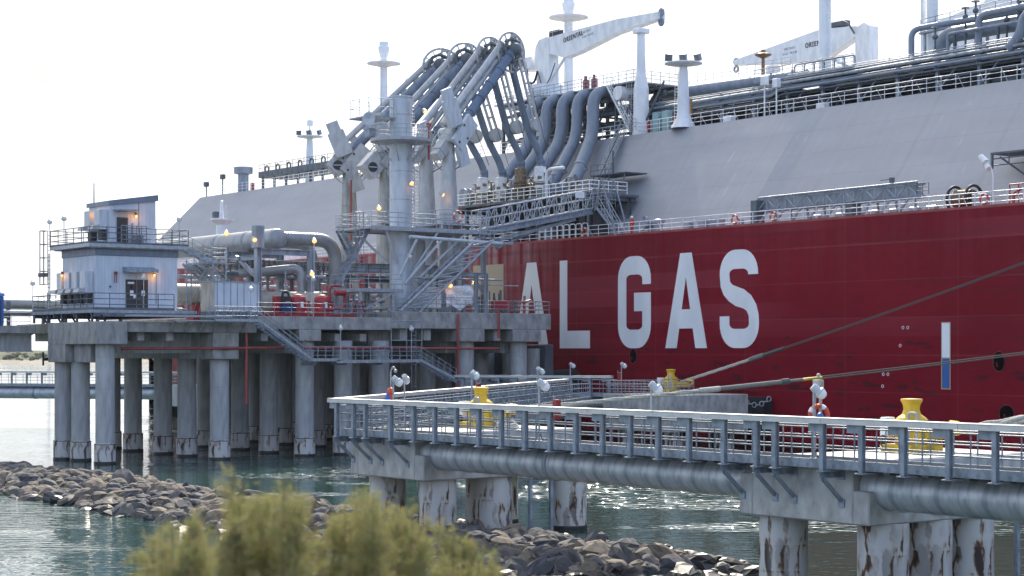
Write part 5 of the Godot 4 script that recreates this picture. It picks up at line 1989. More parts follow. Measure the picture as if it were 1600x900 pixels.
func trestle() -> void:
	var root := thing("access_trestle", "concrete road trestle that reaches the platform from the shore", "bridge", Vector3(-149, 0, -40))
	var g := Geo.new()
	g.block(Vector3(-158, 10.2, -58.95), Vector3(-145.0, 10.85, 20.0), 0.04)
	part("road_slab", g, M.platform_concrete, root)
	for x in [-156.5, -153.0, -149.5, -145.9]:
		g = Geo.new()
		g.ibeam(Vector3(x, 9.45, -58.9), Vector3(x, 9.45, 20.0), 0.8, 1.5)
		part("girder", g, M.pile_concrete, root)
	for z in [-38.0, -16.0, 8.0]:
		for x in [-156.0, -147.0]:
			pile(root, x, z, 8.7)
	g = Geo.new()
	g.rail([Vector3(-145.2, 10.85, -58.5), Vector3(-145.2, 10.85, 18.0)], 1.05, 3, 1.6, 0.03)
	g.rail([Vector3(-157.8, 10.85, -58.5), Vector3(-157.8, 10.85, 18.0)], 1.05, 3, 1.6, 0.03)
	part("handrail", g, M.galvanised, root)
	# pipes on the trestle
	for s in [[-150.2, 12.75, 0.42, "pipe_clad"], [-151.6, 12.2, 0.3, "pipe_clad"], [-152.6, 12.1, 0.35, "steel_grey"], [-148.6, 12.0, 0.2, "galvanised"], [-147.9, 12.0, 0.12, "galvanised"], [-149.2, 11.9, 0.2, "steel_grey"]]:
		g = Geo.new()
		g.tube(Vector3(s[0], s[1], -72.0), Vector3(s[0], s[1], 18.0), s[2], -1, 14)
		part("pipe", g, M[s[3]], root)
	g = Geo.new()
	for k in 12:
		var z := -68.0 + k * 5.0
		g.beam(Vector3(-153.4, 10.85, z), Vector3(-153.4, 12.9, z), 0.25, 0.25)
		g.beam(Vector3(-148.6, 10.85, z), Vector3(-148.6, 12.9, z), 0.25, 0.25)
		g.beam(Vector3(-153.4, 11.6, z), Vector3(-148.6, 11.6, z), 0.2, 0.25)
	part("pipe_support", g, M.steel_dark, root)
	# two pale guard posts and a crate of gear where trestle and platform meet
	g = Geo.new()
	for s in [[-146.6, -56.4], [-146.4, -60.6]]:
		g = Geo.new()
		g.beam(Vector3(s[0], 10.85, s[1]), Vector3(s[0], 13.6, s[1]), 0.24, 0.24)
		part("post", g, M.steel_grey, root)
	# black pipe hanger under the girders
	g = Geo.new()
	g.beam(Vector3(-143.2, 7.6, -58.8), Vector3(-143.2, 8.7, -58.8), 0.12, 0.12)
	g.beam(Vector3(-143.2, 8.1, -58.8), Vector3(-143.2, 8.15, -60.0), 0.2, 0.25)
	part("hanger", g, M.steel_black, root)
	g = Geo.new()
	g.block(Vector3(-146.0, 10.85, -56.2), Vector3(-144.9, 13.2, -55.1), 0.08)
	g.prism(PackedVector2Array([Vector2(-0.6, 0), Vector2(0.6, 0), Vector2(0.4, 0.25), Vector2(-0.4, 0.25)]), Transform3D(Basis.IDENTITY, Vector3(-145.45, 13.2, -56.25)), 1.2)
	var pt := single("portable_toilet", g, M.blue_plastic, "blue plastic portable cabin at the far edge of the trestle road", "portable toilet", Vector3(-145.4, 10.85, -55.6))
	g = Geo.new()
	g.block(Vector3(-144.93, 11.0, -55.95), Vector3(-144.86, 12.9, -55.35), 0.01)
	part("door", g, M.dark_blue, pt)


# ---------------------------------------------------------------- control house
func wall_light(at: Vector3, out: Vector3, label: String, lit := true, e := 1.0) -> void:
	var o := thing("wall_lamp", label, "lamp", at, "wall lamps on the control house")
	var g := Geo.new()
	g.block(at - Vector3(0.09, 0.05, 0.09), at + Vector3(0.09, 0.2, 0.09), 0.02)
	g.tube(at + UP * 0.1 - out * 0.25, at + UP * 0.1, 0.03, -1, 6)
	for k in 4:
		var d := Vector3(cos(k * PI / 2 + 0.7), 0, sin(k * PI / 2 + 0.7)) * 0.11
		g.tube(at + d - UP * 0.22, at + d, 0.008, -1, 4, false)
	part("fitting", g, M.steel_dark, o)
	g = Geo.new()
	g.ball(at - UP * 0.12, 0.1, 10, Vector3(1, 1.25, 1))
	part("lamp_globe", g, M.lamp_lit if lit else M.lamp_white, o)
	if lit:
		var l := OmniLight3D.new()
		l.name = "glow"
		l.light_color = Color(1.0, 0.66, 0.30)
		l.light_energy = e
		l.light_size = 0.3
		l.omni_range = 60.0
		l.omni_attenuation = 2.0
		l.shadow_enabled = true
		o.add_child(l)
		l.position = out * 0.16 - UP * 0.16


func siding(a: Vector3, b: Vector3, out: Vector3, parent: Node3D) -> void:   # upright ribs of a metal wall
	var g := Geo.new()
	var d := Vector3(b.x - a.x, 0, b.z - a.z)
	var m := int(d.length() / 0.3)
	for k in m:
		var p := a + d * ((k + 0.5) / m)
		g.box(Vector3(p.x, (a.y + b.y) * 0.5, p.z) + out * 0.012, Vector3(0.05, b.y - a.y, 0.05) - out.abs() * 0.02)
	part("siding_rib", g, M.siding, parent).set_meta("kind", "stuff")


func build_control_house() -> void:
	var h := thing("control_house", "two storey blue grey metal control house with roof deck", "building", Vector3(-141, 12, -64))
	var g := Geo.new()
	g.block(Vector3(-144.0, 12.0, -67.9), Vector3(-137.5, 16.55, -60.8), 0.03)
	part("wall", g, M.siding, h)
	siding(Vector3(-137.5, 12.0, -60.85), Vector3(-137.5, 16.5, -67.85), Vector3.RIGHT, h)
	siding(Vector3(-144.0, 12.0, -60.8), Vector3(-137.5, 16.5, -60.8), Vector3.BACK, h)
	g = Geo.new()
	g.block(Vector3(-144.08, 16.35, -67.98), Vector3(-137.42, 16.95, -60.72), 0.03)
	part("fascia", g, M.fascia_blue, h)
	g = Geo.new()
	g.span(Vector3(-144.7, 17.0, -68.6), Vector3(-136.9, 17.28, -60.0))
	for k in 6:
		g.beam(Vector3(-144.2 + k * 1.4, 16.97, -68.3), Vector3(-144.2 + k * 1.4, 16.97, -60.2), 0.15, 0.1)
	part("roof_deck", g, M.galvanised_light, h)
	g = Geo.new()
	g.rail([Vector3(-144.7, 17.28, -68.6), Vector3(-136.95, 17.28, -68.6), Vector3(-136.95, 17.28, -60.05), Vector3(-144.7, 17.28, -60.05), Vector3(-144.7, 17.28, -68.6)], 1.3, 3, 1.5, 0.035, 0.15)
	part("roof_railing", g, M.steel_dark, h)
	# upper storey with a sloping roof
	g = Geo.new()
	var up := PackedVector2Array([Vector2(-62.4, 17.28), Vector2(-62.4, 20.5), Vector2(-66.4, 21.1), Vector2(-66.4, 17.28)])
	g.prism(up, Transform3D(Basis(Vector3(0, 0, 1), UP, Vector3(-1, 0, 0)), Vector3(-138.4, 0, 0)), 4.0)
	part("upper_wall", g, M.siding, h)
	g = Geo.new()
	g.prism(PackedVector2Array([Vector2(-62.25, 20.45), Vector2(-62.25, 20.8), Vector2(-66.55, 21.45), Vector2(-66.55, 20.95)]), Transform3D(Basis(Vector3(0, 0, 1), UP, Vector3(-1, 0, 0)), Vector3(-138.2, 0, 0)), 4.4)
	part("upper_roof", g, M.fascia_blue, h)
	siding(Vector3(-138.4, 17.28, -62.45), Vector3(-138.4, 20.2, -66.35), Vector3.RIGHT, h)
	# floor frame and balcony round the house
	g = Geo.new()
	g.span(Vector3(-146.9, 11.75, -68.2), Vector3(-134.6, 11.98, -59.3))
	part("floor_deck", g, M.galvanised, h)
	g = Geo.new()
	for s in [[-134.6, -59.4], [-138.5, -59.4], [-142.5, -59.4], [-146.5, -59.4]]:
		g.beam(Vector3(s[0], 11.6, s[1]), Vector3(s[0], 11.6, -68.0), 0.18, 0.3)
	for k in 5:
		g.beam(Vector3(-146.8 + k * 2.9, 11.05, -59.5), Vector3(-146.8 + k * 2.9, 11.75, -59.5), 0.16, 0.16)
		g.beam(Vector3(-146.8 + k * 2.9, 11.08, -60.6), Vector3(-145.6 + k * 2.9, 11.7, -59.7), 0.12, 0.12)
	part("floor_frame", g, M.steel_dark, h)
	g = Geo.new()
	g.rail([Vector3(-146.8, 11.98, -66.0), Vector3(-146.8, 11.98, -59.35), Vector3(-134.65, 11.98, -59.35), Vector3(-134.65, 11.98, -66.2)], 1.3, 3, 1.25, 0.035, 0.2)
	part("balcony_railing", g, M.steel_dark, h)
	g = Geo.new()
	g.span(Vector3(-134.7, 11.55, -61.5), Vector3(-134.55, 11.97, -66.2))
	part("balcony_fascia", g, M.galvanised_light, h)
	# double door with notices, canopy over it
	for s in [[-63.35, -64.28], [-64.34, -65.27]]:
		g = Geo.new()
		g.block(Vector3(-137.5, 12.0, s[1]), Vector3(-137.42, 14.5, s[0]), 0.015)
		var d := part("door", g, M.door_brown, h)
		g = Geo.new()
		g.span(Vector3(-137.415, 13.2, (s[0] + s[1]) * 0.5 - 0.18), Vector3(-137.4, 13.62, (s[0] + s[1]) * 0.5 + 0.12))
		if s[0] > -64:
			g.span(Vector3(-137.415, 14.15, s[0] - 0.7), Vector3(-137.4, 14.3, s[0] - 0.15))
			g.span(Vector3(-137.415, 13.0, s[1] + 0.08), Vector3(-137.4, 13.3, s[1] + 0.3))
		part("notice", g, M.paper, d)
		g = Geo.new()
		g.span(Vector3(-137.418, 13.75, (s[0] + s[1]) * 0.5 - 0.1), Vector3(-137.4, 14.02, (s[0] + s[1]) * 0.5 + 0.1))
		part("pane", g, M.dark_glass, d)
		g = Geo.new()
		g.tube(Vector3(-137.36, 12.85, s[1] + 0.12 if s[0] > -64 else s[0] - 0.12), Vector3(-137.36, 13.1, s[1] + 0.12 if s[0] > -64 else s[0] - 0.12), 0.02, -1, 6)
		part("handle", g, M.galvanised_light, d)
	g = Geo.new()
	g.prism(PackedVector2Array([Vector2(0, 15.05), Vector2(0, 15.5), Vector2(0.9, 15.3), Vector2(0.9, 15.05)]), Transform3D(Basis(Vector3.RIGHT, UP, Vector3.BACK), Vector3(-137.48, 0, -65.8)), 2.7)
	part("canopy", g, M.galvanised, h)
	g = Geo.new()
	g.block(Vector3(-138.4, 17.28, -63.0), Vector3(-138.32, 19.5, -63.95), 0.015)
	var ud := part("upper_door", g, M.door_brown, h)
	g = Geo.new()
	g.span(Vector3(-138.315, 18.35, -63.8), Vector3(-138.3, 19.35, -63.15))
	part("pane", g, M.dark_glass, ud)
	g = Geo.new()
	g.span(Vector3(-138.38, 20.0, -64.6), Vector3(-137.6, 20.12, -62.7))
	part("canopy", g, M.galvanised, h)
	# a small red alarm box and cable on the wall
	g = Geo.new()
	g.tube(Vector3(-137.45, 12.6, -66.0), Vector3(-137.45, 15.0, -66.0), 0.025, -1, 5)
	g.tube(Vector3(-138.35, 18.4, -64.9), Vector3(-138.35, 21.2, -64.9), 0.025, -1, 5)
	g.ball(Vector3(-137.4, 13.9, -62.0), 0.1, 8)
	part("conduit", g, M.steel_dark, h)
	g = Geo.new()
	g.block(Vector3(-137.5, 14.9, -62.6), Vector3(-137.3, 15.1, -62.35), 0.02)
	g.tube(Vector3(-137.4, 14.2, -62.55), Vector3(-137.4, 14.9, -62.55), 0.03, -1, 6)
	g.tube(Vector3(-137.4, 14.2, -62.38), Vector3(-137.4, 14.9, -62.38), 0.03, -1, 6)
	part("alarm_horn", g, M.pipe_red, h)
	# wall air conditioners: tall pale cabinets with hoods, louvres and dark grilles
	for s in [[-138.4, 12.5, -60.8, 2.6], [-140.0, 12.5, -60.8, 2.6], [-141.5, 12.5, -60.8, 2.6], [-143.0, 12.5, -60.8, 2.6], [-139.2, 17.6, -62.4, 2.5], [-141.2, 17.6, -62.4, 2.5]]:
		var b := Vector3(s[0], s[1], s[2])
		g = Geo.new()
		g.block(b + Vector3(-0.5, 0.9, 0), b + Vector3(0.5, s[3], 0.75), 0.03)
		var ac := part("air_conditioner", g, M.tower_grey, h)
		g = Geo.new()
		g.block(b + Vector3(-0.36, 0.1, 0), b + Vector3(0.36, 0.86, 0.5), 0.03)
		part("grille", g, M.steel_black, ac)
		g = Geo.new()
		g.prism(PackedVector2Array([Vector2(0, 0.95), Vector2(0, 1.35), Vector2(0.5, 1.25), Vector2(0.62, 0.95)]), Transform3D(Basis(Vector3.BACK, UP, Vector3.LEFT), b + Vector3(0.5, -0.05, 0.72)), 1.0)
		part("hood", g, M.galvanised_light, ac)
	# caged ladder at the far corner
	g = Geo.new()
	g.ladder(Vector3(-144.9, 12.0, -60.0), Vector3(-144.9, 18.4, -60.0), Vector3.RIGHT)
	g.cage(Vector3(-144.9, 14.2, -60.0), Vector3(-144.9, 18.6, -60.0), Vector3.BACK, 0.4, 0.03)
	g.beam(Vector3(-145.4, 15.0, -59.5), Vector3(-144.4, 15.0, -59.5), 0.5, 0.3)
	part("caged_ladder", g, M.steel_dark, h)
	# whip aerial
	g = Geo.new()
	g.tube(Vector3(-141.2, 20.4, -62.3), Vector3(-141.2, 22.4, -62.3), 0.07, 0.05, 7)
	g.tube(Vector3(-139.5, 21.0, -64.9), Vector3(-139.5, 24.0, -64.9), 0.012, -1, 4)
	part("aerial", g, M.galvanised, h)
	# equipment on the roof deck in front of the door
	g = Geo.new()
	g.rail([Vector3(-137.3, 17.28, -62.9), Vector3(-137.3, 17.28, -65.1)], 1.5, 4, 0.4, 0.04)
	g.block(Vector3(-137.9, 17.28, -64.9), Vector3(-137.4, 18.1, -64.0), 0.05)
	g.tube(Vector3(-137.4, 17.3, -63.9), Vector3(-137.4, 19.0, -63.9), 0.08, -1, 8)
	part("valve_stand", g, M.steel_grey, h)
	# outside stair from the roof deck
	var st := thing("house_stair", "open grey steel stair tower at the side of the control house", "stair", Vector3(-139.5, 11.6, -70))
	g = Geo.new()
	g.stair(Vector3(-138.6, 16.2, -71.4), Vector3(-138.6, 17.25, -68.6), Vector3.RIGHT, 1.0)
	g.stair(Vector3(-140.2, 16.1, -71.0), Vector3(-140.2, 11.8, -76.0), Vector3.RIGHT, 1.0)
	g.stair(Vector3(-141.5, 14.0, -73.4), Vector3(-141.5, 16.1, -70.6), Vector3.RIGHT, 1.0)
	part("flight", g, M.steel_grey, st)
	g = Geo.new()
	g.span(Vector3(-142.0, 16.05, -72.6), Vector3(-138.0, 16.2, -71.4))
	part("landing", g, M.steel_grey, st)
	g = Geo.new()
	for s in [[-138.05, -71.4], [-138.05, -72.6], [-142.0, -72.6], [-142.0, -71.4], [-138.05, -69.0]]:
		g.tube(Vector3(s[0], 11.6, s[1]), Vector3(s[0], 16.2, s[1]), 0.07, -1, 6)
	part("post", g, M.galvanised, st)
	g = Geo.new()
	g.rail([Vector3(-138.05, 17.25, -68.6), Vector3(-138.05, 16.2, -71.4), Vector3(-138.05, 16.2, -72.6), Vector3(-142.0, 16.2, -72.6)], 1.1, 3, 1.0, 0.03)
	for x in [-139.7, -140.7]:
		g.rail([Vector3(x, 16.1, -71.0), Vector3(x, 11.8, -76.0)], 1.0, 3, 1.1, 0.03)
	for k in 6:
		g.tube(Vector3(-141.9, 11.7, -69 - k * 0.6), Vector3(-138.2, 15.6, -71.0), 0.03, -1, 5)
	part("handrail", g, M.galvanised, st)
	wall_light(Vector3(-137.2, 15.0, -65.7), Vector3.RIGHT, "lit amber wall lamp by the double door of the control house", true, 0.3)
	wall_light(Vector3(-138.1, 19.75, -64.55), Vector3.RIGHT, "lit amber wall lamp beside the upper door of the control house", true, 0.3)
	wall_light(Vector3(-140.3, 20.0, -62.1), Vector3.BACK, "lit amber wall lamp over the upper air conditioners", true, 0.2)
	wall_light(Vector3(-142.2, 15.0, -60.0), Vector3.BACK, "lit amber wall lamp among the lower air conditioners", true, 0.3)


# ---------------------------------------------------------------- equipment on the platform
func flood(called_at: Vector3, out: Vector3, label: String, lit := false, pole := 0.0) -> void:
	var o := thing("floodlight", label, "floodlight", called_at - UP * pole, "floodlights on the platform")
	var g := Geo.new()
	if pole > 0.0:
		g.tube(called_at - UP * pole, called_at + UP * 0.1, 0.035, -1, 6)
	g.lathe(called_at + out * 0.05, (out - UP * 0.7).normalized(), [[0.0, -0.28], [0.15, -0.25], [0.17, -0.05], [0.22, 0.12]], 12)
	part("housing", g, M.lamp_shell, o)
	g = Geo.new()
	g.lathe(called_at + out * 0.05, (out - UP * 0.7).normalized(), [[0.2, 0.1], [0.19, 0.17], [0.11, 0.23], [0.0, 0.24]], 12)
	part("lens", g, M.lamp_lit if lit else M.lamp_white, o)
	if lit:
		var l := OmniLight3D.new()
		l.name = "glow"
		l.light_color = Color(1.0, 0.66, 0.30)
		l.light_energy = 0.12
		l.light_size = 0.4
		l.omni_range = 60.0
		l.omni_attenuation = 2.0
		l.shadow_enabled = true
		o.add_child(l)
		l.position = UP * pole + (out - UP * 0.7).normalized() * 0.5 + out * 0.05


func build_platform_gear() -> void:
	var g: Geo
	var fl := 11.62
	# ---- gangway tower
	var t := thing("gangway_tower", "tall grey cylinder tower with ring balcony and braced steel platforms", "tower", Vector3(-138, 12.15, -89.9))
	g = Geo.new()
	var prof := [[1.25, 0.0], [1.25, 0.25], [1.02, 0.35]]
	for k in 7:
		var y := 2.5 + k * 2.5
		prof.append_array([[1.02, y], [1.08, y + 0.02], [1.08, y + 0.1], [1.02, y + 0.12]])
	prof.append_array([[1.02, 19.0], [1.1, 19.02], [1.1, 19.15], [0, 19.15]])
	g.lathe(t.position, UP, prof, 26)
	part("column", g, M.tower_grey, t)
	g = Geo.new()
	g.ladder(Vector3(-136.75, 12.3, -90.2), Vector3(-136.75, 30.8, -90.2), Vector3(0.2, 0, -1), 0.5)
	g.ladder(Vector3(-137.2, 21.0, -91.0), Vector3(-137.2, 27.2, -91.0), Vector3(1, 0, -1), 0.5)
	part("ladder", g, M.galvanised_light, t)
	g = Geo.new()
	g.lathe(Vector3(-138, 27.2, -89.9), UP, [[1.05, -0.12], [2.6, 0.02], [2.75, 0.05], [2.75, 0.3], [1.0, 0.3]], 24)
	part("ring_balcony", g, M.galvanised_light, t)
	g = Geo.new()
	var ring := []
	for k in 17:
		ring.append(Vector3(-138 + 2.65 * cos(TAU * k / 16), 27.5, -89.9 + 2.65 * sin(TAU * k / 16)))
	g.rail(ring, 1.1, 3, 1.1, 0.03)
	for k in 8:
		var d := Vector3(cos(TAU * k / 8), 0, sin(TAU * k / 8))
		g.beam(t.position + d * 1.0 + UP * 13.4, t.position + d * 2.6 + UP * 15.0, 0.08, 0.08)
	part("balcony_railing", g, M.galvanised_light, t)
	g = Geo.new()
	g.rail([Vector3(-140.5, 29.4, -88.2), Vector3(-140.5, 29.4, -86.2), Vector3(-137.5, 29.4, -86.2), Vector3(-137.5, 29.4, -88.8)], 1.5, 2, 1.4, 0.035)
	g.span(Vector3(-140.6, 29.2, -88.9), Vector3(-137.4, 29.35, -86.1))
	g.block(Vector3(-139.5, 27.6, -87.7), Vector3(-138.6, 28.4, -87.0), 0.05)
	part("side_platform", g, M.galvanised, t)
	g = Geo.new()
	g.lathe(Vector3(-137.4, 29.0, -86.2), Vector3(0.5, 0, 0.8), [[0.0, -0.2], [0.55, 0.0], [0.62, 0.15], [0.5, 0.15], [0.0, 0.0]], 16)
	part("dish", g, M.lamp_shell, t)
	g = Geo.new()
	g.tube(Vector3(-137.2, 27.5, -92.3), Vector3(-137.2, 29.0, -92.3), 0.09, -1, 8)
	g.block(Vector3(-137.35, 28.7, -92.5), Vector3(-137.05, 29.1, -92.1), 0.05)
	g.tube(Vector3(-137.2, 25.8, -92.3), Vector3(-137.2, 27.2, -92.3), 0.1, -1, 8)
	part("red_standpipe", g, M.pipe_red, t)
	# upper working platform round the tower, where the gangway starts
	g = Geo.new()
	g.span(Vector3(-141.5, 19.4, -97.8), Vector3(-136.0, 19.6, -85.6))
	g.beam(Vector3(-136.0, 19.45, -85.6), Vector3(-136.0, 19.45, -97.8), 0.12, 0.36)
	g.beam(Vector3(-141.5, 19.45, -85.6), Vector3(-141.5, 19.45, -97.8), 0.12, 0.36)
	part("upper_platform", g, M.galvanised_light, t)
	g = Geo.new()
	g.rail([Vector3(-141.5, 19.6, -85.6), Vector3(-136.05, 19.6, -85.6), Vector3(-136.05, 19.6, -97.8)], 1.25, 3, 1.3, 0.035)
	g.rail([Vector3(-141.5, 19.6, -85.6), Vector3(-141.5, 19.6, -97.8)], 1.25, 3, 1.3, 0.03)
	part("upper_railing", g, M.galvanised_light, t)
	g = Geo.new()
	for s in [[-87.2, -89.0, 16.5], [-92.6, -90.8, 16.0], [-95.6, -91.0, 15.0]]:
		g.beam(Vector3(-136.2, 19.3, s[0]), Vector3(-137.3, s[2], s[1]), 0.18, 0.18)
		g.beam(Vector3(-141.0, 19.3, s[0]), Vector3(-138.8, s[2], s[1]), 0.18, 0.18)
	g.tube(Vector3(-135.6, 18.75, -89.2), Vector3(-135.6, 18.5, -99.2), 0.16, -1, 8)
	g.beam(Vector3(-135.6, 18.6, -90.0), Vector3(-136.9, 15.2, -88.9), 0.2, 0.2)
	g.beam(Vector3(-135.6, 18.6, -92.6), Vector3(-136.9, 14.8, -89.6), 0.2, 0.2)
	g.beam(Vector3(-136.0, 18.4, -99.2), Vector3(-138.4, 18.4, -99.2), 0.2, 0.25)
	part("brace", g, M.tower_grey, t)
	# leaning lattice strut: two pairs of chords with rungs
	g = Geo.new()
	var a := Vector3(-134.6, 12.2, -87.6)
	var b := Vector3(-134.6, 18.4, -95.3)
	var off := Vector3(0, -0.35, -2.0)
	g.tube(a, b, 0.14, -1, 7)
	g.tube(a + off + UP * 0.3, b + off + UP * 0.4, 0.12, -1, 7)
	g.tube(a + Vector3(-1.6, 0, -0.4), b + Vector3(-1.6, 0, -0.4), 0.12, -1, 7)
	for k in 9:
		var p := a.lerp(b, (k + 0.5) / 9.0)
		g.tube(p, p + off + UP * 0.35, 0.07, -1, 6)
		g.tube(p, a.lerp(b, (k + 1.4) / 9.0) + off + UP * 0.35, 0.07, -1, 6)
		g.tube(p, p + Vector3(-1.6, 0, -0.4), 0.06, -1, 6)
	part("lattice_strut", g, M.galvanised_light, t)
	# lower platform on a braced frame
	g = Geo.new()
	g.span(Vector3(-139.5, 13.85, -88.2), Vector3(-135.0, 14.15, -83.4))
	for z in [-83.9, -87.2]:
		for x in [-135.2, -139.2]:
			g.beam(Vector3(x, 11.62 if z > -86 else 12.15, z), Vector3(x, 13.9, z), 0.25, 0.25)
	g.beam(Vector3(-135.1, 12.2, -84.0), Vector3(-135.1, 13.8, -87.1), 0.15, 0.15)
	part("lower_platform", g, M.galvanised_light, t)
	g = Geo.new()
	g.rail([Vector3(-139.4, 14.15, -83.5), Vector3(-135.05, 14.15, -83.5), Vector3(-135.05, 14.15, -88.1)], 1.25, 3, 1.2, 0.03)
	part("lower_railing", g, M.galvanised_light, t)
	g = Geo.new()
	g.stair(Vector3(-138.2, 14.2, -83.2), Vector3(-138.2, 19.4, -86.4), Vector3.RIGHT, 1.0)
	g.stair(Vector3(-139.8, 16.6, -86.2), Vector3(-139.8, 19.4, -84.6), Vector3.RIGHT, 1.0)
	for s in [-0.5, 0.5]:
		g.rail([Vector3(-138.2 + s, 14.2, -83.2), Vector3(-138.2 + s, 19.4, -86.4)], 1.0, 3, 0.8, 0.03)
	part("stair", g, M.galvanised, t)
	g = Geo.new()
	g.cage(Vector3(-137.0, 18.6, -85.2), Vector3(-137.0, 20.8, -85.2), Vector3(0.3, 0, 1), 0.45, 0.03)
	g.ladder(Vector3(-137.0, 15.0, -85.2), Vector3(-137.0, 20.8, -85.2), Vector3(1, 0, -0.3))
	g.block(Vector3(-135.2, 11.9, -83.6), Vector3(-134.8, 12.9, -82.8), 0.04)
	part("caged_ladder", g, M.galvanised, t)

	# ---- gangway bridge to the ship
	var gw := thing("gangway", "grey truss gangway bridge from the tower across to the ship", "gangway", Vector3(-137.2, 19.6, -97.8))
	var p0 := Vector3(-136.6, 19.75, -97.6)
	var p1 := Vector3(-136.6, 22.3, -110.6)
	for x in [0.0, -1.5]:
		g = Geo.new()
		var o := Vector3(x, 0, 0)
		g.truss(p0 + o, p1 + o, UP * 1.75, 15, 0.075)
		g.tube(p0 + o + UP * 0.9, p1 + o + UP * 0.9, 0.05, -1, 6)
		part("side_truss", g, M.galvanised_light, gw)
	g = Geo.new()
	g.beam(p0 + Vector3(-0.75, -0.12, 0), p1 + Vector3(-0.75, -0.12, 0), 1.5, 0.12)
	g.ibeam(p0 + Vector3(-0.05, -0.32, 0), p1 + Vector3(-0.05, -0.32, 0), 0.3, 0.5)
	g.ibeam(p0 + Vector3(-1.45, -0.32, 0), p1 + Vector3(-1.45, -0.32, 0), 0.3, 0.5)
	part("floor", g, M.galvanised, gw)
	g = Geo.new()
	g.beam(p0 + Vector3(-0.75, -0.9, -2.0), p0.lerp(p1, 0.86) + Vector3(-0.75, -0.75, 0), 0.9, 0.3)
	g.tube(p0 + Vector3(-0.75, -1.6, -2.2), p0.lerp(p1, 0.55) + Vector3(-0.75, -0.95, 0), 0.16, -1, 8)
	part("telescope_beam", g, M.steel_grey, gw)
	g = Geo.new()
	g.block(p1 + Vector3(0.08, 0.85, 2.2), p1 + Vector3(0.13, 1.45, 1.1), 0.01)
	part("notice", g, M.paper, gw)
	# end stair that drops on the ship's deck, and its frame
	g = Geo.new()
	g.stair(Vector3(-133.6, DECK + 0.05, -111.6), Vector3(-136.0, 22.3, -111.0), Vector3(0, 0, 1), 0.9)
	for z in [-110.75, -111.75]:
		g.rail([Vector3(-133.6, DECK + 0.05, z), Vector3(-136.0, 22.4, z)], 1.0, 2, 0.8, 0.045)
	part("end_stair", g, M.galvanised_light, gw)
	g = Geo.new()
	for z in [-110.5, -112.0]:
		g.beam(Vector3(-136.2, 22.0, z), Vector3(-135.2, 25.0, z), 0.12, 0.12)
		g.beam(Vector3(-135.2, 25.0, z), Vector3(-133.0, DECK, z), 0.1, 0.1)
	g.rail([Vector3(-137.8, 22.4, -110.9), Vector3(-135.2, 22.4, -110.9), Vector3(-135.2, 22.4, -112.2)], 1.3, 4, 0.5, 0.03)
	part("end_frame", g, M.galvanised, gw)
	# support boom below the gangway's heel
	g = Geo.new()
	g.beam(Vector3(-135.8, 18.55, -94.8), Vector3(-135.8, 18.55, -100.5), 0.35, 0.2)
	g.rail([Vector3(-135.7, 18.65, -96.8), Vector3(-135.7, 18.65, -100.4)], 1.0, 3, 1.2, 0.035)
	part("heel_frame", g, M.galvanised_light, gw)

	# ---- big header pipe running back along the platform, with its closed end towards us
	var hp := thing("header_pipe", "fat grey header pipe with a domed end cap", "pipe", Vector3(-142, 18.4, -79.4))
	g = Geo.new()
	g.tube(Vector3(-172, 18.5, -79.4), Vector3(-141.6, 18.5, -79.4), 0.92, -1, 26, false)
	g.lathe(Vector3(-141.6, 18.5, -79.4), Vector3.RIGHT, [[0.92, 0.0], [0.85, 0.22], [0.6, 0.4], [0.3, 0.5], [0.0, 0.52]], 26)
	part("shell", g, M.pipe_clad, hp)
	g = Geo.new()
	for x in [-146.6, -152.0, -158.0]:
		g.tube(Vector3(x - 0.3, 18.5, -79.4), Vector3(x + 0.3, 18.5, -79.4), 0.95, -1, 26)
	part("saddle_band", g, M.steel_grey, hp)
	# branch that turns toward the ship and drops to the deck
	var bp := thing("branch_pipe", "ribbed insulated pipe that leaves the header and bends down", "pipe", Vector3(-142.8, 18.6, -81))
	g = Geo.new()
	g.pipe(Geo.bend([Vector3(-142.8, 18.65, -80.2), Vector3(-142.8, 18.65, -86.0), Vector3(-142.8, 13.2, -86.0)], 1.9, 10), 0.6, 18)
	part("insulation", g, M.pipe_clad, bp)
	g = Geo.new()
	for k in 11:
		g.torus(Vector3(-142.8, 18.65, -80.7 - k * 0.32), Vector3.BACK, 0.6, 0.025, 20, 4)
	part("band", g, M.pipe_clad, bp)
	g = Geo.new()
	g.tube(Vector3(-142.8, 12.15, -86.4), Vector3(-142.8, 14.6, -86.4), 0.72, -1, 14)
	g.tube(Vector3(-142.8, 15.2, -86.05), Vector3(-142.8, 15.4, -86.05), 0.85, -1, 16)
	part("valve_body", g, M.steel_grey, bp)
	var bp2 := thing("branch_pipe", "pale pipe that drops behind the ribbed pipe bend", "pipe", Vector3(-146.6, 18.4, -86))
	g = Geo.new()
	g.pipe(Geo.bend([Vector3(-146.6, 18.5, -80.2), Vector3(-146.6, 18.5, -85.9), Vector3(-146.6, 12.2, -85.9)], 1.7, 8), 0.5, 16)
	part("insulation", g, M.pipe_clad, bp2)
	# lower line in front
	var lp := thing("low_pipe", "slimmer grey pipe with an elbow at each end below the header", "pipe", Vector3(-141, 15, -77))
	g = Geo.new()
	g.pipe(Geo.bend([Vector3(-144.5, 12.0, -75.6), Vector3(-144.5, 15.35, -75.6), Vector3(-141.0, 16.05, -81.5), Vector3(-141.0, 11.7, -81.5)], 0.9, 8), 0.37, 16)
	part("insulation", g, M.pipe_clad, lp)
	# pipe support frame
	var ps := thing("pipe_portal", "steel portal frame that carries the fat header pipe", "pipe support", Vector3(-143, fl, -78))
	g = Geo.new()
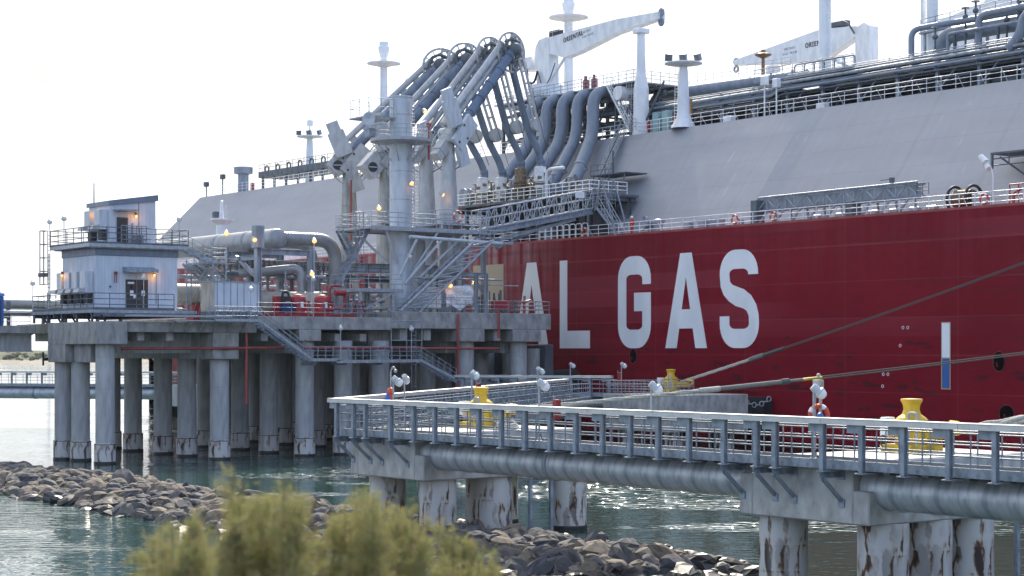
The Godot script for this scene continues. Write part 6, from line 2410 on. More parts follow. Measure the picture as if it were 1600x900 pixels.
	for s in [[-140.6, -77.0, 18.4], [-146.0, -77.0, 17.6], [-140.6, -82.2, 17.6], [-146.0, -82.2, 17.6], [-151.0, -77.0, 17.6], [-151.0, -81.8, 17.6]]:
		g = Geo.new()
		g.ibeam(Vector3(s[0], fl, s[1]), Vector3(s[0], s[2], s[1]), 0.5, 0.5)
		part("leg", g, M.steel_grey, ps)
	g = Geo.new()
	for x in [-140.6, -146.0, -151.0]:
		g.ibeam(Vector3(x, 17.3, -77.0), Vector3(x, 17.3, -82.2), 0.45, 0.5)
	g.ibeam(Vector3(-140.6, 16.8, -77.0), Vector3(-151, 16.8, -77.0), 0.3, 0.4)
	g.beam(Vector3(-141.0, 15.2, -77.0), Vector3(-144.5, 17.0, -77.0), 0.3, 0.3)
	g.span(Vector3(-141.0, 17.6, -77.4), Vector3(-140.2, 19.5, -76.6))
	part("crossbeam", g, M.steel_grey, ps)
	# horizontal vessel on saddles
	var ve := thing("pressure_vessel", "pale horizontal pressure vessel behind the red fire pumps", "tank", Vector3(-141.5, fl, -80))
	g = Geo.new()
	g.tube(Vector3(-143.0, 13.1, -78.6), Vector3(-139.6, 13.1, -82.8), 0.85, -1, 22)
	g.ball(Vector3(-143.0, 13.1, -78.6), 0.85, 16, Vector3(1, 1, 1))
	part("shell", g, M.cream_steel, ve)
	g = Geo.new()
	g.box(Vector3(-142.4, 12.1, -79.3), Vector3(1.2, 1.2, 0.3))
	g.box(Vector3(-140.2, 12.1, -82.0), Vector3(1.2, 1.2, 0.3))
	part("saddle", g, M.steel_grey, ve)
	var v2 := thing("drain_drum", "pale drum lying between the stair and the metal cabinet", "tank", Vector3(-143, fl, -72))
	g = Geo.new()
	g.tube(Vector3(-143.5, 13.6, -70.6), Vector3(-143.5, 13.6, -75.2), 0.9, -1, 20)
	g.ball(Vector3(-143.5, 13.6, -70.6), 0.9, 14, Vector3(1, 1, 0.5))
	part("shell", g, M.cream_steel, v2)
	g = Geo.new()
	g.span(Vector3(-144.2, 11.1, -73.5), Vector3(-142.8, 12.8, -72.0))
	part("plinth", g, M.red_paint, v2)

	# ---- ribbed metal cabinet at the platform edge
	var eb := thing("equipment_shelter", "ribbed grey metal equipment shelter at the platform edge", "shelter", Vector3(-136, fl, -72))
	g = Geo.new()
	g.block(Vector3(-137.3, 12.0, -74.05), Vector3(-135.0, 14.4, -69.95), 0.02)
	part("wall", g, M.siding, eb)
	g = Geo.new()
	g.block(Vector3(-137.35, 12.0, -69.94), Vector3(-134.95, 14.35, -69.9), 0.01)
	part("end_panel", g, M.cream_steel, eb, "cream end panel")
	g = Geo.new()
	for k in 7:
		g.box(Vector3(-134.99, 13.2, -70.2 - k * 0.61), Vector3(0.04, 2.3, 0.06))
	part("seam", g, M.galvanised, eb)
	g = Geo.new()
	g.block(Vector3(-137.4, 11.1, -74.1), Vector3(-134.9, 12.0, -69.9), 0.03)
	part("skid", g, M.steel_dark, eb)
	g = Geo.new()
	g.span(Vector3(-137.4, 14.4, -74.15), Vector3(-134.9, 14.46, -69.85))
	part("roof", g, M.galvanised_light, eb)
	g = Geo.new()
	g.rail([Vector3(-133.7, 11.1, -68.6), Vector3(-133.7, 11.1, -73.0)], 1.1, 4, 0.35, 0.03)
	single("edge_fence", g, M.galvanised, "close barred railing in front of the ribbed metal shelter", "railing", Vector3(-133.7, 11.1, -71))

	# ---- red fire water pumps and skid
	var sk := thing("fire_pump_skid", "low red skid of fire water valves and pipework at the platform edge", "pump skid", Vector3(-135, fl, -79))
	g = Geo.new()
	g.span(Vector3(-136.5, 11.64, -83.0), Vector3(-134.2, 11.86, -75.0))
	part("base", g, M.red_paint, sk)
	g = Geo.new()
	g.pipe(Geo.bend([Vector3(-135.0, 12.3, -75.3), Vector3(-135.0, 12.3, -77.2), Vector3(-135.0, 13.1, -77.2)], 0.3), 0.2, 10)
	g.pipe(Geo.bend([Vector3(-135.6, 12.4, -79.9), Vector3(-135.6, 12.4, -82.6), Vector3(-135.6, 13.6, -82.6)], 0.4), 0.13, 10)
	g.pipe(Geo.bend([Vector3(-135.2, 14.3, -82.0), Vector3(-135.2, 14.3, -80.9), Vector3(-135.2, 12.6, -80.9)], 0.3), 0.1, 10)
	g.box(Vector3(-135.2, 12.6, -76.0), Vector3(0.8, 1.4, 0.8))
	g.tube(Vector3(-135.2, 13.7, -81.4), Vector3(-135.2, 13.7, -82.4), 0.25, -1, 12)
	part("pipework", g, M.red_paint, sk)
	g = Geo.new()
	g.block(Vector3(-134.9, 12.0, -75.9), Vector3(-134.3, 12.8, -77.0), 0.05)
	part("blue_valve", g, M.dark_blue, sk)
	g = Geo.new()
	g.torus(Vector3(-134.8, 13.4, -76.4), Vector3.RIGHT, 0.3, 0.12, 14, 6)
	g.box(Vector3(-134.9, 13.1, -76.4), Vector3(0.5, 0.4, 0.9))
	part("engine", g, M.steel_black, sk)
	g = Geo.new()
	g.beam(Vector3(-134.4, 11.9, -82.7), Vector3(-134.4, 13.0, -83.1), 0.06, 0.1)
	g.beam(Vector3(-134.4, 11.9, -83.9), Vector3(-134.4, 13.0, -83.5), 0.06, 0.1)
	for k in 4:
		g.beam(Vector3(-134.4, 12.0 + k * 0.28, -82.75), Vector3(-134.4, 12.0 + k * 0.28, -83.85), 0.3, 0.05)
	part("step", g, M.red_paint, sk)
	for s in [[-77.7, "left of the two red domed fire water tanks at the platform edge"], [-80.0, "right of the two red domed fire water tanks at the platform edge"]]:
		var ft := thing("fire_tank", s[1], "tank", Vector3(-135.0, 11.86, s[0]), "red domed tanks")
		g = Geo.new()
		g.lathe(ft.position, UP, [[0.68, 0.0], [0.68, 1.15], [0.62, 1.4], [0.4, 1.6], [0.0, 1.68]], 20)
		part("shell", g, M.red_paint, ft)
		g = Geo.new()
		g.block(ft.position + Vector3(0.66, 0.5, -0.13), ft.position + Vector3(0.71, 1.0, 0.13), 0.01)
		part("label_plate", g, M.paper, ft)
		g = Geo.new()
		g.tube(ft.position + Vector3(0.1, 0.4, -0.6), ft.position + Vector3(0.1, 0.4, -1.05), 0.16, -1, 8)
		g.tube(ft.position + Vector3(0.1, 0.6, -0.95), ft.position + Vector3(0.1, 1.1, -0.95), 0.12, -1, 8)
		part("outlet", g, M.red_paint, ft)

	# ---- white sheeted scaffold and the frame right of it
	var tr := thing("tarpaulin", "white plastic sheeting tied over a scaffold", "tarpaulin", Vector3(-135.2, 12.15, -93.5))
	g = Geo.new()
	for i in 16:
		for j in 10:
			var q := []
			for c in [[i, j], [i + 1, j], [i + 1, j + 1], [i, j + 1]]:
				var u: float = c[0] / 16.0
				var w: float = c[1] / 10.0
				var y := lerpf(12.55 + 0.25 * sin(u * 9.0) + 0.15 * u, 14.5 + 0.12 * u, w)
				var x := -134.95 + 0.09 * sin(u * 17.0 + w * 5.0) + 0.07 * sin(w * 13.0 + u * 6.0)
				q.append(Vector3(x, y, lerpf(-92.6, -95.5, u)))
			var nn: Vector3 = (q[1] - q[0]).cross(q[3] - q[0]).normalized()
			if nn.x < 0:
				nn = -nn
			g.quad(q[0], q[1], q[2], q[3], nn)
			for k in 4:
				q[k] -= Vector3(0.03, 0, 0)
			g.quad(q[0], q[1], q[2], q[3], -nn)
	part("sheet", g, M.tarp, tr)
	g = Geo.new()
	for z in [-92.5, -95.6]:
		for x in [-135.1, -137.0]:
			g.tube(Vector3(x, 12.15, z), Vector3(x, 14.7, z), 0.04, -1, 6)
	g.tube(Vector3(-134.85, 13.5, -92.4), Vector3(-134.85, 13.5, -95.7), 0.025, -1, 5)
	part("scaffold_tube", g, M.galvanised, tr)
	g = Geo.new()
	g.block(Vector3(-137.0, 12.5, -92.4), Vector3(-135.3, 14.4, -90.9), 0.04)
	part("grey_sheet", g, M.tarp, tr)
	var fr := thing("steel_scaffold", "open steel frame with piping right of the white sheeting", "steel frame", Vector3(-136, 12.15, -96.5))
	g = Geo.new()
	for z in [-95.9, -97.0]:
		for x in [-135.0, -138.5]:
			g.ibeam(Vector3(x, 12.15, z), Vector3(x, 15.7, z), 0.3, 0.3)
	g.ibeam(Vector3(-135.0, 15.6, -93.0), Vector3(-135.0, 15.6, -97.1), 0.2, 0.3)
	g.ibeam(Vector3(-138.5, 15.9, -93.0), Vector3(-138.5, 15.9, -97.1), 0.2, 0.3)
	g.tube(Vector3(-136, 15.2, -90), Vector3(-136, 15.2, -99.5), 0.09, -1, 7)
	g.tube(Vector3(-135.6, 14.7, -95), Vector3(-135.6, 14.7, -101.0), 0.05, -1, 7)
	part("frame", g, M.steel_grey, fr)
	g = Geo.new()
	for k in 20:
		var p := Vector3(rng.randf_range(-139, -135.5), 12.15, rng.randf_range(-97.0, -102))
		g.tube(p, p + UP * rng.randf_range(0.8, 2.2), rng.randf_range(0.04, 0.14), -1, 6)
	part("small_pipes", g, M.steel_dark, fr).set_meta("kind", "stuff")
	var rc := thing("fire_monitor", "red fire monitor and hose cabinet by the ship end of the platform", "fire monitor", Vector3(-135.5, 12.15, -98.8))
	g = Geo.new()
	g.block(Vector3(-136.0, 12.5, -99.8), Vector3(-135.2, 13.3, -98.2), 0.06)
	part("cabinet", g, M.red_paint, rc)
	g = Geo.new()
	g.tube(Vector3(-135.2, 12.15, -101.4), Vector3(-135.2, 13.2, -101.4), 0.12, -1, 8)
	g.tube(Vector3(-135.2, 13.2, -101.2), Vector3(-134.9, 13.4, -102.0), 0.12, 0.08, 8)
	part("nozzle", g, M.red_paint, rc)

	# ---- crowd of thin pipes, valves and rails between header and arms
	g = Geo.new()
	for k in 130:
		var p := Vector3(rng.randf_range(-160, -139), 12.0, rng.randf_range(-98, -75))
		var h := rng.randf_range(0.6, 4.0)
		if p.z < -87 and p.z > -92.5 and p.x > -141:
			continue
		if k % 3 == 0:
			g.tube(p, p + UP * h, rng.randf_range(0.05, 0.16), -1, 6)
			g.torus(p + UP * h, Vector3(rng.randf(), 1, 0), 0.25, 0.04, 10, 4)
		elif k % 3 == 1:
			g.tube(p + UP * h, p + UP * h + Vector3(rng.randf_range(-6, -1), 0, 0), rng.randf_range(0.05, 0.2), -1, 7)
		else:
			g.tube(p + UP * h, p + UP * h + Vector3(0, 0, rng.randf_range(-5, -1)), rng.randf_range(0.05, 0.18), -1, 7)
	for k in 6:
		g.ibeam(Vector3(-144 - k * 2.5, 12.0, -88), Vector3(-144 - k * 2.5, 16.6, -88), 0.25, 0.25)
		g.ibeam(Vector3(-144 - k * 2.5, 16.6, -78), Vector3(-144 - k * 2.5, 16.6, -98), 0.25, 0.35)
	var sp := single("process_pipework", g, M.steel_grey, "crowd of thin grey pipes and valves between header pipe and loading arms", "pipework", Vector3(-148, 12, -86))
	sp.set_meta("kind", "stuff")
	g = Geo.new()
	g.rail([Vector3(-143.6, 15.6, -74.0), Vector3(-143.6, 15.6, -98)], 1.1, 3, 1.3, 0.035)
	g.span(Vector3(-145.0, 15.4, -98), Vector3(-143.5, 15.58, -74))
	g.beam(Vector3(-143.5, 15.45, -74.0), Vector3(-143.5, 15.45, -98.0), 0.1, 0.3)
	for k in 7:
		g.beam(Vector3(-143.8, 12.0, -74.3 - k * 3.9), Vector3(-143.8, 15.4, -74.3 - k * 3.9), 0.22, 0.22)
	single("pipe_walkway", g, M.steel_dark, "dark raised walkway with railing behind the pipes", "walkway", Vector3(-144, 12, -86))
	# row of small valves with bronze bodies seen over the low pipe
	g = Geo.new()
	for k in 22:
		var p := Vector3(-143.9, 15.6, -75.0 - k * 0.55)
		g.tube(p, p + UP * rng.randf_range(0.6, 1.3), 0.07, -1, 6)
		g.ball(p + UP * 0.6, 0.2, 8)
	single("valve_row", g, M.bronze, "row of small brown valves on the dark raised walkway", "valves", Vector3(-143.9, 15.6, -81)).set_meta("kind", "stuff")
	# red standpipe behind the rear arm
	g = Geo.new()
	g.tube(Vector3(-160.0, 12.15, -98.2), Vector3(-160.0, 26.0, -98.2), 0.1, -1, 10)
	g.tube(Vector3(-160.0, 12.15, -98.2), Vector3(-160.0, 12.4, -98.2), 0.3, -1, 10)
	single("red_standpipe", g, M.pipe_red, "thin tall red standpipe between the rear loading arm and the tower", "standpipe", Vector3(-160, 12.15, -98.2))

	flood(Vector3(-135.6, 18.1, -79.6), Vector3(0.9, 0, 0.3), "lit floodlight above the red tanks under the ribbed pipe bend", true, 3.0)
	flood(Vector3(-140.2, 18.3, -76.4), Vector3(1, 0, 0.1), "amber lit floodlight on the frame below the fat header pipe", true)
	flood(Vector3(-135.0, 15.3, -79.0), Vector3(1, 0, 0.2), "lit floodlight on a short pole over the right red tank", true, 3.5)
	flood(Vector3(-142.0, 18.3, -87.4), Vector3(0.8, 0, -0.4), "lit floodlight hanging at the outer side of the ribbed pipe bend", true)
	flood(Vector3(-136.9, 23.6, -90.2), Vector3(1, 0, 0.1), "lit floodlight fixed on the tower above the upper platform", true)
	flood(Vector3(-136.6, 30.0, -91.4), Vector3(1, 0, -0.2), "amber lit floodlight high on the tower top", true)
	flood(Vector3(-136.2, 21.2, -86.4), Vector3(1, 0, 0.3), "lit floodlight on the left end of the upper platform railing", true)
	flood(Vector3(-134.9, 14.6, -93.0), Vector3(1, 0, 0.2), "lit floodlight behind the leaning lattice strut", true)
	flood(Vector3(-136.3, 14.9, -96.4), Vector3(1, 0, -0.2), "lit floodlight inside the open steel frame", true)
	flood(Vector3(-145.0, 23.6, -99.0), Vector3(0.7, 0, -0.7), "lit floodlight between the two front loading arm columns", true, 3.0)
	flood(Vector3(-134.7, 17.0, -88.6), Vector3(1, 0, 0.1), "white floodlight on the tower's brace", false)


# ---------------------------------------------------------------- loading arms
func arm(base: Vector3, tip: Vector3, label: String, rear: bool) -> void:
	var d := Vector3(tip.x - base.x, 0, tip.z - base.z)
	var reach := d.length()
	# built pointing along +x, then turned towards the ship
	var root := thing("marine_loader", label, "loading arm", base, "marine loading arms")
	var X := func(x: float, y: float, z: float) -> Vector3: return base + Vector3(x, y, z)
	var g := Geo.new()
	var py := 17.3
	g.lathe(base, UP, [[1.25, 0], [1.25, 0.3], [1.05, 0.35], [0.98, 9.0], [0.62, 15.0], [0.55, py - 0.6]], 20)
	part("riser_column", g, M.arm_white if not rear else M.cream_steel, root)
	g = Geo.new()
	g.lathe(X.call(0, py - 0.9, 0), UP, [[0.7, 0], [0.95, 0.1], [0.95, 0.6], [0.6, 0.8], [0.6, 1.2]], 18)
	g.tube(X.call(0, py, -0.9), X.call(0, py, 0.9), 0.62, -1, 18)
	part("pivot", g, M.arm_white, root)
	# inboard boom: product pipe beside a lattice beam
	var p := Vector3(0.4, py, 0)
	var a := Vector3(reach * 0.68, 26.3, 0)
	var e := Vector3(reach, tip.y - base.y, 0)
	var f := (a - p).normalized()
	var u := Vector3(-f.y, f.x, 0)
	g = Geo.new()
	g.tube(base + p + Vector3(0, 0, 0.55), base + a + Vector3(0, 0, 0.55), 0.47, -1, 16)
	for k in 6:
		var q := p.lerp(a, (k + 0.5) / 6.0) + Vector3(0, 0, 0.55)
		g.tube(base + q - f * 0.1, base + q + f * 0.1, 0.54, -1, 16)
	part("inboard_pipe", g, M.arm_pipe if rear else M.arm_blue, root)
	g = Geo.new()
	for s in [0.45, 1.25]:
		g.tube(base + p + u * s - Vector3(0, 0, 0.35), base + a + u * s * 0.75 - Vector3(0, 0, 0.35), 0.27 if s < 1 else 0.34, -1, 10)
	for k in 7:
		var q := p.lerp(a, (k + 0.5) / 7.0)
		g.beam(base + q + u * 0.4 - Vector3(0, 0, 0.35), base + q + u * 1.2 - Vector3(0, 0, 0.35), 0.3, 0.75)
	part("inboard_beam", g, M.arm_white, root)
	# apex: sheave wheel with spokes and a plate with holes
	g = Geo.new()
	var c: Vector3 = base + a + Vector3(0.25, -0.15, 0.0)
	g.torus(c, Vector3.BACK, 1.95, 0.13, 40, 6)
	g.torus(c, Vector3.BACK, 0.75, 0.08, 24, 6)
	for k in 12:
		var t := TAU * k / 12
		g.beam(c + Vector3(cos(t), sin(t), 0) * 0.3, c + Vector3(cos(t), sin(t), 0) * 1.92, 0.1, 0.1)
	var wheel := part("sheave_wheel", g, M.arm_white, root)
	g = Geo.new()
	for k in 5:
		var t := -1.15 + k * 0.62
		g.torus(c + Vector3(cos(t), sin(t), 0) * 1.4 + Vector3(0, 0, 0.02), Vector3.BACK, 0.36, 0.15, 16, 5)
	part("holed_plate", g, M.arm_white, wheel)
	g = Geo.new()
	g.tube(base + a - Vector3(0, 0, 0.75), base + a + Vector3(0, 0, 1.1), 0.6, -1, 18)
	g.ball(base + a + Vector3(0, 0, 0.75), 0.7, 14)
	g.torus(base + a + Vector3(0, 0, 0.45), Vector3.BACK, 1.05, 0.16, 24, 6)
	for k in 8:
		var t := TAU * k / 8
		g.box(base + a + Vector3(cos(t) * 1.1, sin(t) * 1.1, 0.35), Vector3(0.3, 0.3, 0.35), Basis(Vector3.BACK, t))
	part("apex_swivel", g, M.steel_dark, root)
	# outboard arm: dark pipe and a pale ladder beam with a round weight
	var dn := (e - a).normalized()
	var un := Vector3(-dn.y, dn.x, 0)
	g = Geo.new()
	g.pipe(Geo.bend([base + a + Vector3(0, 0, -0.2), base + a.lerp(e, 0.72) + Vector3(0, 0, -0.2), base + e + Vector3(-0.1, 0.9, 0.3), base + e + Vector3(0.3, -0.2, 0.3)], 1.2), 0.36, 14)
	part("outboard_pipe", g, M.arm_pipe, root)
	g = Geo.new()
	for s in [0.5, 1.15]:
		g.beam(base + a + un * s + Vector3(0, 0, 0.45), base + a.lerp(e, 0.68) + un * (s * 0.9) + Vector3(0, 0, 0.45), 0.16, 0.24)
	for k in 6:
		var q := a.lerp(e, 0.10 + 0.11 * k)
		g.beam(base + q + un * 0.5 + Vector3(0, 0, 0.45), base + q + un * 1.12 + Vector3(0, 0, 0.45), 0.14, 0.2)
	g.tube(base + a.lerp(e, 0.7) + un * 0.75 + Vector3(0, 0, 0.1), base + a.lerp(e, 0.7) + un * 0.75 + Vector3(0, 0, 0.7), 0.72, -1, 20)
	part("outboard_beam", g, M.arm_white, root)
	# triple swivel and coupler at the ship's flange
	var w: Vector3 = base + e + Vector3(0.3, -0.2, 0.3)
	g = Geo.new()
	g.ball(w, 0.45, 12)
	g.pipe(Geo.bend([w, w + Vector3(0.15, -0.35, 0), w + Vector3(-0.2, -0.6, 0.1), w + Vector3(-0.2, -1.0, 0.1)], 0.3), 0.34, 12)
	part("triple_swivel", g, M.arm_pipe, root)
	g = Geo.new()
	var cz := w + Vector3(-0.2, -0.6, 0.1)
	g.lathe(cz, UP, [[0.3, 0.1], [0.6, 0.0], [0.6, -1.2], [0.7, -1.25], [0.7, -1.45], [0.55, -1.5], [0.55, -2.1], [0.0, -2.1]], 16)
	part("coupler", g, M.frost if rear or base.x > -148.0 else M.bronze, root)
	g = Geo.new()
	for k in 5:
		g.box(cz + Vector3(0.5 * cos(k * 1.3), -0.4 - 0.35 * k, 0.5 * sin(k * 1.3)), Vector3(0.4, 0.3, 0.4), Basis(UP, k * 1.3))
	g.torus(cz + Vector3(0, -1.7, 0), UP, 0.62, 0.09, 16, 5)
	part("coupler_drive", g, M.bronze, root)
	# counterweights behind the pivot and the parallel-motion wheel
	g = Geo.new()
	g.beam(base + p, base + p - f * 3.2, 0.9, 0.9)
	part("counter_boom", g, M.arm_white, root)
	g = Geo.new()
	var cb: Vector3 = base + p - f * (2.0 if base.x < -160.0 else 3.0)
	var zb := Basis(f, u, Vector3.BACK)
	g.box(cb + Vector3(0, 0, 0.1), Vector3(2.0, 1.9, 1.5), zb)
	g.box(cb + f * 1.6 + u * 0.15 + Vector3(0, 0, 0.1), Vector3(1.3, 1.3, 1.1), zb)
	if not rear:
		g = Geo.new()
		g.box(cb + f * 1.2, Vector3(1.4, 1.1, 1.0), zb)
	var cw := part("counterweight", g, M.arm_white, root)
	g = Geo.new()
	if not rear:
		cb += f * 1.0 - Vector3(0, 0, 0.5)
	g.tube(cb - f * 0.3 + Vector3(0, 0, 0.86), cb - f * 0.3 + Vector3(0, 0, 0.92), 0.5, -1, 18)
	part("end_cap", g, M.steel_black, cw)
	g = Geo.new()
	g.box(cb - f * 0.3 + Vector3(0, 0, 0.93), Vector3(0.85, 0.06, 0.03))
	part("handle_bar", g, M.paper, cw)
	# outboard counterweight: flat plates parallel to the outboard arm
	var pv := p - f * 0.4 - (UP * 1.3 + Vector3(0.3, 0, 0) if rear else Vector3.ZERO)
	g = Geo.new()
	var ob := Basis(dn, un, Vector3.BACK)
	g.box(base + pv - dn * 2.3 + Vector3(0, 0, 1.15), Vector3(2.6, 1.7, 0.5), ob)
	g.box(base + pv - dn * 4.0 + Vector3(0, 0, 1.15), Vector3(1.3, 1.25, 0.4), ob)
	g.box(base + pv + un * 0.9 - dn * 0.1 + Vector3(0, 0, 1.2), Vector3(1.6, 3.4, 0.4), Basis(Vector3.BACK, 0.5) * ob)
	g.box(base + pv + dn * 1.9 + Vector3(0, 0, 1.05), Vector3(2.0, 1.3, 0.4), ob)
	if base.x < -148.0 and base.x > -152.0:
		g = Geo.new()
		g.box(base + pv - dn * 0.6, Vector3(2.6, 1.2, 0.4), ob)
	var ow := part("outboard_counterweight", g, M.arm_white if rear else M.tower_grey, root)
	g = Geo.new()
	for s in [[-0.8, 0.6], [0.5, 0.6], [-0.8, -0.6], [0.5, -0.6]]:
		g.tube(base + pv + dn * s[0] + un * (s[1] + 0.3) + Vector3(0, 0, 1.40), base + pv + dn * s[0] + un * (s[1] + 0.3) + Vector3(0, 0, 1.46), 0.11, -1, 10)
	part("bolt", g, M.steel_black, ow)
	g = Geo.new()
	c = base + p + Vector3(-0.2, -1.6, -0.6)
	g.torus(c, Vector3.BACK, 1.9, 0.07, 30, 5)
	g.torus(c, Vector3.BACK, 1.2, 0.06, 24, 5)
	for k in 10:
		var t := TAU * k / 10
		g.beam(c + Vector3(cos(t), sin(t), 0) * 0.2, c + Vector3(cos(t), sin(t), 0) * 1.9, 0.06, 0.06)
	part("pantograph_wheel", g, M.arm_white, root)
	g = Geo.new()
	g.tube(base + p + Vector3(-0.2, 0.4, -0.62), base + a + Vector3(-1.4, 1.0, -0.6), 0.025, -1, 4)
	g.tube(base + p + Vector3(0.6, -1.4, -0.62), base + a + Vector3(1.2, -1.0, -0.6), 0.025, -1, 4)
	g.pipe(Geo.bend([base + p + Vector3(0.5, -0.5, 0.9), base + p + Vector3(1.2, -2.6, 0.9), base + p + Vector3(-0.4, -3.4, 0.9)], 1.2), 0.05, 5)
	g.tube(base + a + Vector3(1.5, -1.0, 0.8), base + e + Vector3(0.7, 0.5, 0.9), 0.03, -1, 4)
	part("control_cable", g, M.cable_black, root)
	g = Geo.new()
	g.ladder(X.call(-0.2, 0.3, 1.2), X.call(-0.2, 15.0, 0.9), Vector3.RIGHT)
	if rear:
		g.cage(X.call(-0.2, 7.0, 1.0), X.call(-0.2, 16.0, 0.95), Vector3(-0.3, 0, 1), 0.5, 0.025)
		g.span(X.call(-1.6, 9.2, 0.9), X.call(1.6, 9.35, 2.6))
		g.rail([X.call(-1.6, 9.35, 2.55), X.call(1.6, 9.35, 2.55)], 1.1, 3, 0.8, 0.03)
		g.beam(X.call(0.0, 7.0, 0.9), X.call(-1.4, 9.2, 2.4), 0.12, 0.12)
		g.beam(X.call(0.0, 7.0, 0.9), X.call(1.4, 9.2, 2.4), 0.12, 0.12)
	part("ladder", g, M.galvanised_light, root)
	root.rotation.y = atan2(-d.z, d.x)


func build_arms() -> void:
	arm(Vector3(-145.7, 12.15, -100.3), Vector3(-148.3, 28.0, -112.8), "nearest loading arm with blue boom and large white plate counterweight", false)
	arm(Vector3(-149.5, 12.15, -100.3), Vector3(-151.6, 28.1, -112.8), "second nearest loading arm with blue boom behind the white plate", false)
	arm(Vector3(-156.7, 12.15, -100.3), Vector3(-154.8, 27.4, -112.8), "third loading arm with its column hidden behind the grey tower", true)
	arm(Vector3(-163.8, 12.15, -100.3), Vector3(-157.9, 27.6, -112.8), "rearmost loading arm left of the tower with caged ladder on its column", true)
	# hydraulic platform with a ring buoy in front of the arm columns
	var g := Geo.new()
	g.span(Vector3(-152.5, 20.6, -103.0), Vector3(-143.2, 20.8, -98.0))
	g.rail([Vector3(-152.5, 20.8, -98.05), Vector3(-143.25, 20.8, -98.05), Vector3(-143.25, 20.8, -103)], 1.2, 3, 1.3, 0.035)
	for s in [[-143.5, -98.2], [-143.5, -102.8], [-152.2, -98.2], [-152.2, -102.8]]:
		g.ibeam(Vector3(s[0], 12.15, s[1]), Vector3(s[0], 20.6, s[1]), 0.35, 0.35)
	g.beam(Vector3(-143.5, 14.5, -98.2), Vector3(-143.5, 20.4, -102.6), 0.2, 0.2)
	g.beam(Vector3(-143.5, 14.5, -102.6), Vector3(-143.5, 20.4, -98.2), 0.2, 0.2)
	single("arm_platform", g, M.steel_grey, "steel service platform on braced legs round the two front arm columns", "platform", Vector3(-148, 12.15, -100))
	var rb := ring_buoy(Vector3(-143.1, 21.4, -99.6), Vector3.RIGHT, 0.5)
	var o := single("ring_buoy", rb[0], M.orange_red, "ring buoy hanging on the railing round the arm columns", "ring buoy", Vector3(-143.1, 21.4, -99.6), "ring buoys")
	part("band", rb[1], M.white_paint, o)
	# big columns of the arm foundations in the shade below the platform
	for s in [[-141.0, -93.6, 0.75], [-141.2, -96.6, 0.45], [-139.0, -96.9, 0.4]]:
		g = Geo.new()
		g.tube(Vector3(s[0], 12.15, s[1]), Vector3(s[0], 19.38, s[1]), s[2], -1, 18)
		part("leg", g, M.tower_grey, get_node("gangway_tower"))


# ---------------------------------------------------------------- mooring dolphins and catwalks
func dolphin(x0: float, x1: float, label: String, piles: Array, lad: Vector3) -> Node3D:
	var z0 := -47.6
	var z1 := -57.4
	var o := thing("mooring_dolphin", label, "mooring dolphin", Vector3((x0 + x1) * 0.5, 0, -52))
	var g := Geo.new()
	g.block(Vector3(x0 + 0.7, 2.78, z1), Vector3(x1 - 0.75, 4.95, z0), 0.05)
	g.block(Vector3(x0, 2.781, z1 + 0.003), Vector3(x0 + 0.7, 4.3, z0 - 0.003), 0.05)
	g.block(Vector3(x1 - 0.75, 2.781, z1 + 0.003), Vector3(x1, 3.95, z0 - 0.003), 0.05)
	part("pile_cap", g, M.concrete, o)
	g = Geo.new()
	g.span(Vector3(x0 + 0.78, 4.95, z1 + 0.08), Vector3(x1 - 0.83, 4.965, z0 - 0.12))  # thin skin in paler colour, sunlight on the deck painted in
	part("sunlit_deck_skin", g, M.sunlit_concrete, o)
	for p in piles:
		g = Geo.new()
		g.lathe(Vector3(p.x, 0, p.y), UP, [[0.9, 1.7], [0.9, 2.8]], 28)
		var c := part("pile", g, M.rusty_coating_0, o)
		for k in 2:
			g = Geo.new()
			g.lathe(Vector3(p.x, 0, p.y), UP, [[0.9, -1.2 if k else 0.75], [0.9, 0.75 if k else 1.7]], 28)
			part("rust_band", g, M["rusty_coating_%d" % (k + 1)], c)
		g = Geo.new()
		g.lathe(Vector3(p.x, 0, p.y), UP, [[0.915, -0.6], [0.93, 0.2], [0.905, 0.26]], 28)
		part("weed_band", g, M.wet_foot, c)
	g = Geo.new()
	for s in [0.0, -1.25]:
		g.beam(lad + Vector3(0, 0.0, s), lad + Vector3(0, 3.3, s), 0.16, 0.16)
		g.beam(lad + Vector3(0, 2.9, s), lad + Vector3(-0.6, 2.9, s), 0.12, 0.12)
	for k in 9:
		g.tube(lad + Vector3(0, 0.2 + 0.32 * k, 0), lad + Vector3(0, 0.2 + 0.32 * k, -1.25), 0.02, -1, 5)
	part("boat_ladder", g, M.galvanised, o)
	return o


